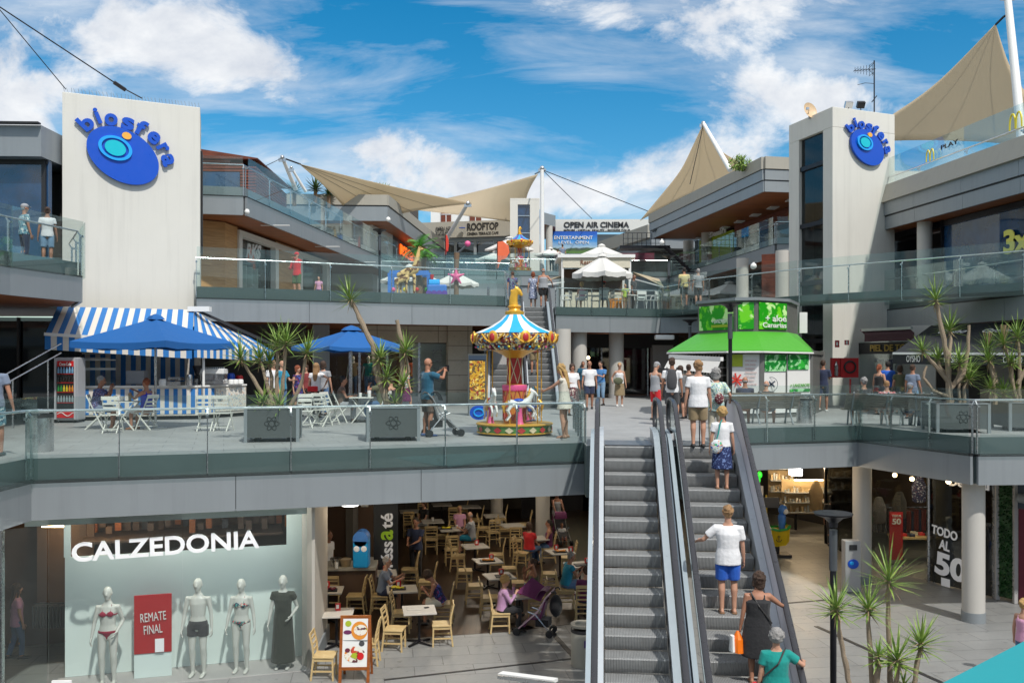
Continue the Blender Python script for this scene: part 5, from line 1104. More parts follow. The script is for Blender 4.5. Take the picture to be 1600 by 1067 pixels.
def parasol(label, px, d, zb, ze, zp, hw_, mt='parasol_blue', n=8, val=.12, rot=0, pole='steel', dpole=None, sy=1, vent=True):
 c = A(px, d, 0); t = thing('parasol', label, 'parasol', (c.x, c.y, zb))
 M().tube([(c.x, c.y, zb), (c.x, c.y, zp-.05)], .03, 10).build('pole', pole, t, smooth=True)
 m = M(); k = 5
 corner = [Vector((hw_*math.cos(rot+2*math.pi*i/n)*(1/math.cos(math.pi/n) if n == 4 else 1), hw_*sy*math.sin(rot+2*math.pi*i/n)*(1/math.cos(math.pi/n) if n == 4 else 1), 0)) for i in range(n)]
 top = Vector((c.x, c.y, zp))
 for i in range(n):
  a, b = corner[i], corner[(i+1) % n]
  for r_ in range(k):
   f0, f1 = r_/k, (r_+1)/k; zz = lambda f: zp-(zp-ze)*f**.93
   for s_ in range(6):
    s0, s1 = s_/6, (s_+1)/6
    g = lambda f, s: Vector((c.x, c.y, 0))+lerp(a, b, s)*f*(1-.10*4*s*(1-s)*f)+Vector((0, 0, zz(f)-.05*4*s*(1-s)*f))
    m.add([g(f0, s0), g(f1, s0), g(f1, s1), g(f0, s1)], [(0, 1, 2, 3)])
  for s_ in range(6):
   s0, s1 = s_/6, (s_+1)/6; p, q = g(1, s0), g(1, s1); e = .02*math.sin(s_*2.1); m.add([p, p+Vector((0, 0, -val-e)), q+Vector((0, 0, -val-.02*math.sin(s_*2.1+2.1))), q], [(0, 1, 2, 3)])
 m.build('canopy', mt, t, smooth=True)
 if vent: M().lathe((c.x, c.y, 0), [(hw_*.18, zp-.06), (hw_*.12, zp+.03), (.02, zp+.09)], n).build('vent_cap', mt, t)
 for i in range(n): M().beam((c.x, c.y, zp-.08), Vector((c.x, c.y, ze-.03))+corner[i]*.98, .02, .02).build('rib', pole, t)
 M().lathe((c.x, c.y, zb), [(.3, 0), (.3, .04), (.05, .06)], 16).build('base', 'steel', t); return t
parasol('large blue parasol over the seated couple at the striped kiosk', 243, 23.6, 0, 2.26, 2.90, 1.42, n=4, rot=R(28), val=.16)
parasol('blue parasol over the seated group in front of the shop window', 549, 26.6, 0, 2.18, 2.72, 1.72, n=6, rot=R(20), val=.1)
parasol('white parasol behind the giraffe figure on the upper left terrace', 640, 39, Z2, 5.25, 5.85, 1.25, 'parasol_white', 8); parasol('white parasol right of the starfish figure on the upper terrace', 712, 39, Z2, 5.1, 5.62, 1.0, 'parasol_white', 8)
parasol('white parasol with printed border in front of the upper cafe', 941, 42.8, Z2, 5.9, 6.75, 1.42, 'parasol_white', 8, .22, pole='black_metal'); parasol('beige parasol behind the white cafe parasol', 940, 50, Z2, 7.6, 8.15, 1.3, 'parasol_white', 8, .1)
parasol('left white parasol on the far middle terrace', 796, 70, Z3, 10.4, 11.3, 1.9, 'parasol_white', 6); parasol('small white parasol on the far middle terrace left of the mast', 775, 69, Z3, 9.5, 10.1, 1.6, 'parasol_white', 6); parasol('white parasol right of the tall central mast', 860, 68.5, Z3, 9.8, 10.3, 1.2, 'parasol_white', 6)
parasol('left white parasol behind the curved glass railing at right', 1082, 60, Z2, 6.2, 6.9, 1.9, 'parasol_white', 6); parasol('right white parasol behind the curved glass railing at right', 1140, 58, Z2, 6.1, 6.8, 2.0, 'parasol_white', 6); parasol('wide white parasol reflected behind the lime wall railing', 1128, 66, Z2, 9.0, 9.5, 2.0, 'parasol_white', 6)
mat('teal_cloth', (.015, .30, .34), .7, var=.05)
tp = thing('teal_awning', 'teal awning corner cutting the bottom right of the picture', 'awning', (6.5, 8.5, -1.9))
m = M(); a, b, c_, d_ = W(1450, 1078, 9.4), W(1690, 955, 10.6), W(1760, 1200, 7.2), W(1480, 1200, 7.2); m.add([a, b, c_, d_, a+Vector((0, 0, -.04)), b+Vector((0, 0, -.04)), c_+Vector((0, 0, -.04)), d_+Vector((0, 0, -.04))], [(0, 3, 2, 1), (4, 5, 6, 7), (0, 1, 5, 4)]); m.build('canopy', 'teal_cloth', tp)
M().beam(a+Vector((0, 0, -.05)), b+Vector((0, 0, -.05)), .04, .05).build('front_bar', 'dark', tp); M().tube([Vector((c_.x-.3, 8.2, ZB)), Vector((c_.x-.3, 8.2, c_.z))], .05).build('post', 'steel', tp)
ak = thing('green_roofed_kiosk', 'octagonal kiosk with bright green roof and aloe posters', 'kiosk', (8.5, 31, 0))
KP = [A(1050, 31.0), A(1139, 28.3), A(1190, 28.0), A(1266, 29.2), A(1285, 32.5), A(1240, 35), A(1120, 35.5), A(1060, 33.5)]
kc = sum(KP, Vector())/8
mat('green_roof', (.07, .36, .025), .5, var=.04); mat('kiosk_grey', (.15, .15, .14), .5, metal=.2); mat('poster_white', (.72, .72, .70), .5, var=.03)
def ring_(f, z): return [kc+(p-kc)*f+Vector((0, 0, z)) for p in KP]
m = M(); e0, e1 = ring_(1.09, 2.1), ring_(.66, 2.72); e0[0] = W(1043, 549, 30.4); e0[3] = W(1270, 549, 29.0); e0[4] = e0[4]+Vector((-.5, 0, 0)); e0[-1] = e0[-1]+Vector((-.2, 0, 0))
m.add(e0+e1, [(i, (i+1) % 8, 8+(i+1) % 8, 8+i) for i in range(8)]); m.add([p+Vector((0, 0, -.05)) for p in e0]+e0, [(i, (i+1) % 8, 8+(i+1) % 8, 8+i) for i in range(8)]); m.build('roof', 'green_roof', ak)
m = M()
for i in range(8): m.beam(e0[i]+Vector((0, 0, -.05)), e0[(i+1) % 8]+Vector((0, 0, -.05)), .05, .05)
m.build('gutter', 'white_paint', ak)
r0_ = ring_(.66, 0); M().prism([p[:2] for p in ring_(.66, 0)], 2.71, 3.72).build('roof_box', 'kiosk_grey', ak)
m = M(); m.prism([p[:2] for p in ring_(.69, 0)], 3.72, 3.82); m.build('roof_cap', 'fascia', ak)
print_mat('aloe_print', '1f9a10', ['6fd020', 'c8f0a0'], 2.2, .56, .4)
def panel(i, f, z0, z1, s0, s1, mt, nm, out=.04):
 a, b = ring_(f, 0)[i], ring_(f, 0)[i+1]; p, q = lerp(a, b, s0), lerp(a, b, s1); n = (q-p).normalized(); n = Vector((n.y, -n.x, 0)); 
 M().wall(p+n*out, q+n*out, z0, z1, .03).build(nm, mt, ak); return p+n*(out+.02), q+n*(out+.02)
p, q = panel(0, .66, 2.80, 3.62, .06, .94, 'aloe_print', 'sign_panel'); text('+ LANZAROTE', lerp(p, q, .42)+Vector((0, 0, 3.02)), lerp(p, q, .93)+Vector((0, 0, 3.02)), .13, 'white_paint', ak, 'lettering', .02)
M().wall(lerp(p, q, .40), lerp(p, q, .93), 2.88, 2.97, .02, 0, -1).build('sign_strip', 'lime', ak)
panel(1, .66, 2.80, 3.66, .12, .88, 'aloe_print', 'sign_panel'); p, q = panel(2, .66, 2.80, 3.66, .06, .94, 'aloe_print', 'sign_panel')
text('+ aloe', lerp(p, q, .2)+Vector((0, 0, 3.06)), lerp(p, q, .95)+Vector((0, 0, 3.06)), .2, 'white_paint', ak, 'lettering', .02, bold=.01); text('Canarias', lerp(p, q, .1)+Vector((0, 0, 2.86)), lerp(p, q, .95)+Vector((0, 0, 2.86)), .16, 'white_paint', ak, 'lettering', .02, bold=.01)
m = M()
for p in KP: m.box((p.x, p.y, 1.07), (.13, .13, 2.14))
for i in range(8): m.beam(KP[i]+Vector((0, 0, 2.05)), KP[(i+1) % 8]+Vector((0, 0, 2.05)), .1, .12)
m.build('frame', 'kiosk_grey', ak)
m = M()
for i in range(1, 8): m.wall(KP[i], KP[(i+1) % 8], 0, 2.05, .05) if i != 7 else None
m.build('wall', 'kiosk_grey', ak)
print_mat('aloe_leaf_print', '0d7a2a', ['2fae3a', '9fd8a0'], 3, .55, .4)
p, q = panel(1, 1, .15, 1.98, .06, .94, 'poster_white', 'poster'); M().wall(lerp(p, q, .02), lerp(p, q, .42), 1.6, 1.97, .012, 0, -1).build('poster_print', 'lime', ak)
mat('red_print', (.7, .05, .03), .5)
m = M(); cc = lerp(p, q, .2)+Vector((0, -.02, 1.18)); du = (q-p).normalized()
for k in range(7): a = k*.9; m.beam(cc, cc+du*math.cos(a)*.2+Vector((0, 0, .22*math.sin(a))), .012, .05)
m.build('poster_print', 'red_print', ak); mat('text_pink', (.55, .35, .33), .6)
for k in range(7): text(['natural cosmetics', 'pure aloe vera', 'from the island', 'organic farm', 'visit us today', 'free samples', 'since 1998'][k] if False else ['mmmm mmm mm', 'mmm mmmm', 'mm mmmmm m'][k % 3], lerp(p, q, .5)+Vector((0, -.005, 1.75-.12*k)), lerp(p, q, .9-.04*(k % 3))+Vector((0, -.005, 1.75-.12*k)), .05, 'text_pink', ak, 'poster_text', .004)
p, q = panel(2, 1, .15, 1.98, .03, .46, 'poster_white', 'poster'); M().wall(p, q, 1.45, 1.97, .012, 0, -1).build('poster_print', 'aloe_leaf_print', ak); mat('carton', (.55, .36, .06), .6)
M().box(lerp(p, q, .72)+Vector((0, -.02, .62)), (.3, .02, .24)).build('poster_print', 'carton', ak)
M().tube([lerp(p, q, .3)+Vector((.2*math.cos(a), -.012, 1.05+.22*math.sin(a))) for a in [k*math.pi/12 for k in range(25)]], .008, 4).build('poster_print', 'sign_navy', ak)
m = M(); cc = lerp(p, q, .3)+Vector((0, -.015, 1.05)); m.beam(cc+Vector((-.12, 0, -.1)), cc+Vector((.12, 0, .1)), .01, .04); m.beam(cc+Vector((-.08, 0, .09)), cc+Vector((.1, 0, -.08)), .01, .05); m.build('poster_print', 'sign_navy', ak)
p, q = panel(2, 1, .15, 1.98, .50, .98, 'poster_white', 'poster'); M().wall(p, lerp(p, q, .9), 1.5, 1.97, .012, 0, -1).build('poster_print', 'aloe_leaf_print', ak); text('+ LANZAROTE', lerp(p, q, .1)+Vector((0, -.01, .95)), lerp(p, q, .95)+Vector((0, -.01, .95)), .1, 'green_roof', ak, 'lettering', .01, bold=.01); M().wall(lerp(p, q, .08), lerp(p, q, .95), .80, .89, .012, 0, -1).build('poster_print', 'aloe_leaf_print', ak)
M().wall(KP[0]+Vector((.3, .5, 0)), KP[1]+Vector((-.05, .6, 0)), 0, 2.0, .04).build('back_wall', 'interior_dark', ak)
m = M(); M().wall(KP[0]+Vector((.2, .1, 0)), lerp(KP[0], KP[1], .95), 0, .95, .35).build('counter', 'kiosk_grey', ak)
for r_ in range(4): M().wall(lerp(KP[0], KP[1], .1)+Vector((0, .45, 0)), lerp(KP[0], KP[1], .95)+Vector((0, .45, 0)), 1.05+.25*r_, 1.07+.25*r_, .2).build('shelf', 'white_paint', ak)
random.seed(5); bo = None
for r_ in range(4):
 for k in range(16):
  p = lerp(KP[0], KP[1], .12+k*.052)+Vector((0, .5, 1.08+.25*r_))
  if bo is None: bo = M().lathe(p, [(.03, 0), (.03, .09), (.012, .11), (.012, .14)], 8).build('bottle', 'tile_print', ak); bp = p
  else: c = bo.copy(); coll(c); c.parent = ak; c.location = p-bp
M().beam(W(1047, 557, 30.2), W(1128, 561, 28.0), .12, .12).build('awning_cassette', 'white_paint', ak); aa, ab_ = W(1047, 558, 30.2), W(1127, 562, 28.0)
M().add([aa, ab_, ab_+Vector((-.25, -.25, -.42)), aa+Vector((-.25, -.3, -.36))], [(0, 1, 2, 3)]).build('awning_cloth', 'parasol_white', ak)
M().box(W(1239, 500, 33)+Vector((.35, 0, -.1)), (.28, .2, .75)).build('air_unit', 'white_paint', ak)
it = thing('poster_stand', 'tall dark poster stand with a yellow poster between shop and carousel', 'sign', tuple(A(746, 29.5))); q = A(746, 29.5)
M().box(q+Vector((0, 0, 1.0)), (.62, .1, 2.0)).build('frame', 'planter_grey', it); print_mat('yellow_print', 'c89a28', ['a03020', 'e8d070', '803018', '605030'], 7, .56); M().box(q+Vector((0, -.06, 1.15)), (.5, .02, 1.25)).build('poster', 'yellow_print', it); M().box(q+Vector((0, -.06, 1.88)), (.55, .02, .14)).build('header', 'sign_navy', it)
M().box(q+Vector((0, -.06, .2)), (.56, .02, .4)).build('base_panel', 'fascia', it)
bl = thing('disc_sign', 'blue round logo disc on the floor left of the carousel', 'sign', tuple(A(746, 25)))
q = A(748, 25, 0); M().lathe((0, 0, 0), [(.01, 0), (.25, 0), (.25, .06), (.01, .06)], 20).build('disc', 'logo_blue', bl); o = bl.children[0]
for v in o.data.vertices: x, y, z = Vector(v.co)+Vector(bl['_o']); v.co = Vector((q.x+x, q.y+z, .35+y*.8))-Vector(bl['_o'])
M().tube([(q.x+.13*math.cos(a), q.y-.02, .35+.1*math.sin(a)) for a in [k*math.pi/8 for k in range(17)]], .022, 6).build('ring', 'logo_cyan', bl)
fp = thing('fire_hose_cabinet', 'red fire hose cabinet on the pale wall at right', 'fire hose', tuple(A(1325, 34.3))); mat('fire_red', (.42, .012, .015), .4); q = A(1325, 34.3)
M().box(q+Vector((.08, .15, 1.52)), (.68, .22, .74)).build('cabinet', 'fire_red', fp, bevel=.01); M().tube([q+Vector((.08+.21*math.cos(a), .0, 1.55+.21*math.sin(a))) for a in [k*math.pi/12 for k in range(25)]], .035, 6).build('hose_reel', 'dark', fp); M().box(q+Vector((-.44, .15, 1.52)), (.30, .2, .74)).build('extinguisher_box', 'fire_red', fp)
M().lathe(q+Vector((-.44, 0, 1.22)), [(.07, 0), (.07, .4), (.03, .48), (.03, .54)], 10).build('extinguisher', 'steel', fp); M().tube([q+Vector((.12, .1, 0)), q+Vector((.12, .1, 1.1))], .035, 8).build('pipe', 'fire_red', fp)
for px, lb_ in ((1308, 'left small red fire sign above the hose cabinet'), (1323, 'right small red fire sign above the hose cabinet')):
 s_ = thing('fire_sign', lb_, 'sign', tuple(A(px, 34.2, 2.3))); M().box(A(px, 34.25, 2.42 if px < 1310 else 2.47), (.16, .03, .26 if px < 1310 else .18)).build('plate', 'fire_red', s_); M().box(A(px, 34.22, 2.42 if px < 1310 else 2.47), (.06, .02, .12)).build('symbol', 'white_paint', s_)
wood_mat('bench_wood', '8a8378', '6b655b', axis=0, scale=4, rough=.6)
def bench(label, c, rz, L_=2.5):
 t = thing('park_bench', label, 'bench', tuple(c), rz); t['_o'] = (0, 0, 0); K = dict(parent=t, local=True)
 m = M()
 for k in range(5): m.box((0, .08+.09*k, .44+.004*abs(k-2)), (L_, .075, .03))
 m.build('seat', 'bench_wood', **K)
 m = M()
 for k in range(8): m.box((0, .02-.035*k*.8, .5+.052*k), (L_, .022, .046), rot=Matrix.Rotation(R(18), 3, 'X'))
 m.build('backrest', 'bench_wood', **K)
 for s in (-1, 0, 1):
  m = M(); x = s*(L_/2-.2); m.tube([(x, .5, 0), (x, .44, .2), (x, .38, .4), (x, .1, .42), (x, 0, .5), (x, -.2, .92)], .026, 7); m.tube([(x, -.12, 0), (x, -.02, .15), (x, .1, .28), (x, .12, .42)], .026, 7); m.tube([(x, .42, .41), (x, .5, .6), (x, .3, .66), (x, -.05, .64)], .02, 7); m.build('leg_frame', 'fascia', **K)
 return t
mat('gold_paint', (.75, .42, .05), .35, metal=.4, var=.1); mat('car_red', (.45, .03, .03), .4, var=.1); mat('car_green', (.08, .22, .04), .4); mat('car_cyan', (.01, .38, .72), .5, var=.03); mat('car_white', (.76, .76, .74), .5, var=.03); mat('car_pink', (.75, .12, .30), .4); mat('car_orange', (.68, .25, .03), .4)
print_mat('ornament_print', '5c1210', ['c9962a', '1f6f8f', 'e8d8a0'], 9, .54, .45); mat('car_cream', (.65, .55, .35), .5)
def carousel(label, roof=('car_cyan', 'car_white')):
 t = proto('carousel', label, 'carousel'); n = 32
 pf = M().lathe((0, 0, 0), [(.80, .03), (.88, .06), (.90, .24), (.86, .28), (.0, .28)], n).build('platform', 'car_green', t, smooth=True)
 m = M(); 
 for k in range(20):
  a = k*2*math.pi/20; w_ = .115
  P = lambda da, z: (.915*math.cos(a+da), .915*math.sin(a+da), z)
  m.add([P(-w_, .15), P(0, .075), P(w_, .15), P(0, .225)], [(0, 1, 2, 3)], k % 2)
 m.build('diamond_trim', ['car_red', 'car_cream'], pf, local=False)
 M().lathe((0, 0, 0), [(.905, .235), (.93, .25), (.93, .27), (.9, .285)], n).build('rim_trim', 'gold_paint', pf, smooth=True); M().lathe((0, 0, 0), [(.89, .04), (.92, .05), (.92, .07), (.9, .08)], n).build('rim_trim', 'gold_paint', pf, smooth=True)
 col = M().lathe((0, 0, 0), [(.27, .28), (.27, 1.05), (.29, 1.15), (.29, 1.2), (.18, 1.22)], 20).build('column', 'car_orange', t, smooth=True)
 m = M()
 for k in range(8):
  a = k*math.pi/4; pts = [(.28*math.cos(a+s*.39), .28*math.sin(a+s*.39), z) for s, z in ((0, .35), (.8, .6), (0, .85), (-.8, .6), (0, .35))]; m.tube(pts, .016, 5); m.tube([(.28*math.cos(a+s*.39), .28*math.sin(a+s*.39), z) for s, z in ((-.9, 1.12), (0, .78), (.9, 1.12))], .018, 5)
 m.build('scroll_trim', 'car_red', col); M().lathe((0, 0, 0), [(.285, 1.05), (.305, 1.1), (.305, 1.18), (.285, 1.2)], 20).build('band', 'car_pink', col, smooth=True)
 c2 = M().lathe((0, 0, 0), [(.18, 1.2), (.18, 1.85), (.20, 1.9)], 16).build('upper_column', 'car_red', t, smooth=True)
 m = M()
 for k in range(6):
  for s in (-1, 1): m.tube([(.185*math.cos(k*1.047+s*q*.26), .185*math.sin(k*1.047+s*q*.26), 1.22+.155*q) for q in range(5)], .011, 4)
 m.build('lattice_trim', 'car_cream', c2)
 M().lathe((0, 0, 0), [(.20, 1.84), (.3, 1.92), (.62, 2.06), (.7, 2.08)], 24).build('funnel', 'gold_paint', t, smooth=True)
 cn_ = M().lathe((0, 0, 0), [(.70, 2.06), (.86, 2.02), (.90, 2.06), (.92, 2.14), (.99, 2.2), (1.0, 2.26), (.96, 2.42), (.9, 2.44)], n).build('canopy_rim', 'ornament_print', t, smooth=True)
 m = M(); 
 for k in range(24): a = k*2*math.pi/24; m.sph((.935*math.cos(a), .935*math.sin(a), 2.10), .028, 6, k % 3)
 m.build('coloured_bulbs', ['arch_yellow', 'car_pink', 'car_cyan'], cn_, smooth=True)
 for k in range(8):
  a = k*math.pi/4+.39; rm_ = Matrix.Rotation(a, 3, 'Z'); sh_ = M(); sh_.sph(rm_ @ Vector((1.0, 0, 2.33)), (.04, .13, .15), 10, rot=rm_); sh_.sph(rm_ @ Vector((1.03, 0, 2.32)), (.03, .075, .1), 8, 1, rot=rm_)
  for s in (-1, 1): sh_.tube([rm_ @ Vector((1.02, s*.05, 2.2)), rm_ @ Vector((1.03, s*.17, 2.27)), rm_ @ Vector((1.0, s*.3, 2.40))], .022, 6)
  sh_.build('ornament_shield', ['gold_paint', 'car_red'], cn_, smooth=True)
 m = M(); prof = [(.98, 2.43), (.62, 2.58), (.36, 2.74), (.2, 2.90), (.14, 2.93)]
 for i in range(4):
  for k in range(16):
   a, b = k*math.pi/8, (k+1)*math.pi/8; (r0, z0), (r1, z1) = prof[i], prof[i+1]
   m.add([(r0*math.cos(a), r0*math.sin(a), z0), (r0*math.cos(b), r0*math.sin(b), z0), (r1*math.cos(b), r1*math.sin(b), z1), (r1*math.cos(a), r1*math.sin(a), z1)], [(0, 1, 2, 3)], k % 2)
 m.build('roof', list(roof), t)
 fn = M().lathe((0, 0, 0), [(.22, 2.88), (.24, 2.95), (.15, 2.98), (.13, 3.02), (.17, 3.08), (.1, 3.12)], 18).build('pedestal', 'gold_paint', t, smooth=True)
 m = M(); m.tube([(-.02, 0, 3.08), (-.03, 0, 3.2), (-.02, 0, 3.32), (.02, 0, 3.45), (.06, 0, 3.50), (.12, 0, 3.44), (.17, 0, 3.36)], [(.12, .09), (.11, .08), (.10, .075), (.085, .07), (.075, .06), (.055, .045), (.04, .035)], 10, rnd=True)
 for s in (-1, 1): m.tube([(.02, s*.04, 3.53), (.01, s*.045, 3.61)], [.02, .008], 6)
 for k in range(7): m.sph((-.07-.012*math.sin(k), .03*math.sin(k*2), 3.15+.05*k), .045, 7)
 m.build('horse_head', 'gold_paint', t, remesh=.018)
 for k in range(6): a = k*math.pi/3+.5; M().tube([(.70*math.cos(a), .70*math.sin(a), .28), (.70*math.cos(a), .70*math.sin(a), 2.08)], .014, 7).build('pole', 'gold_paint', t, smooth=True)
 for i, a in enumerate((R(205), R(290), R(60))):
  rm_ = Matrix.Rotation(a+R(90), 3, 'Z'); o = Vector((.60*math.cos(a), .60*math.sin(a), 0)); T = lambda x, y, z: o+rm_ @ Vector((x, y, z))
  m = M(); m.tube([T(-.22, 0, .78), T(-.08, 0, .74), T(.1, 0, .76), T(.2, 0, .84)], [.09, .10, .10, .08], 10, rnd=True); m.tube([T(.17, 0, .8), T(.27, 0, .95), T(.30, 0, 1.05)], [.085, .06, .05], 9, rnd=True); m.tube([T(.27, 0, 1.07), T(.36, 0, 1.02), T(.42, 0, .95)], [.055, .04, .03], 8, rnd=True)
  for sx, sy in ((-.2, .06), (-.2, -.06)): m.tube([T(sx, sy, .74), T(sx-.1, sy*1.2, .6), T(sx-.04, sy*1.2, .48), T(sx-.12, sy*1.2, .38)], [.055, .04, .025, .028], 7, rnd=True)
  for sy in (.06, -.06): m.tube([T(.17, sy, .74), T(.3, sy, .66), T(.36, sy, .56), T(.30, sy, .46)], [.045, .032, .024, .028], 7, rnd=True)
  for s in (-1, 1): m.tube([T(.27, s*.03, 1.09), T(.26, s*.03, 1.16)], [.02, .006], 5)
  hb = m.build('horse', 'car_white', t, remesh=.014)
  m = M(); [m.sph(T(.19+.012*k, 0, .9+.035*k), .045, 7) for k in range(6)]; m.tube([T(-.3, 0, .8), T(-.4, 0, .7), T(-.38, 0, .55)], [.04, .045, .012], 7); m.build('mane_and_tail', 'gold_paint', hb, smooth=True)
  m = M(); m.sph(T(-.03, 0, .84), (.13, .09, .05), 10, rot=rm_); m.tube([T(-.05, .1, .72), T(-.05, 0, .635), T(-.05, -.1, .72)], .02, 6); m.tube([T(.13, .1, .78), T(.2, 0, .66), T(.13, -.1, .78)], .02, 6); m.build('saddle', 'car_red' if i != 1 else 'logo_blue', hb, smooth=True)
  M().lathe(o, [(.10, .28), (.07, .34), (.05, .6), (.06, .66)], 10).build('mount', 'car_pink', hb, smooth=True)
 return t
car = carousel('large carousel with blue and white striped top beside the terrace edge'); put(car, A(804, 21.95), R(-8))
mat('car_purple', (.12, .05, .35), .5)
c2 = carousel('small distant carousel in front of the white lift tower', ('car_cyan', 'car_purple')); put(c2, A(812, 68.4, Z3), R(30), .96)
for ch in c2.children:
 if ch.name.startswith('canopy_rim') or ch.name.startswith('platform'): ch.data.materials[0] = MT['gold_paint']
def cloth(name, c): return mat(name, c, .85, var=.13, scale=7, sheen=.2, bump=.9, bscale=8)
for n_, c_ in dict(skin=(.50, .27, .18), skin_tan=(.38, .18, .11), skin_dark=(.22, .10, .06), hair_blond=(.45, .28, .10), hair_brown=(.055, .028, .016), hair_black=(.018, .014, .012), hair_grey=(.30, .29, .28), hair_red=(.24, .06, .02), hair_sand=(.32, .18, .08)).items():
 mat(n_, c_, .55 if 'skin' in n_ else .6, var=.10 if 'skin' in n_ else .35, scale=12 if 'skin' in n_ else 40, detail=2, bump=0 if 'skin' in n_ else 1.0)
for n_, c_ in dict(w_white=(.74, .74, .75), w_navy=(.018, .028, .07), w_teal_tee=(.012, .10, .17), w_grey=(.14, .145, .15), w_lgrey=(.30, .31, .33), w_darkgrey=(.05, .05, .055), w_khaki=(.27, .20, .11), w_blue=(.01, .10, .50), w_midblue=(.06, .20, .45), w_red=(.55, .015, .02), w_maroon=(.20, .03, .03), w_black=(.014, .014, .016), w_teal=(.0, .25, .22), w_pink=(.60, .30, .45), w_lilac=(.45, .25, .42), w_green=(.06, .10, .03), w_olive=(.10, .11, .06), w_denim=(.08, .16, .30), w_ldenim=(.20, .33, .48), w_cream=(.62, .58, .46), w_bluegrey=(.16, .20, .28), w_turq=(.01, .24, .38), w_purple=(.12, .015, .08), w_yellow=(.65, .55, .25), w_lime=(.45, .6, .1), w_hotpink=(.8, .02, .16), w_royal=(.01, .02, .42), w_brown=(.12, .08, .06)).items(): cloth(n_, c_)
print_mat('p_plaid', '3a4470', ['6a3a48', '8c90b8'], 30, .55); print_mat('p_floral_teal', '6f9fae', ['d8e0dc', '2a5870'], 16, .54); print_mat('p_floral_light', 'a8c4c4', ['e8e4dc', '4a8090', 'c8d8a0'], 22, .56); print_mat('p_blueflower', '1c2a58', ['6a80b0'], 22, .55)
print_mat('p_navyflower', '202a50', ['c8ccd8', '6a4a60'], 20, .58); print_mat('p_redpattern', '6a3038', ['d8ccc0', '2a2028'], 22, .56); print_mat('p_whitelace', 'd2cdbf', ['8a8272'], 45, .62); print_mat('p_multi', 'c8d0d0', ['30a070', '2a50a0', 'd08050'], 14, .56); print_mat('p_bluepurple', '1c2450', ['3a58b0', '7a3060'], 12, .55); print_mat('p_stripe', 'c06068', ['e0d0cc'], 20, .5)
print_mat('p_greywhite', '8a94b0', ['d8dce4', '4a5070'], 16, .53)
mat('eye_dark', (.02, .015, .012), .2, var=0); mat('lips', (.38, .10, .08), .5, var=0); mat('shoe_dark', (.03, .028, .028), .6); mat('shoe_white', (.65, .65, .63), .6); mat('shoe_blue', (.04, .08, .2), .6); mat('sandal', (.22, .12, .06), .7)
def ik(S, T, l1, l2, pole):
 S, T = Vector(S), Vector(T); D = T-S; d = D.length; 
 if d > (l1+l2)*.995: T = S+D*((l1+l2)*.995/d); D = T-S; d = D.length
 if d < .08: d = .08
 n = D.normalized(); a = (l1*l1-l2*l2+d*d)/(2*d); h = math.sqrt(max(0, l1*l1-a*a)); p = Vector(pole); p = (p-n*p.dot(n)).normalized(); return S+n*a+p*h, T
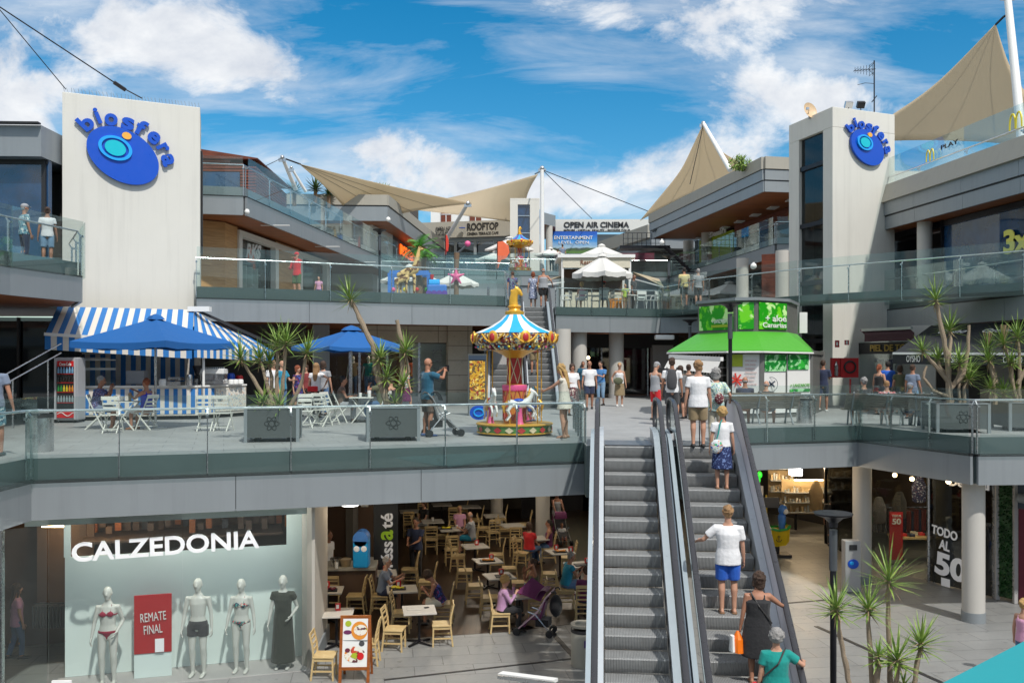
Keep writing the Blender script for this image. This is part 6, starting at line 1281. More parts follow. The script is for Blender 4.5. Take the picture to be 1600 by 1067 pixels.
def person(label, loc, yaw=0, H=1.72, top='w_white', sleeve=.5, bot='shorts', botm='w_navy', hair='short', hairm='hair_brown', skin='skin', pose='stand', lean=0, L=None, Rr=None, step=0, fat=1.0, fem=False, headyaw=0, headdown=0, hat=None, shoe='shoe_dark', group=None, vox=None, glasses=False, hem=0, child=False, poleL=None, poleR=None, name='person'):
 """yaw 0 looks away from the camera (+Y); arm targets L/Rr are wrist points in the body's own frame, metres at height 1.75"""
 t = thing(name, label, 'person', tuple(loc), yaw, group); t['_o'] = (0, 0, 0); s = H/1.75; t.scale = (s, s, s)
 K = dict(parent=t, local=True); dist = Vector(loc).length; vx = vox or (.013 if dist < 24 else .016 if dist < 33 else .021)
 V3 = Vector; hz = .93 if pose == 'stand' else .53
 if pose == 'sit': hz = .56
 u = V3((0, math.sin(lean), math.cos(lean))); f_ = V3((0, math.cos(lean), -math.sin(lean)))
 P = V3((0, 0, hz)); T_ = lambda a, b=0, x=0: P+u*a+f_*b+V3((x, 0, 0))
 sw = (.165 if fem else .185)*(1+.12*(fat-1)); hw = .092
 legs = []
 for sg in (-1, 1):
  hp = V3((sg*hw, 0, hz-.02))
  if pose == 'sit': kn = V3((sg*.11, .44, .53)); an_ = V3((sg*.12, .40+.05*sg*step, .09))
  elif pose == 'ride': kn = V3((sg*.17, .25, hz-.28)); an_ = V3((sg*.17, .12, hz-.62))
  else:
   st_ = step*sg; kn = V3((sg*.10, .03+st_*.55, .50+abs(st_)*.02)); an_ = V3((sg*.10, -.02+st_*1.0-(.0 if st_ >= 0 else .04), .085+(.06 if st_ < -.1 else 0)))
  legs.append((hp, kn, an_))
 B = M(); fw = fat
 B.tube([P+V3((0, 0, -.06)), T_(.03), T_(.14), T_(.26), T_(.37), T_(.46), T_(.51)], [(.135*fw, .095*fw), (.160*fw, .112*fw), (.130*fw, .095*fw), (.138*fw, .105*fw), (.155*fw, .108), (.150, .085), (.09, .06)], 14, ref=(1, 0, 0), rnd=True)
 hy = R(headyaw); hd = R(headdown); hc = T_(.70)+f_*.02+f_*.05*math.sin(hd)*2-u*.015*abs(math.sin(hd))
 hr = Matrix.Rotation(-lean, 3, 'X') @ Matrix.Rotation(-hy, 3, 'Z') @ Matrix.Rotation(-hd, 3, 'X'); Hh = lambda x, y, z: hc+hr @ V3((x, y, z))
 B.tube([T_(.45), T_(.53, .0), Hh(0, -.02, -.06)], [(.07, .065), (.054, .056), (.055, .058)], 10)
 B.sph(Hh(0, -.008, .025), (.076, .094, .098), 16, rot=hr); B.tube([Hh(0, .012, .0), Hh(0, .03, -.06), Hh(0, .045, -.095)], [(.07, .08), (.058, .06), (.032, .03)], 12, ref=hr @ V3((1, 0, 0)), rnd=True)
 B.tube([Hh(0, .082, .03), Hh(0, .105, -.015), Hh(0, .09, -.025)], [.010, .017, .015], 8, rnd=True)
 for sg in (-1, 1): B.sph(Hh(sg*.078, -.005, .0), (.014, .022, .034), 8, rot=hr)
 for hp, kn, an_ in legs:
  B.tube([hp, lerp(hp, kn, .35), kn, lerp(kn, an_, .3)+V3((0, -.015, 0)), lerp(kn, an_, .7), an_], [.088*fw, .078*fw, .056, .058, .042, .037], 12, rnd=True)
  B.tube([an_+V3((0, -.045, -.045)), an_+V3((0, .07, -.052)), an_+V3((0, .17, -.066))], [(.034, .034), (.042, .030), (.036, .018)], 10, ref=(1, 0, 0), rnd=True)
 arms = []; post = M()
 for sg, tgt, pl in ((-1, L, poleL), (1, Rr, poleR)):
  S = T_(.455, 0, sg*sw)
  if tgt is None: tgt = (sg*(.26+.05*(fat-1)), .06+.02*sg, hz-.09) if pose == 'stand' else (sg*.13, .33, hz+.08)
  E, Wr = ik(S, tgt, .29, .255, pl or (sg*.5, -1, -.45)); arms.append((S, E, Wr))
  B.tube([T_(.45, 0, sg*.08), S, lerp(S, E, .5), E, lerp(E, Wr, .4), Wr], [.052, .052*(.5+.5*fw), .043*(.5+.5*fw), .036, .035, .024], 10, rnd=True)
  d = (Wr-E).normalized(); tip = Wr+d*.085; sd = d.cross(V3((0, 1, 0)) if abs(d.y) < .8 else V3((0, 0, 1))).normalized(); up_ = sd.cross(d); bend = (V3((-sg, 0, 0)) if abs(d.x) < .7 else V3((0, 0, -1)))*.5
  wv = f_-d*f_.dot(d); wv = wv.normalized() if wv.length > .15 else sd
  B.tube([Wr-d*.01, Wr+d*.04, tip], [(.028, .018), (.040, .016), (.038, .014)], 8, ref=wv, rnd=True)
  cv = (V3((-sg, 0, 0))-d*d.dot(V3((-sg, 0, 0)))); cv = cv.normalized() if cv.length > .2 else -up_
  for k in range(4):
   b_ = tip-d*.012+wv*(.027-.018*k); ln = (.068, .078, .073, .058)[k]; post.tube([b_, b_+d*ln*.5+cv*ln*.12, b_+d*ln*.85+cv*ln*.5], [.0092, .0085, .0065], 6, rnd=True)
  b_ = Wr+d*.03+wv*.036; post.tube([b_, b_+wv*.022+d*.025+cv*.01, b_+wv*.022+d*.058+cv*.028], [.012, .010, .008], 6, rnd=True)
 body = B.build('body', skin, remesh=vx, post=post, smooth=True, **K)
 m = M(); 
 for sg in (-1, 1): m.sph(Hh(sg*.030, .078, .018), (.011, .008, .007), 8, rot=hr)
 m.build('eyes', 'eye_dark', **K); M().tube([Hh(-.02, .084, -.045), Hh(0, .091, -.043), Hh(.02, .084, -.045)], .006, 6, rnd=True).build('mouth', 'lips', **K)
 m = M(); [m.beam(Hh(sg*.018, .086, .036), Hh(sg*.044, .078, .037), .008, .006) for sg in (-1, 1)]; m.build('eyebrows', hairm if hairm != 'hair_grey' else 'hair_brown', **K)
 if glasses:
  m = M(); [m.sph(Hh(sg*.031, .088, .016), (.026, .008, .018), 10, rot=hr) for sg in (-1, 1)]; [m.beam(Hh(sg*.058, .085, .02), Hh(sg*.082, 0, .02), .005, .008) for sg in (-1, 1)]; m.build('sunglasses', 'eye_dark', **K)
 h = M()
 if hair != 'bald':
  back = {'short': .0, 'bob': .02, 'long': .02, 'bun': .005, 'tail': .005, 'curly': .03}[hair]
  h.sph(Hh(0, -.028, .042), (.084+back*.8, .094+back, .094+back*.6), 16, rot=hr)
  h.sph(Hh(0, -.055, -.01), (.072+back, .055+back, .065), 12, rot=hr)
  if hair == 'long': h.tube([Hh(0, -.06, .03), Hh(0, -.085, -.09), T_(.38, -.11), T_(.26, -.125)], [(.085, .05), (.095, .045), (.085, .035), (.05, .02)], 12, ref=(1, 0, 0), rnd=True); [h.tube([Hh(sg*.08, .0, .03), Hh(sg*.088, .0, -.08), T_(.42, -.03, sg*.09)], [.025, .028, .02], 8, rnd=True) for sg in (-1, 1)]
  if hair == 'bob': h.tube([Hh(0, -.06, .0), Hh(0, -.065, -.10)], [(.09, .055), (.075, .045)], 12, ref=(1, 0, 0), rnd=True); [h.tube([Hh(sg*.08, -.01, .04), Hh(sg*.086, -.01, -.07)], [.025, .03], 8, rnd=True) for sg in (-1, 1)]
  if hair == 'bun': h.sph(Hh(0, -.12, .07), .045, 10)
  if hair == 'tail': h.tube([Hh(0, -.10, .05), Hh(0, -.145, -.02), Hh(0, -.13, -.14)], [.03, .034, .012], 8, rnd=True)
  if hair == 'curly':
   rr = random.Random(len(label)); [h.sph(Hh(.085*math.cos(a)*math.sin(b_), -.03+.10*math.sin(a)*math.sin(b_), .04+.10*math.cos(b_)), .035, 7) for a, b_ in [(rr.uniform(3.0, 6.4), rr.uniform(.1, 2.2)) for _ in range(26)]]
  if dist < 27:
   rr = random.Random(label); [h.sph(Hh((.082+back)*math.cos(a)*math.sin(b_), -.03+(.095+back)*math.sin(a)*math.sin(b_), .042+(.094+back*.6)*math.cos(b_)), rr.uniform(.014, .026), 6) for a, b_ in [(rr.uniform(2.9, 6.5), rr.uniform(.05, 1.9)) for _ in range(34)]]
  h.build('hair', hairm, remesh=max(.010, vx*.8), **K)
 elif hairm == 'hair_grey': h.sph(Hh(0, -.05, -.005), (.079, .06, .045), 12, rot=hr); h.build('hair', hairm, remesh=.014, **K)
 if hat:
  m = M(); m.sph(Hh(0, -.01, .06), (.092, .108, .078), 14, rot=hr)
  if hat[1] == 'cap': m.tube([Hh(0, .07, .06), Hh(0, .13, .045), Hh(0, .16, .04)], [(.07, .012), (.065, .010), (.045, .008)], 10, ref=hr @ V3((1, 0, 0)), rnd=True)
  else: [m.add([Hh(.088*math.cos(a), .10*math.sin(a), .03), Hh(.088*math.cos(b_), .10*math.sin(b_), .03), Hh(.15*math.cos(b_), .16*math.sin(b_), .0), Hh(.15*math.cos(a), .16*math.sin(a), .0)], [(0, 1, 2, 3)]) for a, b_ in [(k*math.pi/10, (k+1)*math.pi/10) for k in range(20)]]
  m.build('hat', hat[0], smooth=True, **K)
 g = .014
 c = M(); z0 = -.07 if bot in ('shorts', 'pants') and pose == 'stand' else -.02
 strap = sleeve < 0
 tp_ = [P+u*(z0-hem), T_(.03), T_(.14), T_(.26), T_(.37)]; tr_ = [(.172*fw+g, .125*fw+g), (.165*fw+g, .115*fw+g), (.142*fw+g, .105*fw+g), (.146*fw+g, .112*fw+g), (.160*fw+g, .114*fw+g)]
 if strap: tp_ += [T_(.42)]; tr_ += [(.13, .10)]
 else: tp_ += [T_(.46), T_(.505)]; tr_ += [(.158+g, .088+g), (.085+g, .062+g)]
 if bot == 'dress':
  k_ = hem or .30; tp_ = [P+u*(-k_), P+u*(-k_*.5)]+tp_[1:]; tr_ = [(.235*fw, .20*fw), (.205*fw, .165*fw)]+tr_[1:]
  if pose == 'sit': tp_ = tp_[2:]; tr_ = tr_[2:]
 c.tube(tp_, tr_, 16, ref=(1, 0, 0))
 if fem: c.sph(T_(.34, .075), (.125, .05, .065), 12)
 if strap: [c.tube([T_(.38, .09, sg*.085), T_(.48, .03, sg*.095), T_(.47, -.05, sg*.09), T_(.38, -.09, sg*.08)], .020, 6) for sg in (-1, 1)]
 if not strap:
  for S, E, Wr in arms:
   if sleeve <= 0: c.sph(S, .058, 10); continue
   pts = [T_(.45, 0, (1 if S.x > 0 else -1)*.09), S]; rs = [.065+g*.5, .062+g]
   if sleeve <= 1: pts.append(lerp(S, E, sleeve)); rs.append(.052*(.6+.4*fw)+g*1.4)
   else: pts += [E, lerp(E, Wr, sleeve-1)]; rs += [.047+g, .034+g]
   c.tube(pts, rs, 12, rnd=False)
 c.build('top', top, remesh=vx, **K)
 if bot in ('shorts', 'pants', 'capri', 'briefs'):
  c = M(); c.tube([P+V3((0, 0, -.08)), P+u*.02, P+u*.10], [(.165*fw, .115*fw), (.172*fw, .126*fw), (.152*fw, .112*fw)], 16, ref=(1, 0, 0), rnd=False)
  for hp, kn, an_ in legs:
   if bot == 'shorts': c.tube([hp, lerp(hp, kn, .4), lerp(hp, kn, .88)], [.098*fw, .096*fw, .088*fw], 12, rnd=False)
   elif bot == 'briefs': c.tube([hp, lerp(hp, kn, .25)], [.098, .09], 12)
   elif bot == 'capri': c.tube([hp, lerp(hp, kn, .4), kn, lerp(kn, an_, .5)], [.098, .090, .072, .062], 12)
   else: c.tube([hp, lerp(hp, kn, .4), kn, lerp(kn, an_, .5), lerp(kn, an_, .97)], [.098*fw, .090*fw, .070, .066, .060], 12)
  c.build(bot if bot != 'capri' else 'trousers', botm, remesh=vx, **K)
 elif bot == 'skirt':
  c = M()
  if pose == 'stand': k_ = .50; c.tube([P+u*.10, P+u*.02, P+V3((0, .01, -.2)), P+V3((0, .01, -k_))], [(.145*fw, .11*fw), (.175*fw, .13*fw), (.205*fw, .165*fw), (.225*fw, .19*fw)], 18, ref=(1, 0, 0))
  else: c.tube([P+u*.08, P+V3((0, .02, -.02)), P+V3((0, .25, -.0)), P+V3((0, .46, -.06)), P+V3((0, .50, -.2))], [(.15, .11), (.18, .12), (.20, .11), (.19, .11), (.18, .10)], 16, ref=(1, 0, 0))
  c.build('skirt', botm, remesh=vx, **K)
 elif bot == 'dress' and pose == 'sit':
  c = M(); c.tube([P+u*.08, P+V3((0, .02, -.0)), P+V3((0, .25, -.0)), P+V3((0, .42, -.03))], [(.16*fw, .12), (.185*fw, .125), (.20, .11), (.19, .10)], 16, ref=(1, 0, 0)); c.build('skirt', botm, remesh=vx, **K)
 if shoe:
  for hp, kn, an_ in legs:
   c = M(); c.tube([an_+V3((0, -.055, -.05)), an_+V3((0, .02, -.04)), an_+V3((0, .08, -.055)), an_+V3((0, .19, -.065))], [(.042, .036), (.044, .046), (.048, .032), (.040, .022)] if shoe != 'sandal' else [(.042, .02), (.042, .018), (.046, .016), (.042, .012)], 12, ref=(1, 0, 0), rnd=True); o = c.build('shoe', shoe, smooth=True, **K)
   if shoe == 'sandal': o.location.z = -.022
 return t
def L2W(t, p):        # body frame to world
 s = t.scale[0]; a = t.rotation_euler[2]; x, y, z = [q*s for q in p]; return Vector((t.location.x+x*math.cos(a)-y*math.sin(a), t.location.y+x*math.sin(a)+y*math.cos(a), t.location.z+z))
BK, FR = 0.0, math.pi      # facing away / facing the camera
eu = Vector((math.sin(EA), math.cos(EA), 0)); ex = Vector((math.cos(EA), -math.sin(EA), 0)); EO = Vector((3.49, 18.67, 0))
def estep(k, x): return EO+ex*x+eu*(-k*.4+.17)+Vector((0, 0, -k*4.45/19))
p = person('woman in khaki shorts and plain white t-shirt at the top of the right escalator', EO+ex*.33+eu*(.0)+Vector((0, 0, 0)), -EA, 1.76, 'w_white', .6, 'shorts', 'w_khaki', 'bun', 'hair_sand', 'skin', hem=.05, fat=1.12, fem=True)
p = person('grey-haired woman in light floral blouse with a walking stick', EO+ex*.75+eu*.55, -EA, 1.60, 'p_floral_light', .75, 'pants', 'w_cream', 'bob', 'hair_grey', 'skin', Rr=(.36, .22, 1.02), L=(-.36, .12, .92), fat=1.1, fem=True, shoe='shoe_white', hem=.08)
cn_ = thing('walking_stick', 'thin black walking stick held by the grey-haired woman', 'walking stick', tuple(EO+ex*.42+eu*.3)); hnd = L2W(p, (-.37, .15, .86)); M().tube([hnd+Vector((0, .05, .06)), hnd+Vector((0, -.03, .07)), EO+ex*.38+eu*.2], .012, 8).build('shaft', 'black_metal', cn_)
q = estep(3, .68); p = person('blond short-haired woman in white tee and blue flowered skirt on the escalator', q, -EA, 1.56, 'w_white', .55, 'skirt', 'p_blueflower', 'curly', 'hair_blond', 'skin', fem=True, shoe='sandal', fat=1.02)
bg_ = thing('shoulder_bag', 'flowered shoulder bag with turquoise strap of the blond woman', 'bag', tuple(L2W(p, (-.2, -.1, .85)))); M().sph(L2W(p, (-.14, -.19, .93)), (.12, .05, .14), 12).build('pouch', 'p_multi', bg_, smooth=True); M().tube([L2W(p, (-.16, -.17, 1.0)), L2W(p, (-.10, -.165, 1.2)), L2W(p, (-.05, -.12, 1.44)), L2W(p, (.02, .0, 1.52))], .014, 6).build('strap', 'w_teal', bg_)
bg_ = thing('shoulder_bag', 'small white patterned bag on the back of the grey-haired woman', 'bag', tuple(EO+ex*.78+eu*.4+Vector((0, 0, 1)))); b0 = EO+ex*.80+eu*.36+Vector((0, 0, .98)); M().sph(b0, (.10, .05, .12), 12).build('pouch', 'p_redpattern', bg_, smooth=True); M().tube([b0+Vector((0, 0, .1)), b0+Vector((-.1, .02, .32)), b0+Vector((-.18, .1, .42))], .009, 5).build('strap', 'w_white', bg_)
q = estep(10, .42); p = person('fair-haired man in white t-shirt and bright blue shorts holding the left handrail', q, -EA, 1.74, 'w_white', .65, 'shorts', 'w_blue', 'short', 'hair_sand', 'skin', L=(-.46, .28, 1.12), hem=.06, fat=1.16, shoe='sandal')
q = estep(13.0, .70); p = person('dark-haired woman in a black sleeveless top holding the right handrail', q, -EA, 1.64, 'w_black', -1, 'skirt', 'w_black', 'bob', 'hair_brown', 'skin_tan', Rr=(.50, .32, 1.12), fat=1.22, fem=True, headyaw=-30, shoe='sandal')
bg_ = thing('shopping_bag', 'orange and white plastic shopping bag held by the woman in black', 'bag', tuple(L2W(p, (-.3, 0, .5)))); M().tube([L2W(p, (-.31, .06, .80)), L2W(p, (-.31, .03, .68)), L2W(p, (-.31, .02, .48))], [(.02, .03), (.08, .12), (.10, .14)], 10).build('sack', 'bag_orange' if 'bag_orange' in MT else mat('bag_orange', (.85, .18, .01), .35).name, bg_, smooth=True); M().tube([L2W(p, (-.40, .0, .74)), L2W(p, (-.40, .0, .5))], [(.03, .06), (.05, .10)], 10).build('white_sack', 'white_paint', bg_, smooth=True)
M().tube([L2W(p, (-.12, -.05, 1.45)), L2W(p, (0, -.16, 1.25)), L2W(p, (.2, -.1, .98))], .012, 6).build('bag_strap', 'shoe_dark', label='black cross-body strap over the back of the woman in black', cat='strap')
q = estep(15.3, .80); p = person('grey-haired woman in a turquoise t-shirt at the bottom of the escalator', q, -EA, 1.60, 'w_teal', .6, 'pants', 'w_navy', 'curly', 'hair_grey', 'skin', Rr=(.46, .26, 1.20), fat=1.18, fem=True)
M().tube([L2W(p, (.12, -.05, 1.48)), L2W(p, (0, -.165, 1.28)), L2W(p, (-.22, -.1, 1.05))], .012, 6).build('bag_strap', 'shoe_dark', label='thin dark strap over the back of the woman in turquoise', cat='strap')
bg_ = M().sph(L2W(p, (-.3, .05, .82)), (.09, .06, .11), 10).build('hand_bag', 'w_red', label='small red bag at the left hand of the woman in turquoise', cat='bag', smooth=True)
p = person('young man in white tee carrying a black backpack near the green kiosk', G(1049, 658) if False else A(1050, 25.0), -.2, 1.84, 'w_white', .55, 'shorts', 'w_darkgrey', 'short', 'hair_brown', 'skin_tan', step=.1)
bg_ = thing('backpack', 'black backpack worn by the young man in white', 'backpack', tuple(L2W(p, (0, -.2, 1.0)))); o = M(); o.tube([L2W(p, (0, -.19, 1.0)), L2W(p, (0, -.21, 1.2)), L2W(p, (0, -.18, 1.42))], [(.13, .07), (.15, .09), (.11, .06)], 12, rnd=True, ref=(1, 0, 0)); o.build('pack', 'w_darkgrey', bg_, smooth=True)
for sg in (-1, 1): M().tube([L2W(p, (sg*.1, -.13, 1.42)), L2W(p, (sg*.13, -.02, 1.51)), L2W(p, (sg*.12, .12, 1.38)), L2W(p, (sg*.14, .02, 1.12))], .018, 6).build('strap', 'w_black', bg_)
person('grey-haired man in grey vest and red shorts looking down', A(1024, 27.3), -.9, 1.74, 'w_lgrey', -1, 'shorts', 'w_red', 'short', 'hair_grey', 'skin', headdown=25, L=(-.15, .35, 1.1), Rr=(.15, .35, 1.1), hat=('w_lgrey', 'cap'))
person('woman with pinned-up brown hair browsing at the green kiosk', A(1076, 28.2), -.3, 1.66, 'w_brown', .5, 'shorts', 'w_darkgrey', 'bun', 'hair_brown', 'skin', fem=True); person('woman in orange strap top at the kiosk counter', A(1093, 27.6), -.6, 1.62, 'w_maroon', -1, 'skirt', 'p_navyflower', 'curly', 'hair_sand', 'skin', fem=True)
person('dark-haired woman half hidden behind the backpack man', A(1063, 27.9), .3, 1.62, 'w_grey', .5, 'shorts', 'w_black', 'bob', 'hair_brown', 'skin', fem=True)
p = person('bald man in dark teal t-shirt photographing the carousel with his phone', A(668, 21.3), -R(52), 1.83, 'w_teal_tee', .6, 'shorts', 'w_brown', 'bald', 'hair_brown', 'skin_tan', L=(-.07, .42, 1.48), Rr=(.07, .42, 1.46), glasses=True, shoe='shoe_blue', fat=1.05, hem=.03)
M().box(L2W(p, (0, .53, 1.52)), (.03, .09, .15), rz=p.rotation_euler[2]).build('phone', 'black_metal', label='black phone raised by the bald man', cat='phone')
p = person('blond woman in a short white lace dress holding the child on the carousel', A(882, 20.9), R(68), 1.68, 'p_whitelace', 0, 'dress', 'p_whitelace', 'long', 'hair_blond', 'skin', L=(-.05, .50, 1.12), fem=True, headdown=22, hem=.24, shoe='sandal', lean=.05)
p = person('small child with turquoise sun hat riding a carousel horse', car.location+Vector((.48, -.28, .42)), R(60), .95, 'w_lgrey', .5, 'shorts', 'w_blue', 'short', 'hair_blond', 'skin', pose='ride', L=(-.1, .36, 1.1), Rr=(.1, .36, 1.1), hat=('w_turq', 'brim'), shoe='shoe_blue')
person('woman in white top and patterned skirt behind the blond mother', A(894, 29.6), FR+.2, 1.68, 'w_white', .6, 'skirt', 'p_redpattern', 'bob', 'hair_brown', 'skin_tan', fem=True, Rr=(.1, .2, 1.1), fat=1.1)
person('stout man in white t-shirt and navy shorts with cross-body strap', A(921, 33.6), FR, 1.78, 'w_white', .6, 'shorts', 'w_navy', 'bald', 'hair_grey', 'skin_tan', fat=1.15, hem=.04, step=.08, shoe='shoe_dark')
person('man in mid blue tee and denim shorts reading his phone', A(939, 36.5), FR-.5, 1.76, 'w_midblue', .6, 'capri', 'w_ldenim', 'short', 'hair_brown', 'skin', headdown=28, L=(-.06, .35, 1.2), Rr=(.06, .35, 1.2))
person('woman in white strap top and beige skirt with a grey-green bag', A(968, 35.6), FR, 1.70, 'w_white', -1, 'skirt', 'w_khaki', 'bun', 'hair_blond', 'skin', fem=True, glasses=True, Rr=(.3, .1, 1.0), shoe='shoe_white')
M().sph(A(966, 35.3, 1.0), (.19, .06, .14), 12).build('shoulder_bag', 'w_olive', label='grey-green bag in front of the woman in beige skirt', cat='bag', smooth=True)
person('shaded man in dark teal seen behind the stout man', A(911, 42), FR, 1.76, 'w_teal_tee', .6, 'pants', 'w_darkgrey', 'short', 'hair_black', 'skin_tan')
person('man in navy polo and shorts turned away by the dark tower slot', A(1286, 31.8), -.5, 1.80, 'w_navy', .7, 'shorts', 'w_navy', 'short', 'hair_brown', 'skin_tan', shoe='shoe_white', Rr=(.1, .32, 1.2), step=.12)
B1 = A(1185, 25.4); B2 = A(1352, 24.9); B3 = A(1398, 24.6)
bench('park bench with its back to the viewer beside the green kiosk', B1, R(4), 2.3); bench('long slatted park bench near the right yuccas', A(1385, 24.7), R(-6), 2.2); bench('slatted park bench partly behind the railing post at right', A(1432, 24.6), R(-30), 1.2)
person('bald man in navy top on the bench by the kiosk', A(1164, 25.6, -.05), -.2, 1.74, 'w_navy', .5, 'shorts', 'w_brown', 'bald', 'hair_grey', 'skin_tan', pose='sit', fat=1.1); person('grey-haired man in dark top at the right end of the kiosk bench', A(1196, 25.8, -.1), -.6, 1.66, 'w_darkgrey', .5, 'shorts', 'w_lgrey', 'bald', 'hair_grey', 'skin', pose='sit', lean=.1)
person('man in dark top with cap at the left end of the long bench', A(1350, 25.1, -.05), .2, 1.72, 'w_darkgrey', .5, 'shorts', 'w_grey', 'short', 'hair_grey', 'skin', pose='sit', fat=1.1, hat=('w_grey', 'cap')); person('man in red striped tank top in the middle of the long bench', A(1386, 25.0, -.08), -.3, 1.66, 'p_stripe', 0, 'shorts', 'w_maroon', 'short', 'hair_sand', 'skin', pose='sit', lean=.12, fat=1.12)
person('man in white shirt and blue cap on the right end of the bench', A(1420, 24.8, -.1), -.8, 1.62, 'w_lgrey', .7, 'pants', 'w_navy', 'short', 'hair_grey', 'skin_tan', pose='sit', lean=.12, hat=('w_bluegrey', 'cap'))
person('woman in black vest standing behind the bench at right', A(1374, 30.0), -1.0, 1.66, 'w_black', -1, 'pants', 'w_darkgrey', 'tail', 'hair_red', 'skin', fem=True, fat=1.1); person('man in bright blue t-shirt facing the leather shop window', A(1387, 31.5), -.1, 1.76, 'w_blue', .6, 'pants', 'w_darkgrey', 'short', 'hair_black', 'skin')
person('woman in blue-grey top with a bag walking left of the big yucca', A(1426, 28.0), -.9, 1.66, 'w_bluegrey', .5, 'pants', 'w_ldenim', 'bun', 'hair_brown', 'skin_tan', fem=True, step=.1); person('shadowed woman in olive top in front of the black awning', A(1406, 30.5), -.2, 1.62, 'w_olive', .5, 'skirt', 'w_darkgrey', 'bob', 'hair_brown', 'skin', fem=True)
person('man in grey t-shirt and teal swim shorts walking out of the left picture edge', A(-12, 16.7), R(15), 1.86, 'w_bluegrey', .5, 'shorts', 'p_floral_teal', 'short', 'hair_brown', 'skin_tan', step=.16, fat=1.1, Rr=(.34, .02, .78))
pm = person('grey-haired man in plaid shirt eating at the white table by the kiosk', A(150, 23.6, .0), -R(75), 1.74, 'p_plaid', .7, 'shorts', 'w_bluegrey', 'short', 'hair_grey', 'skin_tan', pose='sit', lean=.18, L=(-.06, .38, 1.08), Rr=(.08, .36, 1.06), fat=1.15, shoe='sandal')
pw = person('red-haired woman in royal blue top and white skirt at the white table', A(229, 23.4, .0), R(72), 1.66, 'w_royal', -1, 'skirt', 'w_white', 'short', 'hair_red', 'skin_tan', pose='sit', L=(-.12, .42, .95), Rr=(.10, .46, 1.06), fem=True, fat=1.12, shoe='sandal', headdown=8)
bc = bistro_chair('front white folding chair seen from behind between the seated couple'); put(bc, A(176, 22.35), R(5))
dup(bc, A(150, 23.6), -R(75), 'white folding chair carrying the man in plaid shirt'); dup(bc, A(230, 23.4), R(72), 'white folding chair carrying the woman in royal blue')
bt_ = bistro_table('white folding table between the seated couple at the kiosk'); put(bt_, A(196, 23.4), R(8))
for px, d, rz, lb_ in ((322, 23.0, R(4), 'left one of two white chairs in front of the blue striped counter'), (349, 23.05, R(-4), 'right one of two white chairs in front of the blue striped counter'), (474, 24.0, R(30), 'white folding chair right of the first planter yucca'), (503, 24.6, R(-20), 'white folding chair before the woman with the red bag'),
                       (531, 26.2, -R(80), 'white folding chair of the seated person in brown'), (598, 26.2, R(80), 'white folding chair of the man in olive green'), (515, 25.4, R(-110), 'white chair tilted beside the left side of the parasol table')): dup(bc, A(px, d), rz, lb_)
dup(bt_, A(486, 24.9), R(10), 'white folding table behind the first planter'); dup(bt_, A(566, 26.2), R(3), 'white folding table under the second blue parasol')
def mug(label, p, mt='white_paint', r_=.045, h=.12, nm='cup'): return M().lathe(p, [(r_*.7, 0), (r_*.8, h*.1), (r_, h), (r_*.85, h*.98)], 12).build(nm, mt, smooth=True, label=label, cat=nm)
mug('tall drink glass in front of the woman in royal blue', A(203, 23.3, .735), 'w_khaki', .045, .2, 'glass'); mug('white cup nearest the man in plaid shirt', A(180, 23.3, .735), 'w_cream', .045, .15); mug('white napkin holder on the kiosk couple table', A(191, 23.35, .735), 'white_paint', .06, .13, 'napkin_holder'); mug('white cup on the parasol table', A(563, 26.1, .735)); mug('white jug on the parasol table', A(577, 26.1, .735), 'white_paint', .06, .2, 'jug')
person('bald man in teal t-shirt waiting at the right end of the kiosk counter', A(440, 28.8), FR+1.2, 1.78, 'w_turq', .6, 'pants', 'w_denim', 'bald', 'hair_grey', 'skin', fat=1.1, L=(-.2, .35, 1.15)); person('man in white shirt beside the bald man at the kiosk', A(427, 29.6), FR+.8, 1.80, 'w_white', .6, 'pants', 'w_navy', 'short', 'hair_brown', 'skin')
person('red-haired woman in navy flowered dress near the kiosk', A(465, 29.2), FR+1.0, 1.62, 'p_bluepurple', 0, 'dress', 'p_bluepurple', 'bob', 'hair_red', 'skin', fem=True, hem=.35); p = person('woman with long fair hair, white tee and black trousers seen from behind', A(494, 28.4), -.1, 1.70, 'w_white', .4, 'pants', 'w_black', 'long', 'hair_sand', 'skin', fem=True, Rr=(.30, -.02, 1.05), poleR=(1, -.3, 0))
M().box(L2W(p, (-.05, -.2, .93)), (.32, .10, .17)).build('hand_bag', 'w_red', label='red handbag of the woman with long fair hair', cat='bag', bevel=.03)
person('man in grey shirt standing just behind the woman with long hair', A(505, 29.6), -.2, 1.76, 'w_lgrey', .5, 'pants', 'w_denim', 'bob', 'hair_brown', 'skin'); person('dark-haired woman in the shadow left of the parasol', A(478, 32.0), FR, 1.64, 'w_maroon', .5, 'pants', 'w_black', 'bob', 'hair_brown', 'skin')
person('person in brown top and light trousers seated under the second parasol', A(531, 26.3, .0), -R(80), 1.68, 'w_brown', .2, 'pants', 'w_lgrey', 'short', 'hair_black', 'skin_tan', pose='sit', lean=.15, L=(-.1, .4, .8), Rr=(.1, .42, .8)); person('bearded man in olive t-shirt seated under the second parasol', A(596, 26.3, .0), R(80), 1.74, 'w_olive', .6, 'pants', 'w_denim', 'short', 'hair_brown', 'skin_tan', pose='sit', lean=.12, L=(-.1, .32, 1.1), Rr=(.08, .4, .82))
person('woman in black with an orange shoulder seated right of the olive man', A(611, 27.2, .0), R(60), 1.62, 'w_black', -1, 'shorts', 'w_navy', 'bun', 'hair_brown', 'skin', pose='sit', fem=True); person('woman in colourful blouse and purple skirt walking past the shop', A(634, 31.0), R(-60), 1.64, 'p_multi', .5, 'skirt', 'w_purple', 'bun', 'hair_brown', 'skin', fem=True, step=.2)
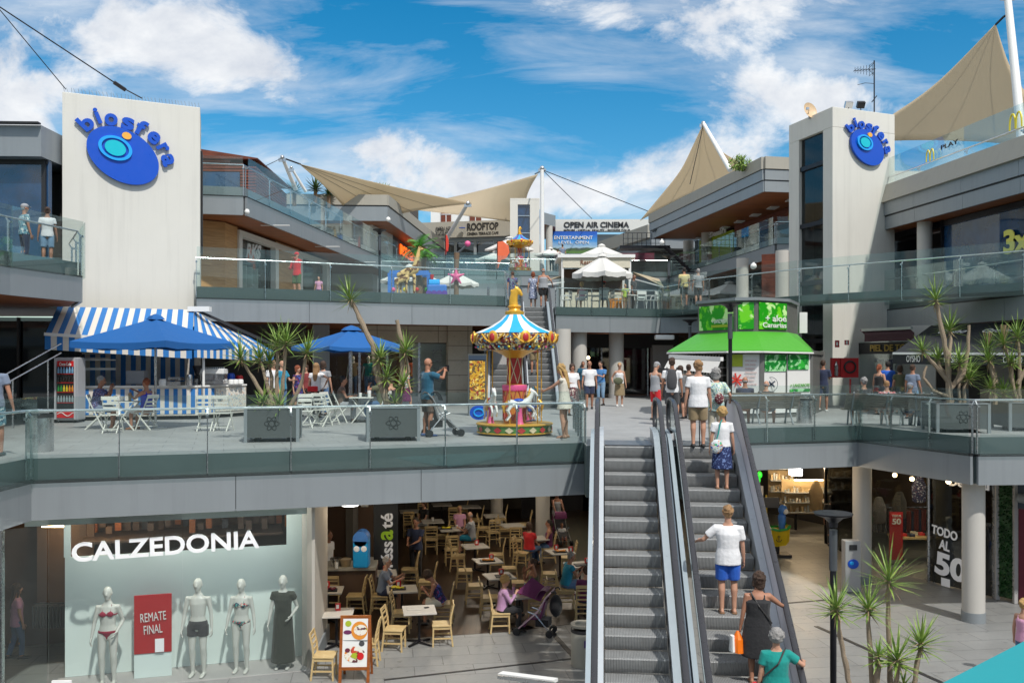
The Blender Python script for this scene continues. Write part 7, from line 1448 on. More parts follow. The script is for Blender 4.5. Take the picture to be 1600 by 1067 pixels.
person('woman in red on the distant escalator behind the carousel', A(817, 37.0, 1.35), -.1, 1.66, 'w_red', 0, 'shorts', 'w_darkgrey', 'bob', 'hair_grey', 'skin', fem=True); person('man in maroon t-shirt on the distant escalator', A(835, 36.8, 1.25), 0, 1.78, 'w_maroon', .6, 'shorts', 'w_khaki', 'short', 'hair_brown', 'skin_tan', fat=1.15)
person('woman in blue white patterned dress high on the distant escalator', A(833, 42.3, 4.25), 0, 1.66, 'p_greywhite', .5, 'skirt', 'p_greywhite', 'bob', 'hair_red', 'skin', fem=True); person('broad man in grey vest at the top of the distant escalator', A(849, 41.9, 4.25), 0, 1.80, 'w_lgrey', -1, 'shorts', 'w_black', 'bald', 'hair_grey', 'skin_tan', fat=1.25, Rr=(.42, .1, 1.0)); person('person in blue patterned shirt on the upper terrace left of the escalator', A(801, 42.5, 4.25), .2, 1.72, 'p_bluepurple', .5, 'shorts', 'w_bluegrey', 'short', 'hair_brown', 'skin')
person('man in red hooded jacket and green shorts drinking on the upper left terrace', A(464, 35.8, Z2), FR-.3, 1.80, 'w_red', 1.8, 'shorts', 'w_green', 'short', 'hair_brown', 'skin', L=(.0, .22, 1.52), Rr=(.15, .3, 1.15), hat=('w_red', 'cap'))
person('man in turquoise checked shirt on the far left balcony', A(38, 25.9, ZL), -.7, 1.74, 'p_floral_teal', .6, 'pants', 'w_navy', 'short', 'hair_grey', 'skin_tan', fat=1.1, hat=('w_lgrey', 'cap')); person('woman in white t-shirt and denim shorts on the far left balcony', A(74, 26.0, ZL), .4, 1.66, 'w_white', .5, 'shorts', 'w_ldenim', 'bun', 'hair_brown', 'skin_tan', fem=True)
person('child in pink near the white pillar of the oak shop', A(498, 38.5, Z2), FR, 1.1, 'w_pink', .5, 'shorts', 'w_denim', 'short', 'hair_brown', 'skin')
person('seated person in coral top with a pink hat in the upper cafe', A(909, 43.6, Z2), .3, 1.68, 'w_pink', -1, 'shorts', 'w_white', 'bob', 'hair_blond', 'skin', pose='sit', hat=('w_hotpink', 'cap'), fem=True); person('seated person in white with a red cap in the upper cafe', A(944, 43.4, Z2), -.2, 1.70, 'w_white', .5, 'shorts', 'w_denim', 'short', 'hair_brown', 'skin', pose='sit', hat=('w_red', 'cap'))
person('child in lime green at the upper cafe', A(977, 44.0, Z2), FR, 1.25, 'w_lime', .5, 'shorts', 'w_khaki', 'short', 'hair_blond', 'skin'); person('man in yellow shirt behind the curved glass railing', A(1069, 41.0, Z2), 0, 1.74, 'w_yellow', .5, 'shorts', 'w_black', 'short', 'hair_black', 'skin_tan'); person('person in pale shirt behind the curved glass railing', A(1091, 41.5, Z2), 0, 1.74, 'w_lgrey', .5, 'shorts', 'w_darkgrey', 'short', 'hair_grey', 'skin')
person('bearded man standing beside the beige side awning of the cafe', A(990, 45.0, Z2), FR+1, 1.80, 'w_darkgrey', .6, 'pants', 'w_black', 'short', 'hair_brown', 'skin_dark')
person('woman in maroon on the far terrace below the billboard', A(871, 67.8, Z3), 0, 1.66, 'w_maroon', .5, 'pants', 'w_black', 'short', 'hair_brown', 'skin', vox=.03); person('man in grey-blue shirt on the far terrace below the billboard', A(879, 68.6, Z3+.35), 0, 1.75, 'w_bluegrey', .5, 'pants', 'w_navy', 'short', 'hair_brown', 'skin', vox=.03); person('man in dark shirt right of the tall central mast', A(862, 68.2, Z3), 0, 1.7, 'w_darkgrey', .5, 'pants', 'w_black', 'short', 'hair_black', 'skin', vox=.03)
def stroller(label, loc, rz, mt='w_darkgrey', hood=True, seatm='w_purple', nm='stroller'):
 t = thing(nm, label, 'stroller', tuple(loc), rz); t['_o'] = (0, 0, 0); K = dict(parent=t, local=True)
 for sg in (-1, 1):
  M().tube([(sg*.2, -.42, 1.02), (sg*.2, -.30, .9), (sg*.2, -.1, .55), (sg*.2, .38, .12)], .016, 8).build('frame_tube', 'handle_pale' if hood else 'steel', smooth=True, **K); M().tube([(sg*.2, -.38, .12), (sg*.2, -.05, .5), (sg*.2, .12, .55)], .016, 8).build('frame_tube', 'steel', smooth=True, **K)
  M().tube([(sg*.2, -.42, 1.02), (sg*.2, -.5, 1.05), (sg*.2, -.54, 1.0)], .02, 8).build('handle', 'rubber', smooth=True, **K)
  for y in (-.38, .38):
   for e in (-.03, .03): M().tube([(sg*.2+e-.012, y, .085), (sg*.2+e+.012, y, .085)], .085, 18, caps=True).build('wheel', 'rubber', smooth=True, **K)
 M().tube([(-.2, -.38, .12), (.2, -.38, .12)], .012, 6).build('axle', 'steel', **K); M().tube([(-.2, .36, .14), (.2, .36, .14)], .012, 6).build('axle', 'steel', **K)
 m = M(); pr = [(-.26, .82), (-.14, .42), (.12, .40), (.24, .22)]
 for i in range(3): (y0, z0), (y1, z1) = pr[i], pr[i+1]; m.add([(-.19, y0, z0), (.19, y0, z0), (.19, y1, z1), (-.19, y1, z1), (-.19, y0-.03, z0-.03), (.19, y0-.03, z0-.03), (.19, y1-.03, z1-.03), (-.19, y1-.03, z1-.03)], [(0, 1, 2, 3), (4, 7, 6, 5), (0, 3, 7, 4), (1, 5, 6, 2)])
 m.build('seat', seatm, **K)
 m = M(); n = 6
 for i in range(n):
  a, b = R(20+i*95/n), R(20+(i+1)*95/n); m.add([(-.21, -.24-.34*math.cos(a)*-.6, .72+.34*math.sin(a)), (.21, -.24-.34*math.cos(a)*-.6, .72+.34*math.sin(a)), (.21, -.24-.34*math.cos(b)*-.6, .72+.34*math.sin(b)), (-.21, -.24-.34*math.cos(b)*-.6, .72+.34*math.sin(b))], [(0, 1, 2, 3)])
 m.build('hood', mt, smooth=True, **K); M().box((0, -.2, .3), (.34, .3, .16)).build('basket', 'w_black', **K)
 return t
mat('handle_pale', (.6, .42, .48), .5)
stroller('dark folding stroller in front of the phone man', A(692, 21.4), -R(70), 'w_darkgrey', False, 'w_grey')
stroller('purple stroller with white frame in front of the lower cafe', G(836, 990, ZB)+Vector((0, 0, 0)), R(75), 'w_purple', True, 'w_purple')
sc_c = G(836, 990, ZB); M().add([sc_c+Vector((-.42, .1, .92)), sc_c+Vector((.12, -.1, .76)), sc_c+Vector((.30, .1, 1.0)), sc_c+Vector((-.06, .3, 1.22))], [(0, 1, 2, 3)]).build('sun_shade', 'w_purple', label='purple cloth sunshade stretched over the cafe stroller', cat='sunshade')
bb_ = M().sph(sc_c+Vector((.48, .1, .62)), (.15, .18, .26), 12).build('changing_bag', 'w_black', label='black round bag hanging on the purple stroller', cat='bag', smooth=True)
ck = thing('white_cafe_kiosk', 'white framed cafe kiosk with printed fascia on the upper terrace', 'kiosk', tuple(A(930, 46, Z2)))
x0, x1 = A(879, 45.6).x, A(984, 45.6).x; m = M()
for x in (x0, x1):
 for y in (45.6, 48.2): M().box((x, y, Z2+1.35), (.12, .12, 2.7)).build('post', 'white_paint', ck)
M().box(((x0+x1)/2, 46.9, Z2+2.78), (x1-x0+.5, 3.0, .16)).build('roof', 'white_paint', ck); M().box(((x0+x1)/2, 45.55, Z2+2.45), (x1-x0, .08, .5)).build('fascia_board', 'w_cream', ck)
mat('w_script', (.25, .1, .05), .6); text('Restaurante', Vector((x0+.9, 45.5, Z2+2.36)), Vector((x1-1.1, 45.5, Z2+2.36)), .22, 'w_script', ck)
M().box(((x0+x1)/2, 48.2, Z2+1.2), (x1-x0, .1, 2.4)).build('back_wall', 'interior_brown', ck); M().box(((x0+x1)/2, 46.2, Z2+.5), (x1-x0-.3, .6, 1.0)).build('counter', 'w_cream', ck)
M().box(((x0+x1)/2+.3, 46.9, Z2+3.0), (2.6, 1.6, .3)).build('ceiling_box', 'arch_yellow', ck) if False else None
for a_, b_, c_, d_, lb_ in ((W(881, 430, 45.8), W(881, 434, 47.8), W(832, 447, 44.6), W(842, 438, 47.5), 'beige side awning left of the white cafe kiosk'), (W(989, 425, 45.5), W(989, 430, 48), W(1037, 448, 44.5), W(1030, 436, 48), 'beige side awning right of the white cafe kiosk')):
 aw = thing('side_awning', lb_, 'awning', tuple(a_)); M().add([a_, b_, d_, c_, a_+Vector((0, 0, -.03)), b_+Vector((0, 0, -.03)), d_+Vector((0, 0, -.03)), c_+Vector((0, 0, -.03))], [(0, 1, 2, 3), (4, 7, 6, 5)]).build('canopy', 'awning_beige', aw); M().add([c_, d_, d_+Vector((0, 0, -.3)), c_+Vector((0, 0, -.35))], [(0, 1, 2, 3)]).build('valance', 'awning_beige', aw); M().beam(a_+Vector((0, -.1, -.35)), c_+Vector((0, 0, -.02)), .05, .05).build('arm', 'white_paint', aw)
yb = thing('yellow_banner', 'yellow banner behind the white cafe parasol', 'banner', tuple(A(930, 52, 7))); M().box(W(930, 411, 52), (A(965, 52).x-A(888, 52).x, .1, .42)).build('board', 'arch_yellow', yb); M().box(W(970, 409, 51.8), (.42, .1, .5)).build('white_board', 'white_paint', yb); M().tube([W(893, 411, 52.1), A(893, 52.1, Z2)], .05).build('post', 'steel', yb); M().tube([W(966, 411, 52.1), A(966, 52.1, Z2)], .05).build('post', 'steel', yb)
def plastic_chair(label):
 t = proto('plastic_armchair', label, 'chair', 'white plastic armchairs of the upper cafe')
 M().box((0, 0, .44), (.46, .44, .03)).build('seat', 'white_paint', t, bevel=.01)
 for sx in (-1, 1):
  for sy in (-1, 1): M().tube([(sx*.24, sy*.2, 0), (sx*.2, sy*.17, .44)], .018, 6).build('leg', 'white_paint', t)
  M().tube([(sx*.24, .2, .44), (sx*.26, .16, .65), (sx*.24, -.2, .66)], .02, 6).build('armrest', 'white_paint', t)
 m = M(); m.box((0, -.24, .78), (.44, .03, .18)); m.box((0, -.23, .56), (.40, .03, .10)); m.box((-.2, -.23, .66), (.04, .03, .42)); m.box((.2, -.23, .66), (.04, .03, .42)); m.build('backrest', 'white_paint', t); return t
pc = plastic_chair('white armchair of the person with the pink hat'); put(pc, A(909, 43.5, Z2), .3)
for px, d, rz, lb_ in ((884, 43.4, 1.2, 'leftmost white armchair in the upper cafe'), (944, 43.2, -.2, 'white armchair of the person with the red cap'), (930, 44.0, 1.5, 'white armchair between the two hats'), (964, 43.6, -1.3, 'white armchair right of the red cap'), (1001, 43.5, .1, 'white armchair with a high back near the bearded man'), (1019, 43.6, 1.0, 'rightmost white armchair in the upper cafe')): dup(pc, A(px, d, Z2), rz, lb_)
def plain_table(label, c, mt='white_paint'):
 t = thing('cafe_table', label, 'table', tuple(c)); c = Vector(c); M().tube([c+Vector((0, 0, .7)), c+Vector((0, 0, .73))], .38, 20).build('table_top', mt, t); M().tube([c, c+Vector((0, 0, .7))], .03, 8).build('column', 'steel', t); M().tube([c, c+Vector((0, 0, .03))], .22, 14).build('base', 'steel', t)
plain_table('round white table left of the red cap in the upper cafe', A(925, 44.4, Z2)); plain_table('round white table right of the red cap in the upper cafe', A(985, 44.2, Z2))
M().prism([A(950, 44.6)[:2], A(972, 44.6)[:2], A(972, 45.2)[:2], A(950, 45.2)[:2]], Z2, Z2+.6).build('terracotta_planter', 'car_orange', label='terracotta planter behind the armchairs of the upper cafe', cat='planter')
print_mat('giraffe_skin', 'd8b878', ['6a4420'], 5.5, .50); gi = thing('giraffe_figure', 'spotted giraffe figure beside the palm trees on the upper left terrace', 'statue', tuple(A(640, 34.2, Z2)))
g0 = A(638, 34.2, Z2); m = M(); m.tube([g0+Vector((-.3, 0, .75)), g0+Vector((0, 0, .85)), g0+Vector((.25, 0, .95))], [.15, .19, .16], 10, rnd=True); m.tube([g0+Vector((.22, 0, .95)), g0+Vector((.33, 0, 1.35)), g0+Vector((.42, 0, 1.75))], [.13, .09, .06], 10, rnd=True); m.tube([g0+Vector((.42, 0, 1.78)), g0+Vector((.56, -.03, 1.70))], [.07, .045], 8, rnd=True)
for x, y in ((-.3, .08), (-.28, -.08), (.2, .08), (.24, -.08)): m.tube([g0+Vector((x, y, .75)), g0+Vector((x, y, .02))], [.07, .04], 8)
for y in (-.04, .04): m.tube([g0+Vector((.40, y, 1.8)), g0+Vector((.39, y, 1.93))], .016, 5)
m.build('body', 'giraffe_skin', gi, remesh=.03)
gb = thing('giraffe_figure', 'smaller spotted giraffe calf figure left of the tall one', 'statue', tuple(A(628, 34.0, Z2))); g0 = A(629, 34.0, Z2); m = M(); m.tube([g0+Vector((-.2, 0, .5)), g0+Vector((.15, 0, .6))], [.12, .13], 10, rnd=True); m.tube([g0+Vector((.15, 0, .6)), g0+Vector((.22, 0, .95))], [.09, .05], 8, rnd=True); m.tube([g0+Vector((.22, 0, .97)), g0+Vector((.32, 0, .92))], [.05, .03], 8, rnd=True)
for x, y in ((-.2, .06), (-.18, -.06), (.12, .06), (.16, -.06)): m.tube([g0+Vector((x, y, .5)), g0+Vector((x, y, .02))], [.05, .03], 8)
m.build('body', 'giraffe_skin', gb, remesh=.025)
mat('toy_blue', (.05, .20, .62), .4); tf = thing('play_ride', 'blue open frame play ride behind the giraffe figures', 'play ride', tuple(A(637, 35.2, Z2))); m = M(); q0, q1 = A(609, 35.2, Z2), A(670, 35.2, Z2)
for p in (q0, q1): m.box(p+Vector((0, 0, .45)), (.14, .14, .95)); m.box(p+Vector((0, .8, .45)), (.14, .14, .95))
m.beam(q0+Vector((0, 0, .93)), q1+Vector((0, 0, .93)), .16, .18); m.beam(q0+Vector((0, .8, .93)), q1+Vector((0, .8, .93)), .16, .18); m.build('frame', 'toy_blue', tf)
for f in (.1, .4, .7, .95): M().sph(lerp(q0, q1, f)+Vector((0, -.1, .28)), .09, 8).build('coloured_ball', ['car_pink', 'arch_yellow', 'drink_red', 'b_green'][int(f*4)], tf)
tt = thing('toy_train', 'small blue toy train ride left of the starfish figure', 'play ride', tuple(A(683, 35, Z2))); q = A(683, 35, Z2); M().box(q+Vector((0, 0, .3)), (.75, .4, .3)).build('body', 'toy_blue', tt, bevel=.05); M().tube([q+Vector((-.3, 0, .5)), q+Vector((.1, 0, .5))], .17, 14).build('boiler', 'logo_cyan', tt); M().tube([q+Vector((-.2, 0, .6)), q+Vector((-.2, 0, .85))], [.05, .08], 10).build('chimney', 'drink_red', tt)
for k in range(4): M().tube([q+Vector((-.3+.2*k, -.22, .12)), q+Vector((-.3+.2*k, -.17, .12))], .11, 14).build('wheel', 'car_purple', tt)
sf = thing('starfish_figure', 'tall brown figure with a pink starfish and pink ball on top', 'statue', tuple(A(713, 35.5, Z2))); q = A(713, 35.5, Z2)
M().tube([q, q+Vector((0, 0, 1.1)), q+Vector((.02, 0, 1.75))], [.10, .09, .11], 10).build('trunk', 'palm_bark', sf); M().tube([q+Vector((0, 0, 1.7)), q+Vector((.2, 0, 1.85)), q+Vector((.42, 0, 2.05))], .045, 8).build('arm', 'lamp_grey', sf); M().sph(q+Vector((.44, 0, 2.1)), .12, 12).build('ball', 'car_pink', sf, smooth=True)
m = M(); c_ = q+Vector((0, -.16, .8))
for k in range(5): a = R(90+72*k); m.tube([c_, c_+Vector((.32*math.cos(a), 0, .32*math.sin(a)))], [.1, .035], 8, rnd=True)
m.build('starfish', 'car_pink', sf, remesh=.025)
mat('flag_red', (.65, .05, .03), .7); mat('flag_orange', (.8, .15, .06), .7)
for px, y0, y1, d, mt, lb_ in ((696, 368, 398, 61, 'flag_red', 'narrow red feather flag below the slanting middle strut'), (777, 378, 420, 61, 'flag_orange', 'orange feather flag left of the small carousel')):
 f = thing('feather_flag', lb_, 'flag', tuple(W(px, 440, d))); M().tube([W(px-2, 440, d), W(px, y1, d), W(px, y0, d)], .03, 6).build('pole', 'black_metal', f); wd = .2 if px < 700 else .75
 M().add([W(px, y0, d), W(px, y0, d)+Vector((wd*.5, 0, .05)), W(px, y0, d)+Vector((wd, .05, -.25)), W(px, y0, d)+Vector((wd*1.1, .05, -.7)), W(px, y0, d)+Vector((wd*.8, .05, -1.1)), W(px, (y0+y1)/2, d)+Vector((wd*.35, .05, -.3)), W(px+1, y1, d), W(px-1, y1, d)], [tuple(range(8))]).build('cloth', mt, f)
def mannequin(label, loc, yaw, top, bot, H=1.80, botm=None, style='none', L=None, Rr=None, head=True, skinm='mannequin'):
 return person(label, loc, yaw, H, top, sleeve=.35 if style == 'dress' else .5 if style == 'tee' else -2, bot=bot, botm=botm or top, hair='bald', skin=skinm, shoe=None, L=L, Rr=Rr, fem=style in ('dress', 'bikini'), name='mannequin', hem=.82 if style == 'dress' else 0)
mat('mannequin', (.62, .63, .58), .4, var=.03)
def swim_mannequin(label, loc, yaw, kind, mt, H=1.85, L=None, Rr=None):
 t = person(label, loc, yaw, H, mt, -1, 'none', mt, 'bald', 'hair_brown', 'mannequin', shoe=None, L=L, Rr=Rr, fem=kind != 'trunks', name='mannequin')
 t['category'] = 'mannequin'
 for ch in list(t.children):
  if ch.name.split('.')[0] in ('top', 'eyes', 'mouth', 'eyebrows'):
   bpy.data.objects.remove(ch)
 K = dict(parent=t, local=True); P = Vector((0, 0, .93))
 if kind == 'trunks':
  c = M(); c.tube([P+Vector((0, 0, -.08)), P+Vector((0, 0, .02)), P+Vector((0, 0, .07))], [(.168, .118), (.175, .128), (.155, .115)], 16, ref=(1, 0, 0))
  for s in (-1, 1): c.tube([(s*.092, 0, .91), (s*.096, .012, .72)], [.102, .098], 12)
  c.build('swim_trunks', mt, remesh=.013, **K)
 else:
  c = M()
  for s in (-1, 1): c.sph((s*.062, .095, 1.27), (.062, .045, .05), 12)
  c.tube([Vector((.158*math.cos(a), .108*math.sin(a), 1.26)) for a in [k*math.pi/14 for k in range(29)]], .012, 6)
  for s in (-1, 1): c.tube([(s*.07, .10, 1.30), (s*.075, .05, 1.43), (s*.05, -.02, 1.47)], .008, 5)
  c.build('bikini_top', mt, remesh=.01, **K)
  c = M(); c.tube([P+Vector((0, .0, -.0)), P+Vector((0, 0, .045))], [(.172, .124), (.166, .120)], 18, ref=(1, 0, 0)); c.tube([P+Vector((0, .09, .02)), P+Vector((0, .06, -.09)), P+Vector((0, -.07, -.09)), P+Vector((0, -.11, .02))], [(.09, .03), (.035, .03), (.05, .03), (.12, .03)], 12, ref=(1, 0, 0))
  c.build('bikini_bottom', mt, remesh=.011, **K)
 return t
fs = thing('swimwear_shop', 'pale aqua glazed shop front with large white name under the left terrace', 'shop', (-6, 17.6, ZB))
f0, f1 = Vector((-8.62, 16.9, 0)), Vector((-4.12, 18.25, 0)); fd_ = (f1-f0).normalized(); fn_ = Vector((fd_.y, -fd_.x, 0)); FL = (f1-f0).length
fq = lambda s, b=0: f0+fd_*s-fn_*b
m = M(); M().wall(fq(0), fq(FL/2-.006), ZB+.02, -1.08, .02).build('window', 'aqua_glass', fs); M().wall(fq(FL/2+.006), fq(FL), ZB+.02, -1.08, .02).build('window', 'aqua_glass', fs)
mat('aqua_wall', (.72, .83, .80), .6, var=.03)
bk = .95; s1 = .0
def pn(s0, s1_, z0, z1, b_=bk, mt='aqua_wall', nm='back_panel', t_=.05): M().wall(fq(s0, b_), fq(s1_, b_), z0, z1, t_).build(nm, mt, fs)
SL = 1.0*.0
pn(.12, FL+.0, ZB+.01, -2.09); pn(.12, FL, -1.42, -1.08); pn(.10, .22, -2.09, -1.42); pn(FL-.35, FL, -2.09, -1.42)
M().wall(fq(-.4, .0), fq(FL, .0), -1.30, -1.09, .10, 0, 1).build('top_band', 'aqua_wall', fs)
M().wall(fq(0, .0), fq(FL, .0), ZB, ZB+.006, bk).build('display_floor', 'pale_grey_wall', fs)
M().wall(fq(-3, 3.4), fq(FL, 3.4), ZB, -1.08, .1).build('shop_back_wall', 'interior_brown', fs); M().wall(fq(FL, 0), fq(FL, 3.4), ZB, -1.08, .02).build('side_window', 'aqua_glass', fs)
M().wall(fq(FL, 1.0), fq(FL, 3.4), ZB, -1.08, .06).build('side_panel', 'aqua_wall', fs)
d0 = Vector((-9.6, 16.3, 0)); M().wall(d0, fq(-.02), ZB, -1.3, .02).build('door_glass', 'clear_glass', fs)
m = M(); m.box((d0.x+.30, d0.y+.22, (ZB-1.1)/2), (.10, .10, 3.35)); m.box((d0.x+.05, d0.y-.1, (ZB-1.3)/2), (.08, .08, 3.2)); m.build('door_frame', 'steel', fs)
M().wall((-14, 15.2), d0, ZB, -1.08, .1).build('side_wall', 'interior_dark', fs)
mat('letter_white', (.82, .82, .83), .4, var=.02, emit=.1)
a = f0+fd_*.42+fn_*.12; b = f0+fd_*3.78+fn_*.12
text('CALZEDONIA', a+Vector((0, 0, -1.96)), b+Vector((0, 0, -1.89)), .345, 'letter_white', fs, 'name_lettering', .04, bold=.022)
rp = thing('sale_poster', 'red sale poster standing between the first two window mannequins', 'poster', tuple(fq(1.9, .45)+Vector((0, 0, ZB))))
pa, pb = fq(1.43, .45), fq(2.12, .45); M().wall(pa, pb, -3.96, -2.82, .04).build('board', 'fire_red', rp); M().wall(fq(1.43, .47), fq(2.12, .47), ZB+.01, -3.97, .03).build('stand', 'aqua_wall', rp)
po = fn_*.03; text('REMATE', lerp(pa, pb, .18)+po+Vector((0, 0, -3.34)), lerp(pa, pb, .86)+po+Vector((0, 0, -3.31)), .17, 'white_paint', rp, 'lettering', .008, bold=.0); text('FINAL', lerp(pa, pb, .27)+po+Vector((0, 0, -3.58)), lerp(pa, pb, .76)+po+Vector((0, 0, -3.56)), .17, 'white_paint', rp, 'lettering', .008)
M().wall(lerp(pa, pb, .56)+po, lerp(pa, pb, .80)+po, -3.94, -3.68, .01, 0, -1).build('price_tag', 'letter_white', rp)
mz = ZB+.008
swim_mannequin('first window mannequin wearing a red bikini', fq(.98, .5)+Vector((0, 0, mz)), FR+.15, 'bikini', 'w_bikini' if 'w_bikini' in MT else cloth('w_bikini', (.28, .01, .04)).name, 1.80, L=(-.30, .0, .88), poleL=None) if False else None
cloth('w_bikini', (.28, .01, .04)); print_mat('p_bikini', '104858', ['c03040', '208880', 'd0d0c0'], 18, .54)
swim_mannequin('first window mannequin wearing a red bikini', fq(.98, .3)+Vector((0, 0, mz)), FR+.15, 'bikini', 'w_bikini', 1.88, L=(-.17, .10, .95))
swim_mannequin('male window mannequin wearing dark swim trunks', fq(2.62, .3)+Vector((0, 0, mz)), FR, 'trunks', 'w_darkgrey', 1.93); swim_mannequin('window mannequin wearing a blue patterned bikini', fq(3.44, .3)+Vector((0, 0, mz)), FR, 'bikini', 'p_bikini', 1.86)
t = person('window mannequin wearing a long dark olive dress', fq(4.25, .3)+Vector((0, 0, mz)), FR, 1.88, 'w_dress', .35, 'dress', 'w_dress' if 'w_dress' in MT else cloth('w_dress', (.030, .034, .024)).name, 'bald', 'hair_brown', 'mannequin', shoe=None, L=(-.17, .10, 1.0), fem=True, hem=.80, name='mannequin') if 'w_dress' in MT else None
if t is None:
 cloth('w_dress', (.030, .034, .024)); t = person('window mannequin wearing a long dark olive dress', fq(4.25, .3)+Vector((0, 0, mz)), FR, 1.88, 'w_dress', .35, 'dress', 'w_dress', 'bald', 'hair_brown', 'mannequin', shoe=None, L=(-.17, .10, 1.0), fem=True, hem=.80, name='mannequin')
t['category'] = 'mannequin'
for ch in list(t.children):
 if ch.name.split('.')[0] in ('eyes', 'mouth', 'eyebrows'): bpy.data.objects.remove(ch)
for s_ in (.98, 2.86, 3.62, 4.36): pass
random.seed(11)
rk = thing('hanging_display', 'wall display with underwear packs and hangers behind the shop door', 'shop display', (-9.1, 19.4, ZB))
for r_ in range(4):
 for k in range(4): M().box(Vector((-9.75+k*.22, 19.6+k*.03, -1.95-r_*.36)), (.13, .05, .2)).build('underwear_pack', random.choice(['w_black', 'w_black', 'w_brown']), rk)
m = M(); m.tube([(-9.9, 18.8, -3.25), (-8.9, 18.9, -3.25)], .012); [m.box((-9.85+k*.07, 18.85, -3.5), (.03, .35, .45)) for k in range(13)]; m.build('clothes_row', 'w_darkgrey', rk); M().box((-9.4, 19.15, -2.4), (1.2, .04, 2.4)).build('panel', 'interior_brown', rk)
M().box((-9.4, 18.7, -1.62), (.5, .12, .05)).build('shelf_lamp', 'warm_lamp', rk)
tb = thing('top_shelf_display', 'boxes and cloths seen in the slot behind the large white name', 'shop display', (-6, 20, ZB)); m = M()
for k in range(26): s_ = .3+k*.165; m.box(fq(s_, 1.8+random.uniform(0, .8))+Vector((0, 0, -1.75+random.uniform(-.05, .1))), (.12, .1, random.uniform(.14, .3)), rz=.2, m=random.choice([0, 1, 2, 0]))
m.build('box', ['interior_brown', 'board_wood', 'w_darkgrey'], tb); M().wall(fq(.3, 1.6), fq(FL-.4, 1.6), -1.98, -1.93, 1.2).build('shelf', 'interior_brown', tb); M().box(fq(.75, 1.7)+Vector((0, 0, -1.5)), (.45, .1, .04), rz=.3).build('shelf_lamp', 'warm_lamp', tb)
person('woman in pink top and jeans inside the swimwear shop door', (-10.35, 19.0, ZB), -.9, 1.56, 'w_pink', .6, 'pants', 'w_denim', 'long', 'hair_brown', 'skin', fem=True, step=.1, fat=1.1, hem=.08)
M().box((-8.2, 16.55, -4.25), (.35, .05, .4)).build('door_poster', 'letter_white', label='small white notice at the bottom of the shop door', cat='notice')
lc = thing('cafe_hall', 'dark open cafe hall with wooden floor below the terrace', 'cafe', (0, 30, ZB))
mat('cafe_beige', (.46, .43, .38), .8, var=.05)
M().wall(fq(FL+.05, .0)+Vector((.03, .1, 0)), Vector((-4.05, 20.2, 0)), ZB, -1.08, .25, 0, -1).build('wall', 'cafe_beige', lc) if False else None
M().prism([(-4.04, 18.35), (-3.98, 18.35), (-4.12, 20.3), (-4.4, 20.3), (-4.3, 18.6)], ZB, -1.085).build('side_wall', 'cafe_beige', lc)
M().prism([(-4.0, 18.33), (-3.94, 18.33), (-4.08, 20.33), (-4.14, 20.33)], ZB, ZB+.35).build('skirting', 'fascia', lc)
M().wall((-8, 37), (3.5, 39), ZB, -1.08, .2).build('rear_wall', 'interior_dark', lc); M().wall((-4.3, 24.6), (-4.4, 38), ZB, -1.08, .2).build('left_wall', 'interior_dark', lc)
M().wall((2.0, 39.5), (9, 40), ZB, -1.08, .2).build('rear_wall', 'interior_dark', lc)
m = M(); a, b = Vector((-6.2, 24.4, 0)), Vector((-3.55, 24.2, 0)); M().wall((-6.6, 25.6), (-3.7, 25.4), ZB, -1.08, .1).build('counter_back_wall', 'interior_brown', lc)
ct_ = thing('cafe_counter', 'dark brown cafe counter with pale top at the left of the hall', 'counter', (-5, 22.6, ZB)); M().wall((-5.6, 22.6), (-3.42, 22.75), ZB, ZB+1.0, .7).build('body', 'interior_brown', ct_); M().wall((-5.6, 22.5), (-3.40, 22.66), ZB+1.0, ZB+1.08, .85).build('top', 'fascia_beige', ct_)
vb = thing('vertical_name_board', 'tall dark board with vertical white and green cafe name', 'sign', (-3.2, 22.6, ZB)); q0, q1 = A(584, 24.0), A(622, 24.2); mat('board_dark', (.035, .038, .042), .35)
M().wall(q0, q1, ZB, -1.08, .06).build('board', 'board_dark', vb); mat('lime_letter', (.28, .45, .02), .5, emit=.15)
def vtext(s_, zb, zt, mt): text(s_, A(613, 23.95, zb)+Vector((0, 0, 0)), A(613, 23.95, zt)+Vector((.005, 0, 0)), .30, mt, vb, 'lettering', .03, bold=.02, up=(-1, -.02, 0), fit=True)
vtext('expr\u00e9ss', -4.3, -2.98, 'letter_white'); vtext('a', -2.94, -2.68, 'lime_letter'); vtext('t\u00e9', -2.64, -2.24, 'letter_white'); text('Restaurante', A(591, 23.9, -1.42), A(616, 23.9, -1.42), .05, 'letter_white', vb)
ic = thing('ice_cream_freezer', 'blue ice cream dispenser standing on the cafe counter', 'freezer', tuple(A(565, 22.4, ZB+1.08))); q = A(565, 22.75, ZB+1.08); M().box(q+Vector((0, 0, .35)), (.38, .4, .7)).build('body', 'logo_cyan', ic, bevel=.04); M().tube([q+Vector((0, -.2, .72)), q+Vector((0, .2, .72))], .19, 18).build('top', 'toy_blue', ic, smooth=True)
m = M(); [m.sph(q+Vector((x, -.21, .48)), (.075, .02, .075), 10) for x in (-.09, .09)]; m.build('printed_disc', 'letter_white', ic); 
for px, n_, mt, h, lb_ in ((525, 'glass_rack', 'steel', .2, 'steel rack of cups at the left end of the cafe counter'), (540, 'pastry_basket', 'w_khaki', .18, 'pastry basket in the middle of the cafe counter'), (526, 'white_jar', 'white_paint', .14, 'small white jar at the front edge of the cafe counter')):
 q = A(px, 22.8 if h > .15 else 22.55, ZB+1.08); M().lathe(q, [(.12 if h > .15 else .04, 0), (.15 if h > .15 else .045, h), (.12 if h > .15 else .04, h*.95)], 14).build(n_, mt, smooth=True, label=lb_, cat='jar' if h < .15 else n_.replace('_', ' '))
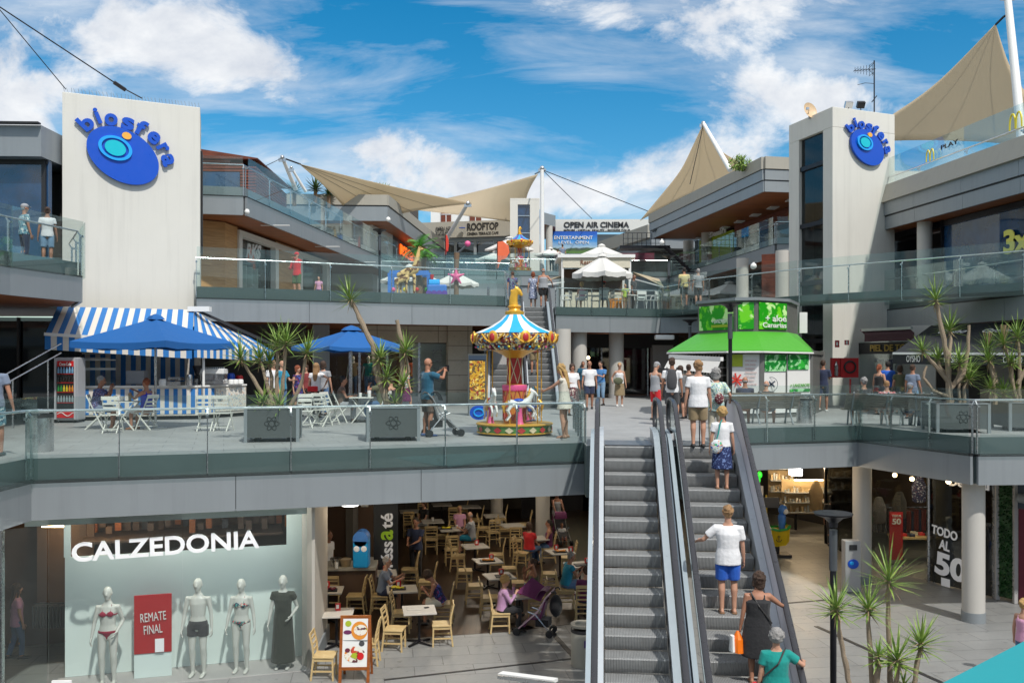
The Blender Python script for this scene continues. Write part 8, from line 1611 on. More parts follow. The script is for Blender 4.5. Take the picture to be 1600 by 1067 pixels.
m = M(); [m.box((-5.4+k*.32, 25.45, -2.6+.45*(k % 3)), (.2, .15, .3)) for k in range(6)]; m.build('shelf_goods', 'tile_print', label='goods on the shelves behind the cafe barista', cat='goods')
person('barista in white shirt behind the cafe counter', (-4.85, 24.0, ZB), FR+1.3, 1.74, 'w_white', .6, 'pants', 'w_black', 'short', 'hair_brown', 'skin_dark')
lt_ = thing('ceiling_lamp', 'bright round white ceiling lamp above the cafe counter', 'ceiling lamp', tuple(A(547, 22.6, -1.5))); M().tube([A(547, 21.3, -1.62), A(547, 21.3, -1.42)], [.19, .2], 20).build('shade', 'white_lamp', lt_, smooth=True); M().tube([A(547, 21.3, -1.42), A(547, 21.3, -1.1)], .02).build('cord', 'black_metal', lt_)
for px, d, lb_, nb in ((848, 30.2, 'round column with a faded orange number in the cafe hall', 1), (776, 34.5, 'shadowed round column at the back of the cafe hall', 0)):
 c = thing('round_column', lb_, 'column', tuple(A(px, d, ZB))); M().tube([A(px, d, ZB), A(px, d, -1.085)], .235, 22).build('shaft', 'column', c, smooth=True)
 if nb: text('54', A(843, d-.26, -1.72), A(853, d-.26, -1.72), .16, 'w_khaki', c)
mat('display_glow', (.55, .60, .40), .5, var=.3, scale=8, emit=.35)
for k, (px, w_) in enumerate(((848-14, .7), (896, .95), (926, .5))):
 f = thing('lit_display_fridge', ['lit display fridge left of the numbered column', 'wide lit display fridge at the back right of the cafe', 'narrow lit display fridge next to the escalator'][k], 'fridge', tuple(A(px, 37.6, ZB))); q = A(px, 37.8 if k else 36, ZB); M().box(q+Vector((0, .3, 1.5)), (w_+.3, .6, 3.0)).build('body', 'black_metal', f); M().box(q+Vector((0, -.02, 2.1)), (w_, .04, 1.2)).build('lit_front', 'display_glow', f)
 for z in (1.75, 2.1, 2.45): M().box(q+Vector((0, -.06, z)), (w_, .05, .05)).build('shelf', 'black_metal', f)
chair = cafe_chair('pale wooden chair at the far left front, partly behind the menu board'); tbl = cafe_table('cafe table at the left front with an empty seat, nearest to the menu board')
g = lambda px, py: G(px, py, ZB)
TB_ = [  # px, py of the table foot centre, rz, label
 (655, 1005, .17, 'front centre cafe table with a notebook on it'), (628, 968, .17, 'cafe table with a bread tray, second in the middle row'), (598, 940, .17, 'cafe table of the man in blue-grey, third in the middle row'), (590, 915, .17, 'rearmost table of the middle row beside the name board'),
 (526, 1010, .1, 'front left table half hidden by the menu board'), (512, 970, .1, 'second left table with a brown tray'), (506, 935, .1, 'third left table by the beige wall'), (503, 908, .1, 'rear left table in front of the counter'),
 (812, 978, .3, 'front table between the woman in pink and the woman in green'), (780, 945, .3, 'second table of the right middle row with a dark tray'), (762, 918, .3, 'third table of the right middle row with food tray'), (742, 892, .3, 'rear table of the right middle row'),
 (906, 925, .3, 'table of the man in turquoise beside the escalator'), (875, 902, .3, 'table with bread behind the man in turquoise'), (836, 878, .3, 'table of the woman in red t-shirt'), (704, 862, .2, 'table with lemons between the two elderly guests'), (676, 848, .2, 'dark table behind the elderly guests'), (800, 855, .3, 'table left of the numbered column'), (772, 838, .2, 'table in front of the shadowed column'), (640, 830, .2, 'darkest table beside the vertical name board'), (735, 822, .2, 'table at the very back of the cafe hall'), (690, 818, .2, 'back table under the dark ceiling')]
TBL = []
for i, (px, py, rz, lb_) in enumerate(TB_):
 if i == 0: tbl['label'] = lb_; put(tbl, g(px, py), rz); TBL.append(tbl)
 else: TBL.append(dup(tbl, g(px, py), rz, lb_))
E_, W_ = -R(90), R(90)
CH = [(508, 1062, E_, 'pale wooden chair behind the left leg of the menu board'), (574, 1040, W_, 'pale wooden chair right behind the menu board'), (617, 1018, E_-.1, 'front wooden chair left of the notebook table'), (690, 1010, W_+.1, 'front wooden chair right of the notebook table'),
      (628, 990, E_, 'wooden chair left of the bread tray table'), (595, 962, E_, 'wooden chair of the man in blue-grey'), (692, 975, W_, 'wooden chair of the curly haired woman'), (572, 950, R(200), 'empty wooden chair turned sideways behind the left row'), (556, 962, W_, 'wooden chair on the aisle side of the second left table'), (550, 935, W_, 'wooden chair on the aisle side of the third left table'), (545, 905, W_, 'wooden chair at the rear left table'),
      (640, 918, W_, 'wooden chair at the right of the rear middle table'), (667, 938, W_, 'wooden chair behind the curly haired woman'), (520, 958, 0, 'wooden chair seen from behind at the third left table'),
      (782, 990, E_+.1, 'wooden chair of the woman in pink'), (838, 965, W_, 'wooden chair of the woman in the green top'), (765, 965, E_+.1, 'empty wooden chair left of the dark tray table'), (742, 945, E_+.1, 'wooden chair left of the second right middle table'), (726, 920, E_+.1, 'wooden chair left of the third right middle table'), (716, 895, E_, 'wooden chair left of the rear right middle table'),
      (812, 940, W_, 'wooden chair right of the dark tray table'), (796, 916, W_, 'wooden chair right of the food tray table'), (776, 893, W_, 'wooden chair right of the rear right middle table'),
      (884, 952, E_, 'wooden chair of the man in turquoise'), (912, 975, 0, 'wooden chair of the person in purple at the escalator'), (858, 925, E_, 'empty wooden chair left of the man in turquoise'), (888, 898, W_, 'wooden chair right of the bread table'),
      (815, 890, E_-.3, 'wooden chair of the woman in red t-shirt'), (856, 882, W_, 'wooden chair of the woman in purple vest'), (806, 870, 0, 'dim wooden chair behind the woman in red'), (705, 885, R(10), 'wooden chair in front of the lemon table'), (674, 868, R(5), 'wooden chair with high back left of the lemon table'), (735, 868, W_, 'wooden chair of the elderly man in white'),
      (690, 862, W_, 'wooden chair of the elderly woman in pink'), (655, 850, E_, 'dim wooden chair left of the dark table'), (640, 842, 0, 'dim wooden chair near the name board'), (790, 850, E_, 'dim wooden chair left of the column table'), (770, 856, .3, 'dim wooden chair facing the column table'), (757, 848, E_, 'dim wooden chair in the back row centre'), (745, 834, W_, 'dim wooden chair in the back row left'), (782, 832, W_, 'dim wooden chair in the back row right'), (820, 842, W_, 'dim wooden chair just left of the numbered column'), (660, 826, .2, 'dim wooden chair in the darkest corner'), (710, 834, 0, 'dim wooden chair behind the elderly woman'), (722, 818, W_, 'rearmost wooden chair of the hall')]
for i, (px, py, rz, lb_) in enumerate(CH):
 if i == 0: chair['label'] = lb_; put(chair, g(px, py-4), rz)
 else: dup(chair, g(px, py-4), rz, lb_)
def on(i, dx=0, dy=0): p = TBL[i].location; return Vector((p.x+dx, p.y+dy, ZB+.755))
def box_menu(label, p):
 t = thing('napkin_box', label, 'napkin box', tuple(p), group='red and white napkin boxes'); m = M(); m.box(p+Vector((0, 0, .075)), (.11, .09, .15), rz=.3); m.build('box', 'drink_red', t, bevel=.008); M().box(p+Vector((0, -.05, .09)), (.06, .012, .08), rz=.3).build('label_panel', 'white_paint', t)
for i, dx, dy, lb_ in ((1, -.1, .15, 'on the bread tray table'), (2, .05, .1, 'on the table of the man in blue-grey'), (3, .1, 0, 'on the rear middle row table'), (4, 0, .15, 'above the menu board'), (5, -.05, .2, 'beside the brown tray'), (6, -.1, 0, 'on the third left table'), (8, .05, 0, 'between the women in pink and green'), (9, .05, .1, 'beside the dark tray'), (10, .1, .1, 'beside the food tray'), (11, .05, .1, 'on the rear right middle table'), (12, .2, .1, 'beside the person in purple'), (13, -.1, .2, 'on the bread table behind turquoise'), (13, .3, -.1, 'in front of the man in turquoise')):
 box_menu('red and white napkin box '+lb_, on(i, dx, dy))
def tray(label, p, food=None, mt='dark'):
 t = thing('serving_tray', label, 'tray', tuple(p)); M().box(p+Vector((0, 0, .012)), (.40, .28, .02), rz=.15).build('plate', mt, t, bevel=.004)
 if food:
  random.seed(len(label)); m = M(); [m.sph(p+Vector((random.uniform(-.13, .13), random.uniform(-.08, .08), .045)), (.045, .035, .025), 7) for _ in range(9)]; m.build('bread_rolls', food, t, smooth=True)
tray('tray with yellow snacks on the second middle table', on(1, -.1, -.05), 'arch_yellow'); tray('brown tray with menus on the second left table', on(5, .05, -.1), 'maroon'); tray('dark tray on the second right middle table', on(9, .1, -.1)); tray('dark tray with bread on the third right middle table', on(10, 0, -.08), 'car_orange'); tray('dark tray with bread behind the man in turquoise', on(13, 0, -.1), 'car_orange'); tray('dark tray with lemons between the elderly guests', on(15, -.15, 0), 'arch_yellow'); tray('dark tray in front of the person in purple', on(12, .05, -.1))
M().box(on(0, -.12, 0)+Vector((0, 0, .01)), (.30, .22, .015), rz=.2).build('notebook', 'table_grey', label='open pale notebook on the front centre table', cat='notebook'); M().box(on(0, .15, .12)+Vector((0, 0, .008)), (.1, .07, .012), rz=.5).build('phone', 'black_metal', label='dark phone beside the notebook', cat='phone')
for dx, lb_ in ((.12, 'clear bottle on the table of the woman in green'),): M().lathe(on(8, dx, .05), [(.035, 0), (.035, .16), (.013, .22), (.013, .26)], 10).build('bottle', 'b_clear', smooth=True, label=lb_, cat='bottle')
mug('white cup in front of the woman in pink', on(8, -.12, -.1), r_=.05, h=.07); mug('white plate with cup on the front right table', on(8, .05, .22), r_=.07, h=.05); mug('white cup between the elderly guests', on(15, .2, 0)); mug('white cup on the dark table behind the elderly guests', on(16, 0, 0))
def sit(label, px, py, yaw, *a, **k): return person(label, g(px, py-4), yaw, *a, pose='sit', **k)
sit('grey-haired man with glasses and blue-grey t-shirt at the middle row', 597, 962, E_, 1.76, 'w_bluegrey', .6, 'shorts', 'w_navy', 'short', 'hair_grey', 'skin', lean=.16, L=(-.1, .46, .92), Rr=(.1, .44, .86), glasses=True, fat=1.1)
sit('curly-haired woman in blue patterned top leaning on the table', 690, 978, W_, 1.68, 'p_bluepurple', -1, 'shorts', 'w_cream', 'curly', 'hair_brown', 'skin_tan', lean=.42, L=(-.1, .42, .86), Rr=(.12, .40, .84), fem=True, headdown=25)
sit('elderly blond woman in a lilac pink cardigan by the stroller', 784, 990, E_+.1, 1.62, 'w_lilac', 1.9, 'pants', 'w_black', 'curly', 'hair_blond', 'skin', lean=.12, L=(-.06, .30, 1.10), Rr=(.08, .34, .95), fem=True, fat=1.12)
sit('dark-haired woman in olive top resting her chin on her hands', 836, 962, W_+.3, 1.70, 'w_olive', -1, 'pants', 'w_darkgrey', 'bun', 'hair_brown', 'skin_tan', lean=.1, L=(-.06, .26, 1.12), Rr=(.06, .26, 1.08), fem=True)
sit('man in turquoise t-shirt seen from behind near the escalator', 884, 950, E_+.3, 1.74, 'w_turq', .3, 'shorts', 'w_denim', 'short', 'hair_grey', 'skin_tan', lean=.2, L=(-.1, .42, .9), Rr=(.1, .42, .9), fat=1.1); sit('person in purple half hidden by the escalator', 916, 975, .2, 1.66, 'w_purple', .5, 'pants', 'w_navy', 'short', 'hair_brown', 'skin', fat=1.1)
sit('woman in red t-shirt seen from behind near the column', 827, 888, -.6, 1.68, 'w_red', .5, 'pants', 'w_denim', 'bob', 'hair_brown', 'skin', fem=True, fat=1.15); sit('woman with ponytail and purple vest near the column', 858, 882, W_, 1.66, 'w_purple', -1, 'pants', 'w_denim', 'tail', 'hair_black', 'skin_tan', fem=True)
sit('elderly man in white t-shirt and blue shorts in the middle of the hall', 738, 870, W_-.2, 1.74, 'w_lgrey', .6, 'shorts', 'w_turq', 'bald', 'hair_grey', 'skin', lean=.1, L=(-.1, .42, .85)); sit('elderly woman in pink top in the middle of the hall', 718, 852, FR+.2, 1.62, 'w_pink', .5, 'pants', 'w_brown', 'short', 'hair_blond', 'skin', fem=True)
sit('dim person in black beside the dark table', 663, 845, FR-.8, 1.7, 'w_black', .5, 'pants', 'w_lgrey', 'bob', 'hair_brown', 'skin')
p = person('dark-haired man in navy t-shirt standing beside the name board', g(650, 905), FR-.2, 1.76, 'w_navy', .6, 'pants', 'w_black', 'short', 'hair_black', 'skin_tan', L=(-.02, .34, 1.08), Rr=(.14, .34, 1.05), headdown=18, fat=1.1)
M().box(L2W(p, (0, .2, 1.12)), (.13, .16, .16), rz=.3).build('badge', 'white_paint', label='white pouch held by the man in navy', cat='pouch') if False else None
person('woman in grey vest pushing a pushchair behind the column', A(870, 31.8, ZB), FR+.3, 1.70, 'w_lgrey', -1, 'pants', 'w_purple', 'bun', 'hair_black', 'skin_dark', fem=True, L=(-.15, .38, 1.0), Rr=(.15, .38, 1.0))
stroller('dark pushchair behind the numbered column', A(878, 31.0, ZB), FR+.3, 'w_purple', False, 'w_darkgrey'); person('small child in white top in the dark pushchair', A(878, 31.0, ZB-.1), FR+.3, 1.02, 'w_white', .5, 'shorts', 'w_pink', 'short', 'hair_brown', 'skin_tan', pose='sit')
mb = thing('menu_board', 'wooden sandwich board with breakfast pictures in front of the cafe', 'menu board', tuple(g(556, 1062))); mq = g(553, 1066); mu = Vector((1, .03, 0)).normalized(); mn = Vector((.03, -1, 0)); 
T2 = lambda x, z, b=0: mq+mu*x+Vector((0, 0, z))+Vector((0, .22*z/1.2, 0))-mn*b*-1
for s in (-1, 1): M().beam(T2(s*.27, 0), T2(s*.27, 1.22), .055, .035).build('leg', 'board_wood', mb); M().beam(mq+mu*s*.27+Vector((0, .5, 0)), T2(s*.27, 1.18)+Vector((0, .03, 0)), .045, .03).build('leg', 'board_wood', mb)
m = M(); m.beam(T2(-.3, 1.21), T2(.3, 1.21), .035, .06); m.beam(T2(-.3, .26), T2(.3, .26), .035, .06); m.build('rail', 'board_wood', mb)
print_mat('food_print', 'ded9cc', ['d8822a', 'c04028', 'a8b030', '5a2a30'], 7, .57, .5); mm_ = M(); mm_.add([T2(-.245, .29)+mn*.012, T2(.245, .29)+mn*.012, T2(.245, 1.18)+mn*.012, T2(-.245, 1.18)+mn*.012, T2(-.245, .29)-mn*.01, T2(.245, .29)-mn*.01, T2(.245, 1.18)-mn*.01, T2(-.245, 1.18)-mn*.01], [(0, 1, 2, 3), (7, 6, 5, 4)]); mm_.build('picture', 'poster_white', mb)
def dsk(x, z, rx, rz_, mt, n_='food_picture', o=.02): c = T2(x, z)+mn*o; M().add([c+mu*rx*math.cos(a)+Vector((0, .22/1.2, 1))*rz_*math.sin(a) for a in [k*math.pi/12 for k in range(24)]], [tuple(range(24))]).build(n_, mt, mb)
dsk(.0, .52, .20, .15, 'food_print', o=.018); dsk(.08, .96, .16, .17, 'car_orange', o=.018); dsk(.10, .97, .13, .10, 'food_print', o=.022); dsk(-.14, 1.09, .06, .055, 'lime', o=.018); dsk(.13, .72, .055, .05, 'w_darkgrey', o=.018); dsk(-.15, .93, .08, .04, 'w_purple', o=.018); dsk(.0, .50, .07, .05, 'lime', o=.024); dsk(.11, .49, .07, .07, 'drink_red', o=.024); dsk(-.14, .60, .05, .04, 'maroon', o=.024)
M().box(T2(0, .775)+mn*.016, (.48, .006, .012)).build('divider', 'lamp_grey', mb)
gb_ = thing('glass_display_box', 'white topped glass box corner at the bottom of the picture', 'glass box', tuple(W(825, 1060, 15))); M().beam(W(782, 1052, 14.6), W(868, 1063, 14.0), .14, .05).build('top_rail', 'white_paint', gb_); M().beam(W(778, 1057, 14.2), W(866, 1068, 13.6), .03, .05).build('front_rail', 'steel', gb_)
M().wall(W(779, 1055, 14.4)[:2], W(868, 1060, 13.9)[:2], ZB, -3.35, .02).build('glass_panel', 'clear_glass', gb_)
for px, d, lb_ in ((1347, 25.55, 'round grey column beside the pay machine under the right terrace'), (1521, 21.75, 'nearest round column in front of the sale shop')):
 c = thing('round_column', lb_, 'column', tuple(A(px, d, ZB))); M().tube([A(px, d, ZB), A(px, d, -1.085)], .255, 26).build('shaft', 'column', c, smooth=True); M().tube([A(px, d, ZB), A(px, d, ZB+.24)], .272, 26).build('base', 'fascia', c, smooth=True)
ss = thing('sale_shop', 'dark shop with big white sale lettering on its glass under the right terrace', 'shop', tuple(A(1450, 26, ZB)))
sp0, sp1, sp2 = G(1352, 882, ZB), G(1506, 925, ZB), G(1620, 950, ZB)
for q_ in (sp0, sp1, sp2): q_.z = 0
M().wall(sp0, lerp(sp0, sp1, .66), ZB+.05, -1.1, .02).build('window', 'clear_glass', ss); M().wall(lerp(sp0, sp1, .68), lerp(sp1, sp2, .42), ZB+.05, -1.1, .02).build('window', 'dark_glass', ss)
m = M(); [m.box((q.x, q.y, (ZB-1.1)/2), (.07, .07, 3.33)) for q in (lerp(sp0, sp1, .67), lerp(sp0, sp1, .665)+Vector((.12, -.1, 0)), lerp(sp1, sp2, .43))]; m.build('window_frame', 'steel', ss)
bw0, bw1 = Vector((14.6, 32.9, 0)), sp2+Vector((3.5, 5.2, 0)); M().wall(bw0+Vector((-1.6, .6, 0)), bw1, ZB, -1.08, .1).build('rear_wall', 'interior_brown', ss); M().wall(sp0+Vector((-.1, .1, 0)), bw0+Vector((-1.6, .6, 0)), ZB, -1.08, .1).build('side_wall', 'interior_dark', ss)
text('TODO', lerp(sp0, sp1, .70)+Vector((-.02, -.04, -3.02)), lerp(sp0, sp1, .94)+Vector((-.02, -.04, -3.10)), .24, 'letter_white', ss, 'sale_lettering', .01, bold=.03); text('AL', lerp(sp0, sp1, .77)+Vector((-.02, -.04, -3.40)), lerp(sp0, sp1, .87)+Vector((-.02, -.04, -3.44)), .26, 'letter_white', ss, 'sale_lettering', .01, bold=.03); text('50', lerp(sp0, sp1, .73)+Vector((-.02, -.04, -4.08)), lerp(sp0, sp1, 1.02)+Vector((-.02, -.04, -4.18)), .60, 'letter_white', ss, 'sale_lettering', .01, bold=.04)
text('Desigual', lerp(sp0, sp1, .87)+Vector((-.02, -.06, -1.62)), lerp(sp1, sp2, .36)+Vector((-.02, -.06, -1.62)), .26, 'letter_white', ss, 'shop_name', .03, bold=.02)
M().wall(lerp(sp0, sp1, .79)+Vector((-.02, -.05, 0)), lerp(sp0, sp1, .87)+Vector((-.02, -.05, 0)), -4.42, -4.2, .01).build('notice', 'letter_white', ss)
def rack(label, c, mt, n=10, ln=1.2):
 t = thing('clothes_rack', label, 'clothes rack', tuple(c)); c = Vector(c); M().tube([c+Vector((-ln/2, 0, 0)), c+Vector((-ln/2, 0, 1.35)), c+Vector((ln/2, 0, 1.35)), c+Vector((ln/2, 0, 0))], .018, 6).build('frame', 'steel', t)
 random.seed(n); m = M(); [m.box(c+Vector((-ln/2+.1+k*(ln-.2)/n, 0, .95-random.uniform(0, .08))), (.05, .40, .7), m=random.choice([0, 1])) for k in range(n)]; m.build('garments', mt, t)
rack('rack of black clothes at the left of the sale shop', G(1385, 868, ZB)+Vector((.3, 1.2, 0)), ['w_black', 'w_darkgrey']); rack('rack of mixed clothes further right in the sale shop', G(1425, 870, ZB)+Vector((.6, 1.5, 0)), ['w_maroon', 'w_navy'], 12)
tb2 = thing('display_table', 'pale wooden display table with folded clothes in the sale shop', 'table', tuple(G(1437, 880, ZB))); q = G(1432, 884, ZB)+Vector((.2, .5, 0)); M().box(q+Vector((0, 0, .8)), (1.5, .7, .05)).build('table_top', 'chair_wood', tb2); [M().box(q+Vector((sx*.68, sy*.28, .4)), (.06, .06, .78)).build('leg', 'chair_wood', tb2) for sx in (-1, 1) for sy in (-1, 1)]
random.seed(4); m = M(); [m.box(q+Vector((-.6+.2*k, random.uniform(-.15, .15), .87)), (.16, .2, random.uniform(.06, .12)), m=k % 3) for k in range(7)]; m.build('folded_clothes', ['w_cream', 'w_red', 'w_navy'], tb2)
sb_ = thing('sale_banner', 'narrow red sale banner stand inside the sale shop', 'banner', tuple(G(1398, 884, ZB))); q = G(1400, 884, ZB); M().box(q+Vector((0, 0, .92)), (.40, .04, 1.45)).build('cloth', 'fire_red', sb_); text('TODO AL', q+Vector((-.14, -.03, 1.50)), q+Vector((.14, -.03, 1.50)), .06, 'white_paint', sb_); text('50', q+Vector((-.13, -.03, 1.28)), q+Vector((.13, -.03, 1.28)), .17, 'white_paint', sb_, bold=.02); M().box(q+Vector((0, 0, .03)), (.4, .25, .05)).build('base', 'steel', sb_)
for px, py, mt, lb_ in ((1405, 800, 'w_black', 'black jacket hanging on the rear wall of the sale shop'), (1373, 808, 'w_darkgrey', 'dark coat hanging at the left of the sale shop'), (1436, 775, 'p_navyflower', 'patterned scarf hanging on the sale shop wall')):
 q = W(px, py-30, 28.8); m = M(); m.tube([q, q+Vector((0, 0, -.3)), q+Vector((0, 0, -.75))], [(.12, .05), (.24, .07), (.22, .08)], 10, ref=(1, 0, 0), rnd=True); m.build('hanging_jacket', mt, label=lb_, cat='jacket', smooth=True)
pmn = person('pale dim mannequin behind the sale lettering', lerp(sp0, sp1, .80)+Vector((.6, .9, ZB)), FR+.8, 1.78, 'w_lgrey', 0, 'pants', 'w_lgrey', 'bald', 'hair_brown', 'mannequin', shoe=None, name='mannequin'); pmn['category'] = 'mannequin'
lamps = []
for px, py, d, lb_ in ((1425, 748, 27.5, 'left warm spot lamp at the ceiling of the sale shop'), (1482, 752, 24.6, 'right warm spot lamp at the ceiling of the sale shop'), (1398, 742, 28, 'third warm spot lamp near the shop column')):
 t = thing('spot_lamp', lb_, 'lamp', tuple(W(px, py, d))); q = W(px, py, d); M().sph(q, .07, 10).build('bulb', 'warm_lamp', t, smooth=True); M().tube([q, Vector((q.x, q.y, -1.1))], .015).build('stem', 'black_metal', t); lamps.append((q, 18))
gw = thing('green_hedge_wall', 'dark green artificial hedge panel right of the sale shop', 'wall panel', tuple(lerp(sp1, sp2, .5))); leaf_material('hedge_leaf', (.01, .045, .01), (.02, .09, .02)); a_, b_ = lerp(sp1, sp2, .47), lerp(sp1, sp2, .72)
random.seed(8); m = M(); m.wall(a_, b_, ZB+.1, -1.12, .1); dh = (b_-a_)
for k in range(900): p = a_+dh*random.random()+Vector((0, 0, random.uniform(ZB+.12, -1.15)))+Vector((-.01, -.02, 0)); dd = Vector((random.uniform(-1, 1), random.uniform(-1.2, -.2), random.uniform(-1, 1))).normalized()*.06; s_ = dd.orthogonal().normalized()*.025; m.add([p-s_, p+s_, p+dd], [(0, 1, 2)])
m.build('foliage', 'hedge_leaf', gw); m = M(); [m.box((q.x, q.y, (ZB-1.1)/2), (.1, .1, 3.33)) for q in (a_, b_)]; m.build('frame', 'pale_grey_wall', gw)
rw = thing('red_shop_front', 'dark red panelled shop front with a rolled grey shutter at far right', 'shop', tuple(sp2)); M().wall(lerp(sp1, sp2, .76), lerp(sp1, sp2, 1.5), ZB, -2.0, .1).build('panel', 'maroon', rw); M().wall(lerp(sp1, sp2, .74), lerp(sp1, sp2, 1.5), -2.0, -1.08, .1).build('header', 'sign_navy', rw); M().tube([lerp(sp1, sp2, .74)+Vector((0, -.1, -1.72)), lerp(sp1, sp2, 1.5)+Vector((0, -.1, -1.72))], .12, 14).build('shutter_roll', 'fascia', rw, smooth=True)
person('blond woman in pink tank top at the lower right picture edge', A(1600, 17.6, ZB), -1.1, 1.60, 'w_pink', -1, 'pants', 'w_denim', 'bun', 'hair_blond', 'skin', fem=True, L=(-.3, .1, .8))
pk = thing('pay_machine', 'pale machine with a blue oval logo beside the grey column', 'machine', tuple(G(1335, 926, ZB))); q = G(1333, 926, ZB); M().box(q+Vector((0, .15, .7)), (.42, .3, 1.38)).build('body', 'pale_grey_wall', pk, bevel=.02); M().box(q+Vector((0, -.01, 1.22)), (.2, .03, .14)).build('screen', 'dark', pk); m = M(); m.sph(q+Vector((0, -.01, .78)), (.15, .012, .13), 16); m.build('emblem', 'logo_blue', pk, smooth=True); M().sph(q+Vector((-.04, -.02, .80)), (.06, .012, .05), 12).build('emblem', 'logo_cyan', pk, smooth=True)
bt2 = thing('boat_ride', 'yellow boat shaped coin ride with a blue flag near the perfume shop', 'coin ride', tuple(A(1210, 29, ZB))); q = A(1211, 29, ZB); mat('boat_yellow', (.70, .50, .01), .35); 
m = M(); sec = []
for i, (x, w_, zt, zb_) in enumerate(((-.42, .10, 1.02, .75), (-.3, .26, .95, .42), (0, .34, .88, .34), (.3, .30, .92, .38), (.42, .2, 1.0, .5))):
 sec.append([q+Vector((x, -w_, zt)), q+Vector((x, -w_*.6, zb_)), q+Vector((x, w_*.6, zb_)), q+Vector((x, w_, zt))])
m.add(sum(sec, []), [(i*4+j, i*4+j+1, i*4+j+5, i*4+j+4) for i in range(4) for j in range(3)]+[(0, 3, 2, 1), (16, 17, 18, 19)]); m.build('hull', 'boat_yellow', bt2, smooth=False); m = M(); [m.beam(sec[i][j], sec[i+1][j], .06, .07) for i in range(4) for j in (0, 3)]; m.build('gunwale', 'b_green', bt2)
M().box(q+Vector((0, 0, .05)), (.9, .6, .09)).build('base', 'dark', bt2); M().tube([q+Vector((0, 0, .1)), q+Vector((0, 0, .4))], .14, 12).build('pedestal', 'dark', bt2); M().tube([q+Vector((-.28, 0, .8)), q+Vector((-.28, 0, 1.95))], .03, 8).build('mast', 'boat_yellow', bt2); M().add([q+Vector((-.27, 0, 1.9)), q+Vector((.0, 0, 1.78)), q+Vector((-.27, 0, 1.66))], [(0, 1, 2)]).build('flag', 'logo_cyan', bt2)
m = M(); m.tube([q+Vector((.22, 0, .9)), q+Vector((.22, 0, 1.25))], [.1, .13], 10, rnd=True); m.sph(q+Vector((.24, -.02, 1.48)), (.15, .14, .17), 12); m.build('seated_figure', 'toy_blue', bt2, smooth=True); M().sph(q+Vector((.3, -.12, 1.44)), (.09, .06, .09), 10).build('figure_face', 'white_paint', bt2, smooth=True)
m = M(); c_ = q+Vector((.02, -.36, .63)); m.tube([c_+Vector((0, 0, .1)), c_+Vector((0, 0, -.1))], .012, 5); m.tube([c_+Vector((-.09, 0, -.03)), c_+Vector((-.04, 0, -.1)), c_+Vector((.04, 0, -.1)), c_+Vector((.09, 0, -.03))], .012, 5); m.tube([c_+Vector((-.05, 0, .06)), c_+Vector((.05, 0, .06))], .01, 5); m.build('anchor_emblem', 'dark', bt2)
pf = thing('perfume_shop', 'dark shop with warmly lit shelves of bottles beneath the right terrace', 'shop', tuple(A(1250, 36, ZB))); mat('shelf_lit', (.55, .42, .24), .6)
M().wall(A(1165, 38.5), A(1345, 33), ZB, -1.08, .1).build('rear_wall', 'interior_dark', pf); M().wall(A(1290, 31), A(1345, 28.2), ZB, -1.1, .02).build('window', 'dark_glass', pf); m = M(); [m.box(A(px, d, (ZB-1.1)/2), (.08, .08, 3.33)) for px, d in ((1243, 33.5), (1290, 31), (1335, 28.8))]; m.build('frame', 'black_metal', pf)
random.seed(21)
def shelf_unit(label, px, d, w_, n, z0, dz, mt):
 t = thing('shelf_unit', label, 'shelf', tuple(A(px, d, ZB))); q = A(px, d, ZB); M().box(q+Vector((0, .3, z0+n*dz/2)), (w_, .03, n*dz+.2)).build('back', 'shelf_lit', t)
 for k in range(n):
  z = z0+dz*k; sh_ = M().box(q+Vector((0, .1, z)), (w_, .4, .03)).build('shelf_board', 'fascia', t)
  m = M(); x = -w_/2+.06
  while x < w_/2-.06: hh = random.uniform(.08, dz*.65); m.box(q+Vector((x, .02+random.uniform(0, .1), z+.015+hh/2)), (.06, .06, hh), m=random.choice([0, 1, 2, 3])); x += random.uniform(.08, .13)
  m.build('bottles', ['shelf_lit', 'tile_print', 'w_khaki', 'b_clear'], sh_)
 L_ = M().box(q+Vector((0, -.1, z0+n*dz+.12)), (w_*.6, .1, .04)).build('light_strip', 'warm_lamp', t)
shelf_unit('tall white shelf of bottles left in the perfume shop', 1224, 33.4, .95, 5, 1.0, .42, 'w_white'); shelf_unit('low tiered shelf with golden boxes in the perfume shop', 1262, 32.6, 1.7, 3, .8, .35, 'w'); shelf_unit('narrow lit shelf at the right of the perfume shop', 1318, 31.6, .8, 5, .9, .42, 'w')
q = W(1275, 752, 31.8); m = M(); m.tube([q, q+Vector((0, 0, -.35)), q+Vector((0, 0, -.95))], [(.1, .05), (.25, .08), (.2, .1)], 10, ref=(1, 0, 0), rnd=True); m.build('hanging_coat', 'w_khaki', label='beige coat on display in the lit shop window', cat='coat', smooth=True)
l_ = thing('ceiling_lamp', 'white square ceiling lamp above the boat ride', 'ceiling lamp', tuple(A(1243, 25.5, -1.4))); M().box(A(1243, 25.8, -1.38), (.32, .3, .2)).build('diffuser', 'white_lamp', l_, bevel=.03); M().tube([A(1243, 25.8, -1.3), A(1243, 25.8, -1.1)], .03).build('stem', 'steel', l_)
gc = thing('green_clover_sign', 'bright green leaf shaped sign beside the escalator under the terrace', 'sign', tuple(W(1178, 748, 27))); mat('neon_green', (.02, .7, .03), .4, var=0, emit=.5); m = M()
for k in range(5): a = R(90+72*k); m.sph(W(1178, 744, 27)+Vector((.14*math.cos(a), 0, .14*math.sin(a))), (.12, .03, .12), 12)
m.build('leaf', 'neon_green', gc, smooth=True); M().box(W(1183, 768, 27.2), (.35, .05, .35)).build('board', 'pale_grey_wall', gc); M().box(W(1183, 790, 27.2)+Vector((.2, 0, .1)), (.9, .1, .3)).build('dark_board', 'dark', gc)
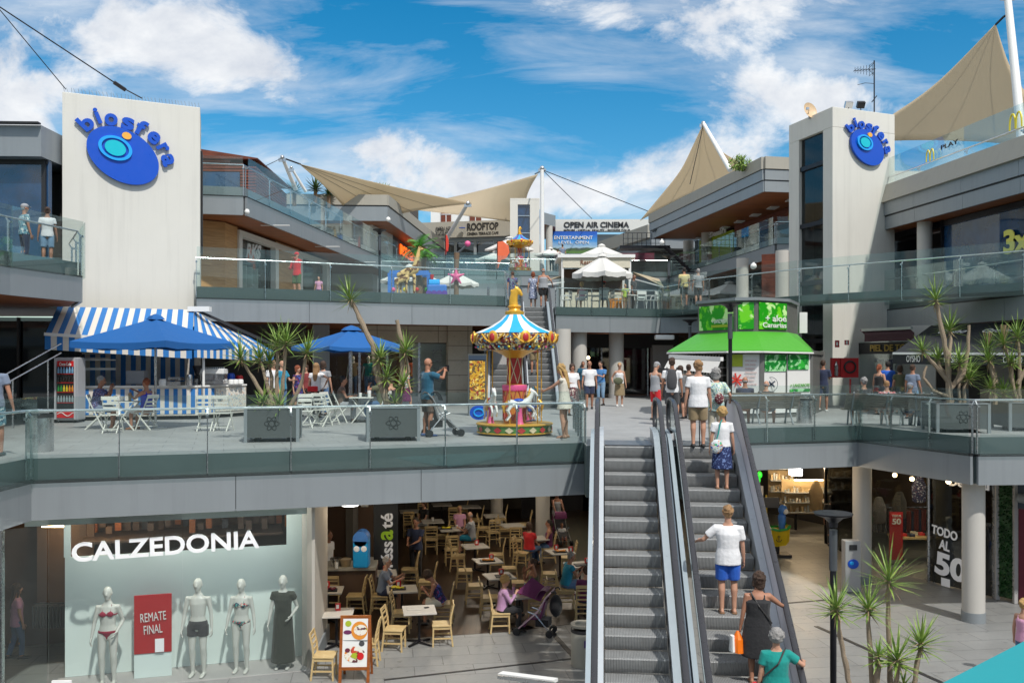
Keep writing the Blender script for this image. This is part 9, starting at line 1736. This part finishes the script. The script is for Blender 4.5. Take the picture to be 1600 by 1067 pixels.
M().prism([A(1150, 26.8)[:2], A(1188, 27)[:2], A(1188, 28)[:2], A(1150, 28)[:2]], ZB, -1.09).build('side_wall', 'interior_dark', gc)
person('dark-dressed shopper inside the perfume shop', A(1300, 30.6, ZB), -.4, 1.72, 'w_black', .6, 'pants', 'w_darkgrey', 'short', 'hair_black', 'skin_tan')
def lamp(p, e, col=(1, .74, .45), r_=.08):
 l = bpy.data.lights.new('lamp_light', 'POINT'); l.energy = e; l.color = col; l.shadow_soft_size = r_; o = bpy.data.objects.new('lamp_light', l); coll(o); o.location = p
for p, e in ((A(1224, 32.8, -1.7), 45), (A(1262, 31.9, -1.9), 55), (A(1318, 31.0, -1.7), 22), (A(1405, 27.4, -1.5), 40), (A(1470, 26.2, -1.5), 25), (A(1243, 25.8, -1.6), 25), (A(547, 21.3, -1.8), 22), (Vector((-9.4, 18.4, -1.7)), 10), (fq(1.2, 1.5)+Vector((0, 0, -1.3)), 2)): lamp(p, e)
for i_, (x_, y_) in enumerate(((-1.6, 24.5), (1.2, 26.5), (-1.0, 29.0), (2.2, 31.5))):  # added fill lamps that brighten the dark cafe hall
 t = thing('ceiling_lamp', ['added fill lamp above the front cafe tables', 'added fill lamp above the right middle row of tables', 'added fill lamp above the elderly guests', 'added fill lamp near the numbered column'][i_], 'ceiling lamp', (x_, y_, -1.2)); M().tube([(x_, y_, -1.16), (x_, y_, -1.085)], .22, 18).build('diffuser', 'white_lamp', t, smooth=True); M().tube([(x_, y_, -1.13), (x_, y_, -1.086)], .25, 18).build('rim', 'steel', t, smooth=True); lamp((x_, y_, -1.35), 32, (1, .86, .68), .2)
for px in (1355,): lamp(A(1385, 37.4, 2.7), 20, (1, .85, .7))
for i_, s_ in enumerate((.8, 2.3, 3.8)):  # added spots that lift the shaded aqua back panel
 q = fq(s_, .25)+Vector((0, 0, -1.18)); t = thing('added_window_spot', ['left', 'middle', 'right'][i_]+' added fill spot above the swimwear window display', 'spot lamp', tuple(q)); M().tube([q+Vector((0, 0, -.05)), q+Vector((0, 0, .05))], .05, 12).build('spot_head', 'white_lamp', t, smooth=True); lamp(q+Vector((0, 0, -.15)), 12, (1, .98, .94), .05)
lamp(A(600, 38.6, 2.7), 25, (1, .85, .7)); lamp(A(960, 47.5, 2.4), 10, (1, .85, .7))
cl_ = [(547+5, 39.0, 'w_khaki', 'headless-looking mannequin in beige behind the parasol glass'), (576, 38.6, 'w_teal', 'mannequin in green top behind the second parasol'), (590, 38.6, 'w_red', 'mannequin in red top behind the second parasol'), (647, 38.4, 'flag_orange', 'mannequin in orange top in the shop window right of the parasol')]
for px, d, mt, lb_ in cl_: o = person(lb_, A(px, d, .25), FR, 1.75, mt, .3, 'pants', 'w_denim', 'bald', 'hair_brown', 'mannequin', shoe=None, name='mannequin', vox=.025); o['category'] = 'mannequin'
for px, d, mt, lb_ in ((1375, 36.6, 'w_navy', 'mannequin in blue in the leather shop window'), (1389, 36.2, 'p_navyflower', 'mannequin in patterned top in the leather shop window'), (1404, 35.8, 'w_lgrey', 'mannequin in grey in the leather shop window')): o = person(lb_, A(px, d, .45), FR+.3, 1.7, mt, .3, 'pants', 'w_darkgrey', 'bald', 'hair_brown', 'mannequin', shoe=None, name='mannequin', vox=.025); o['category'] = 'mannequin'
for px, mt, lb_ in ((982, 'w_black', 'dark dressed mannequin before the magenta poster of the arcade shop'), (989, 'w_yellow', 'mannequin with a yellow top before the magenta poster')): o = person(lb_, A(px, 47.6, .1), FR, 1.75, mt, .5, 'pants', 'w_black', 'bald', 'hair_brown', 'mannequin', shoe=None, name='mannequin', vox=.03); o['category'] = 'mannequin'
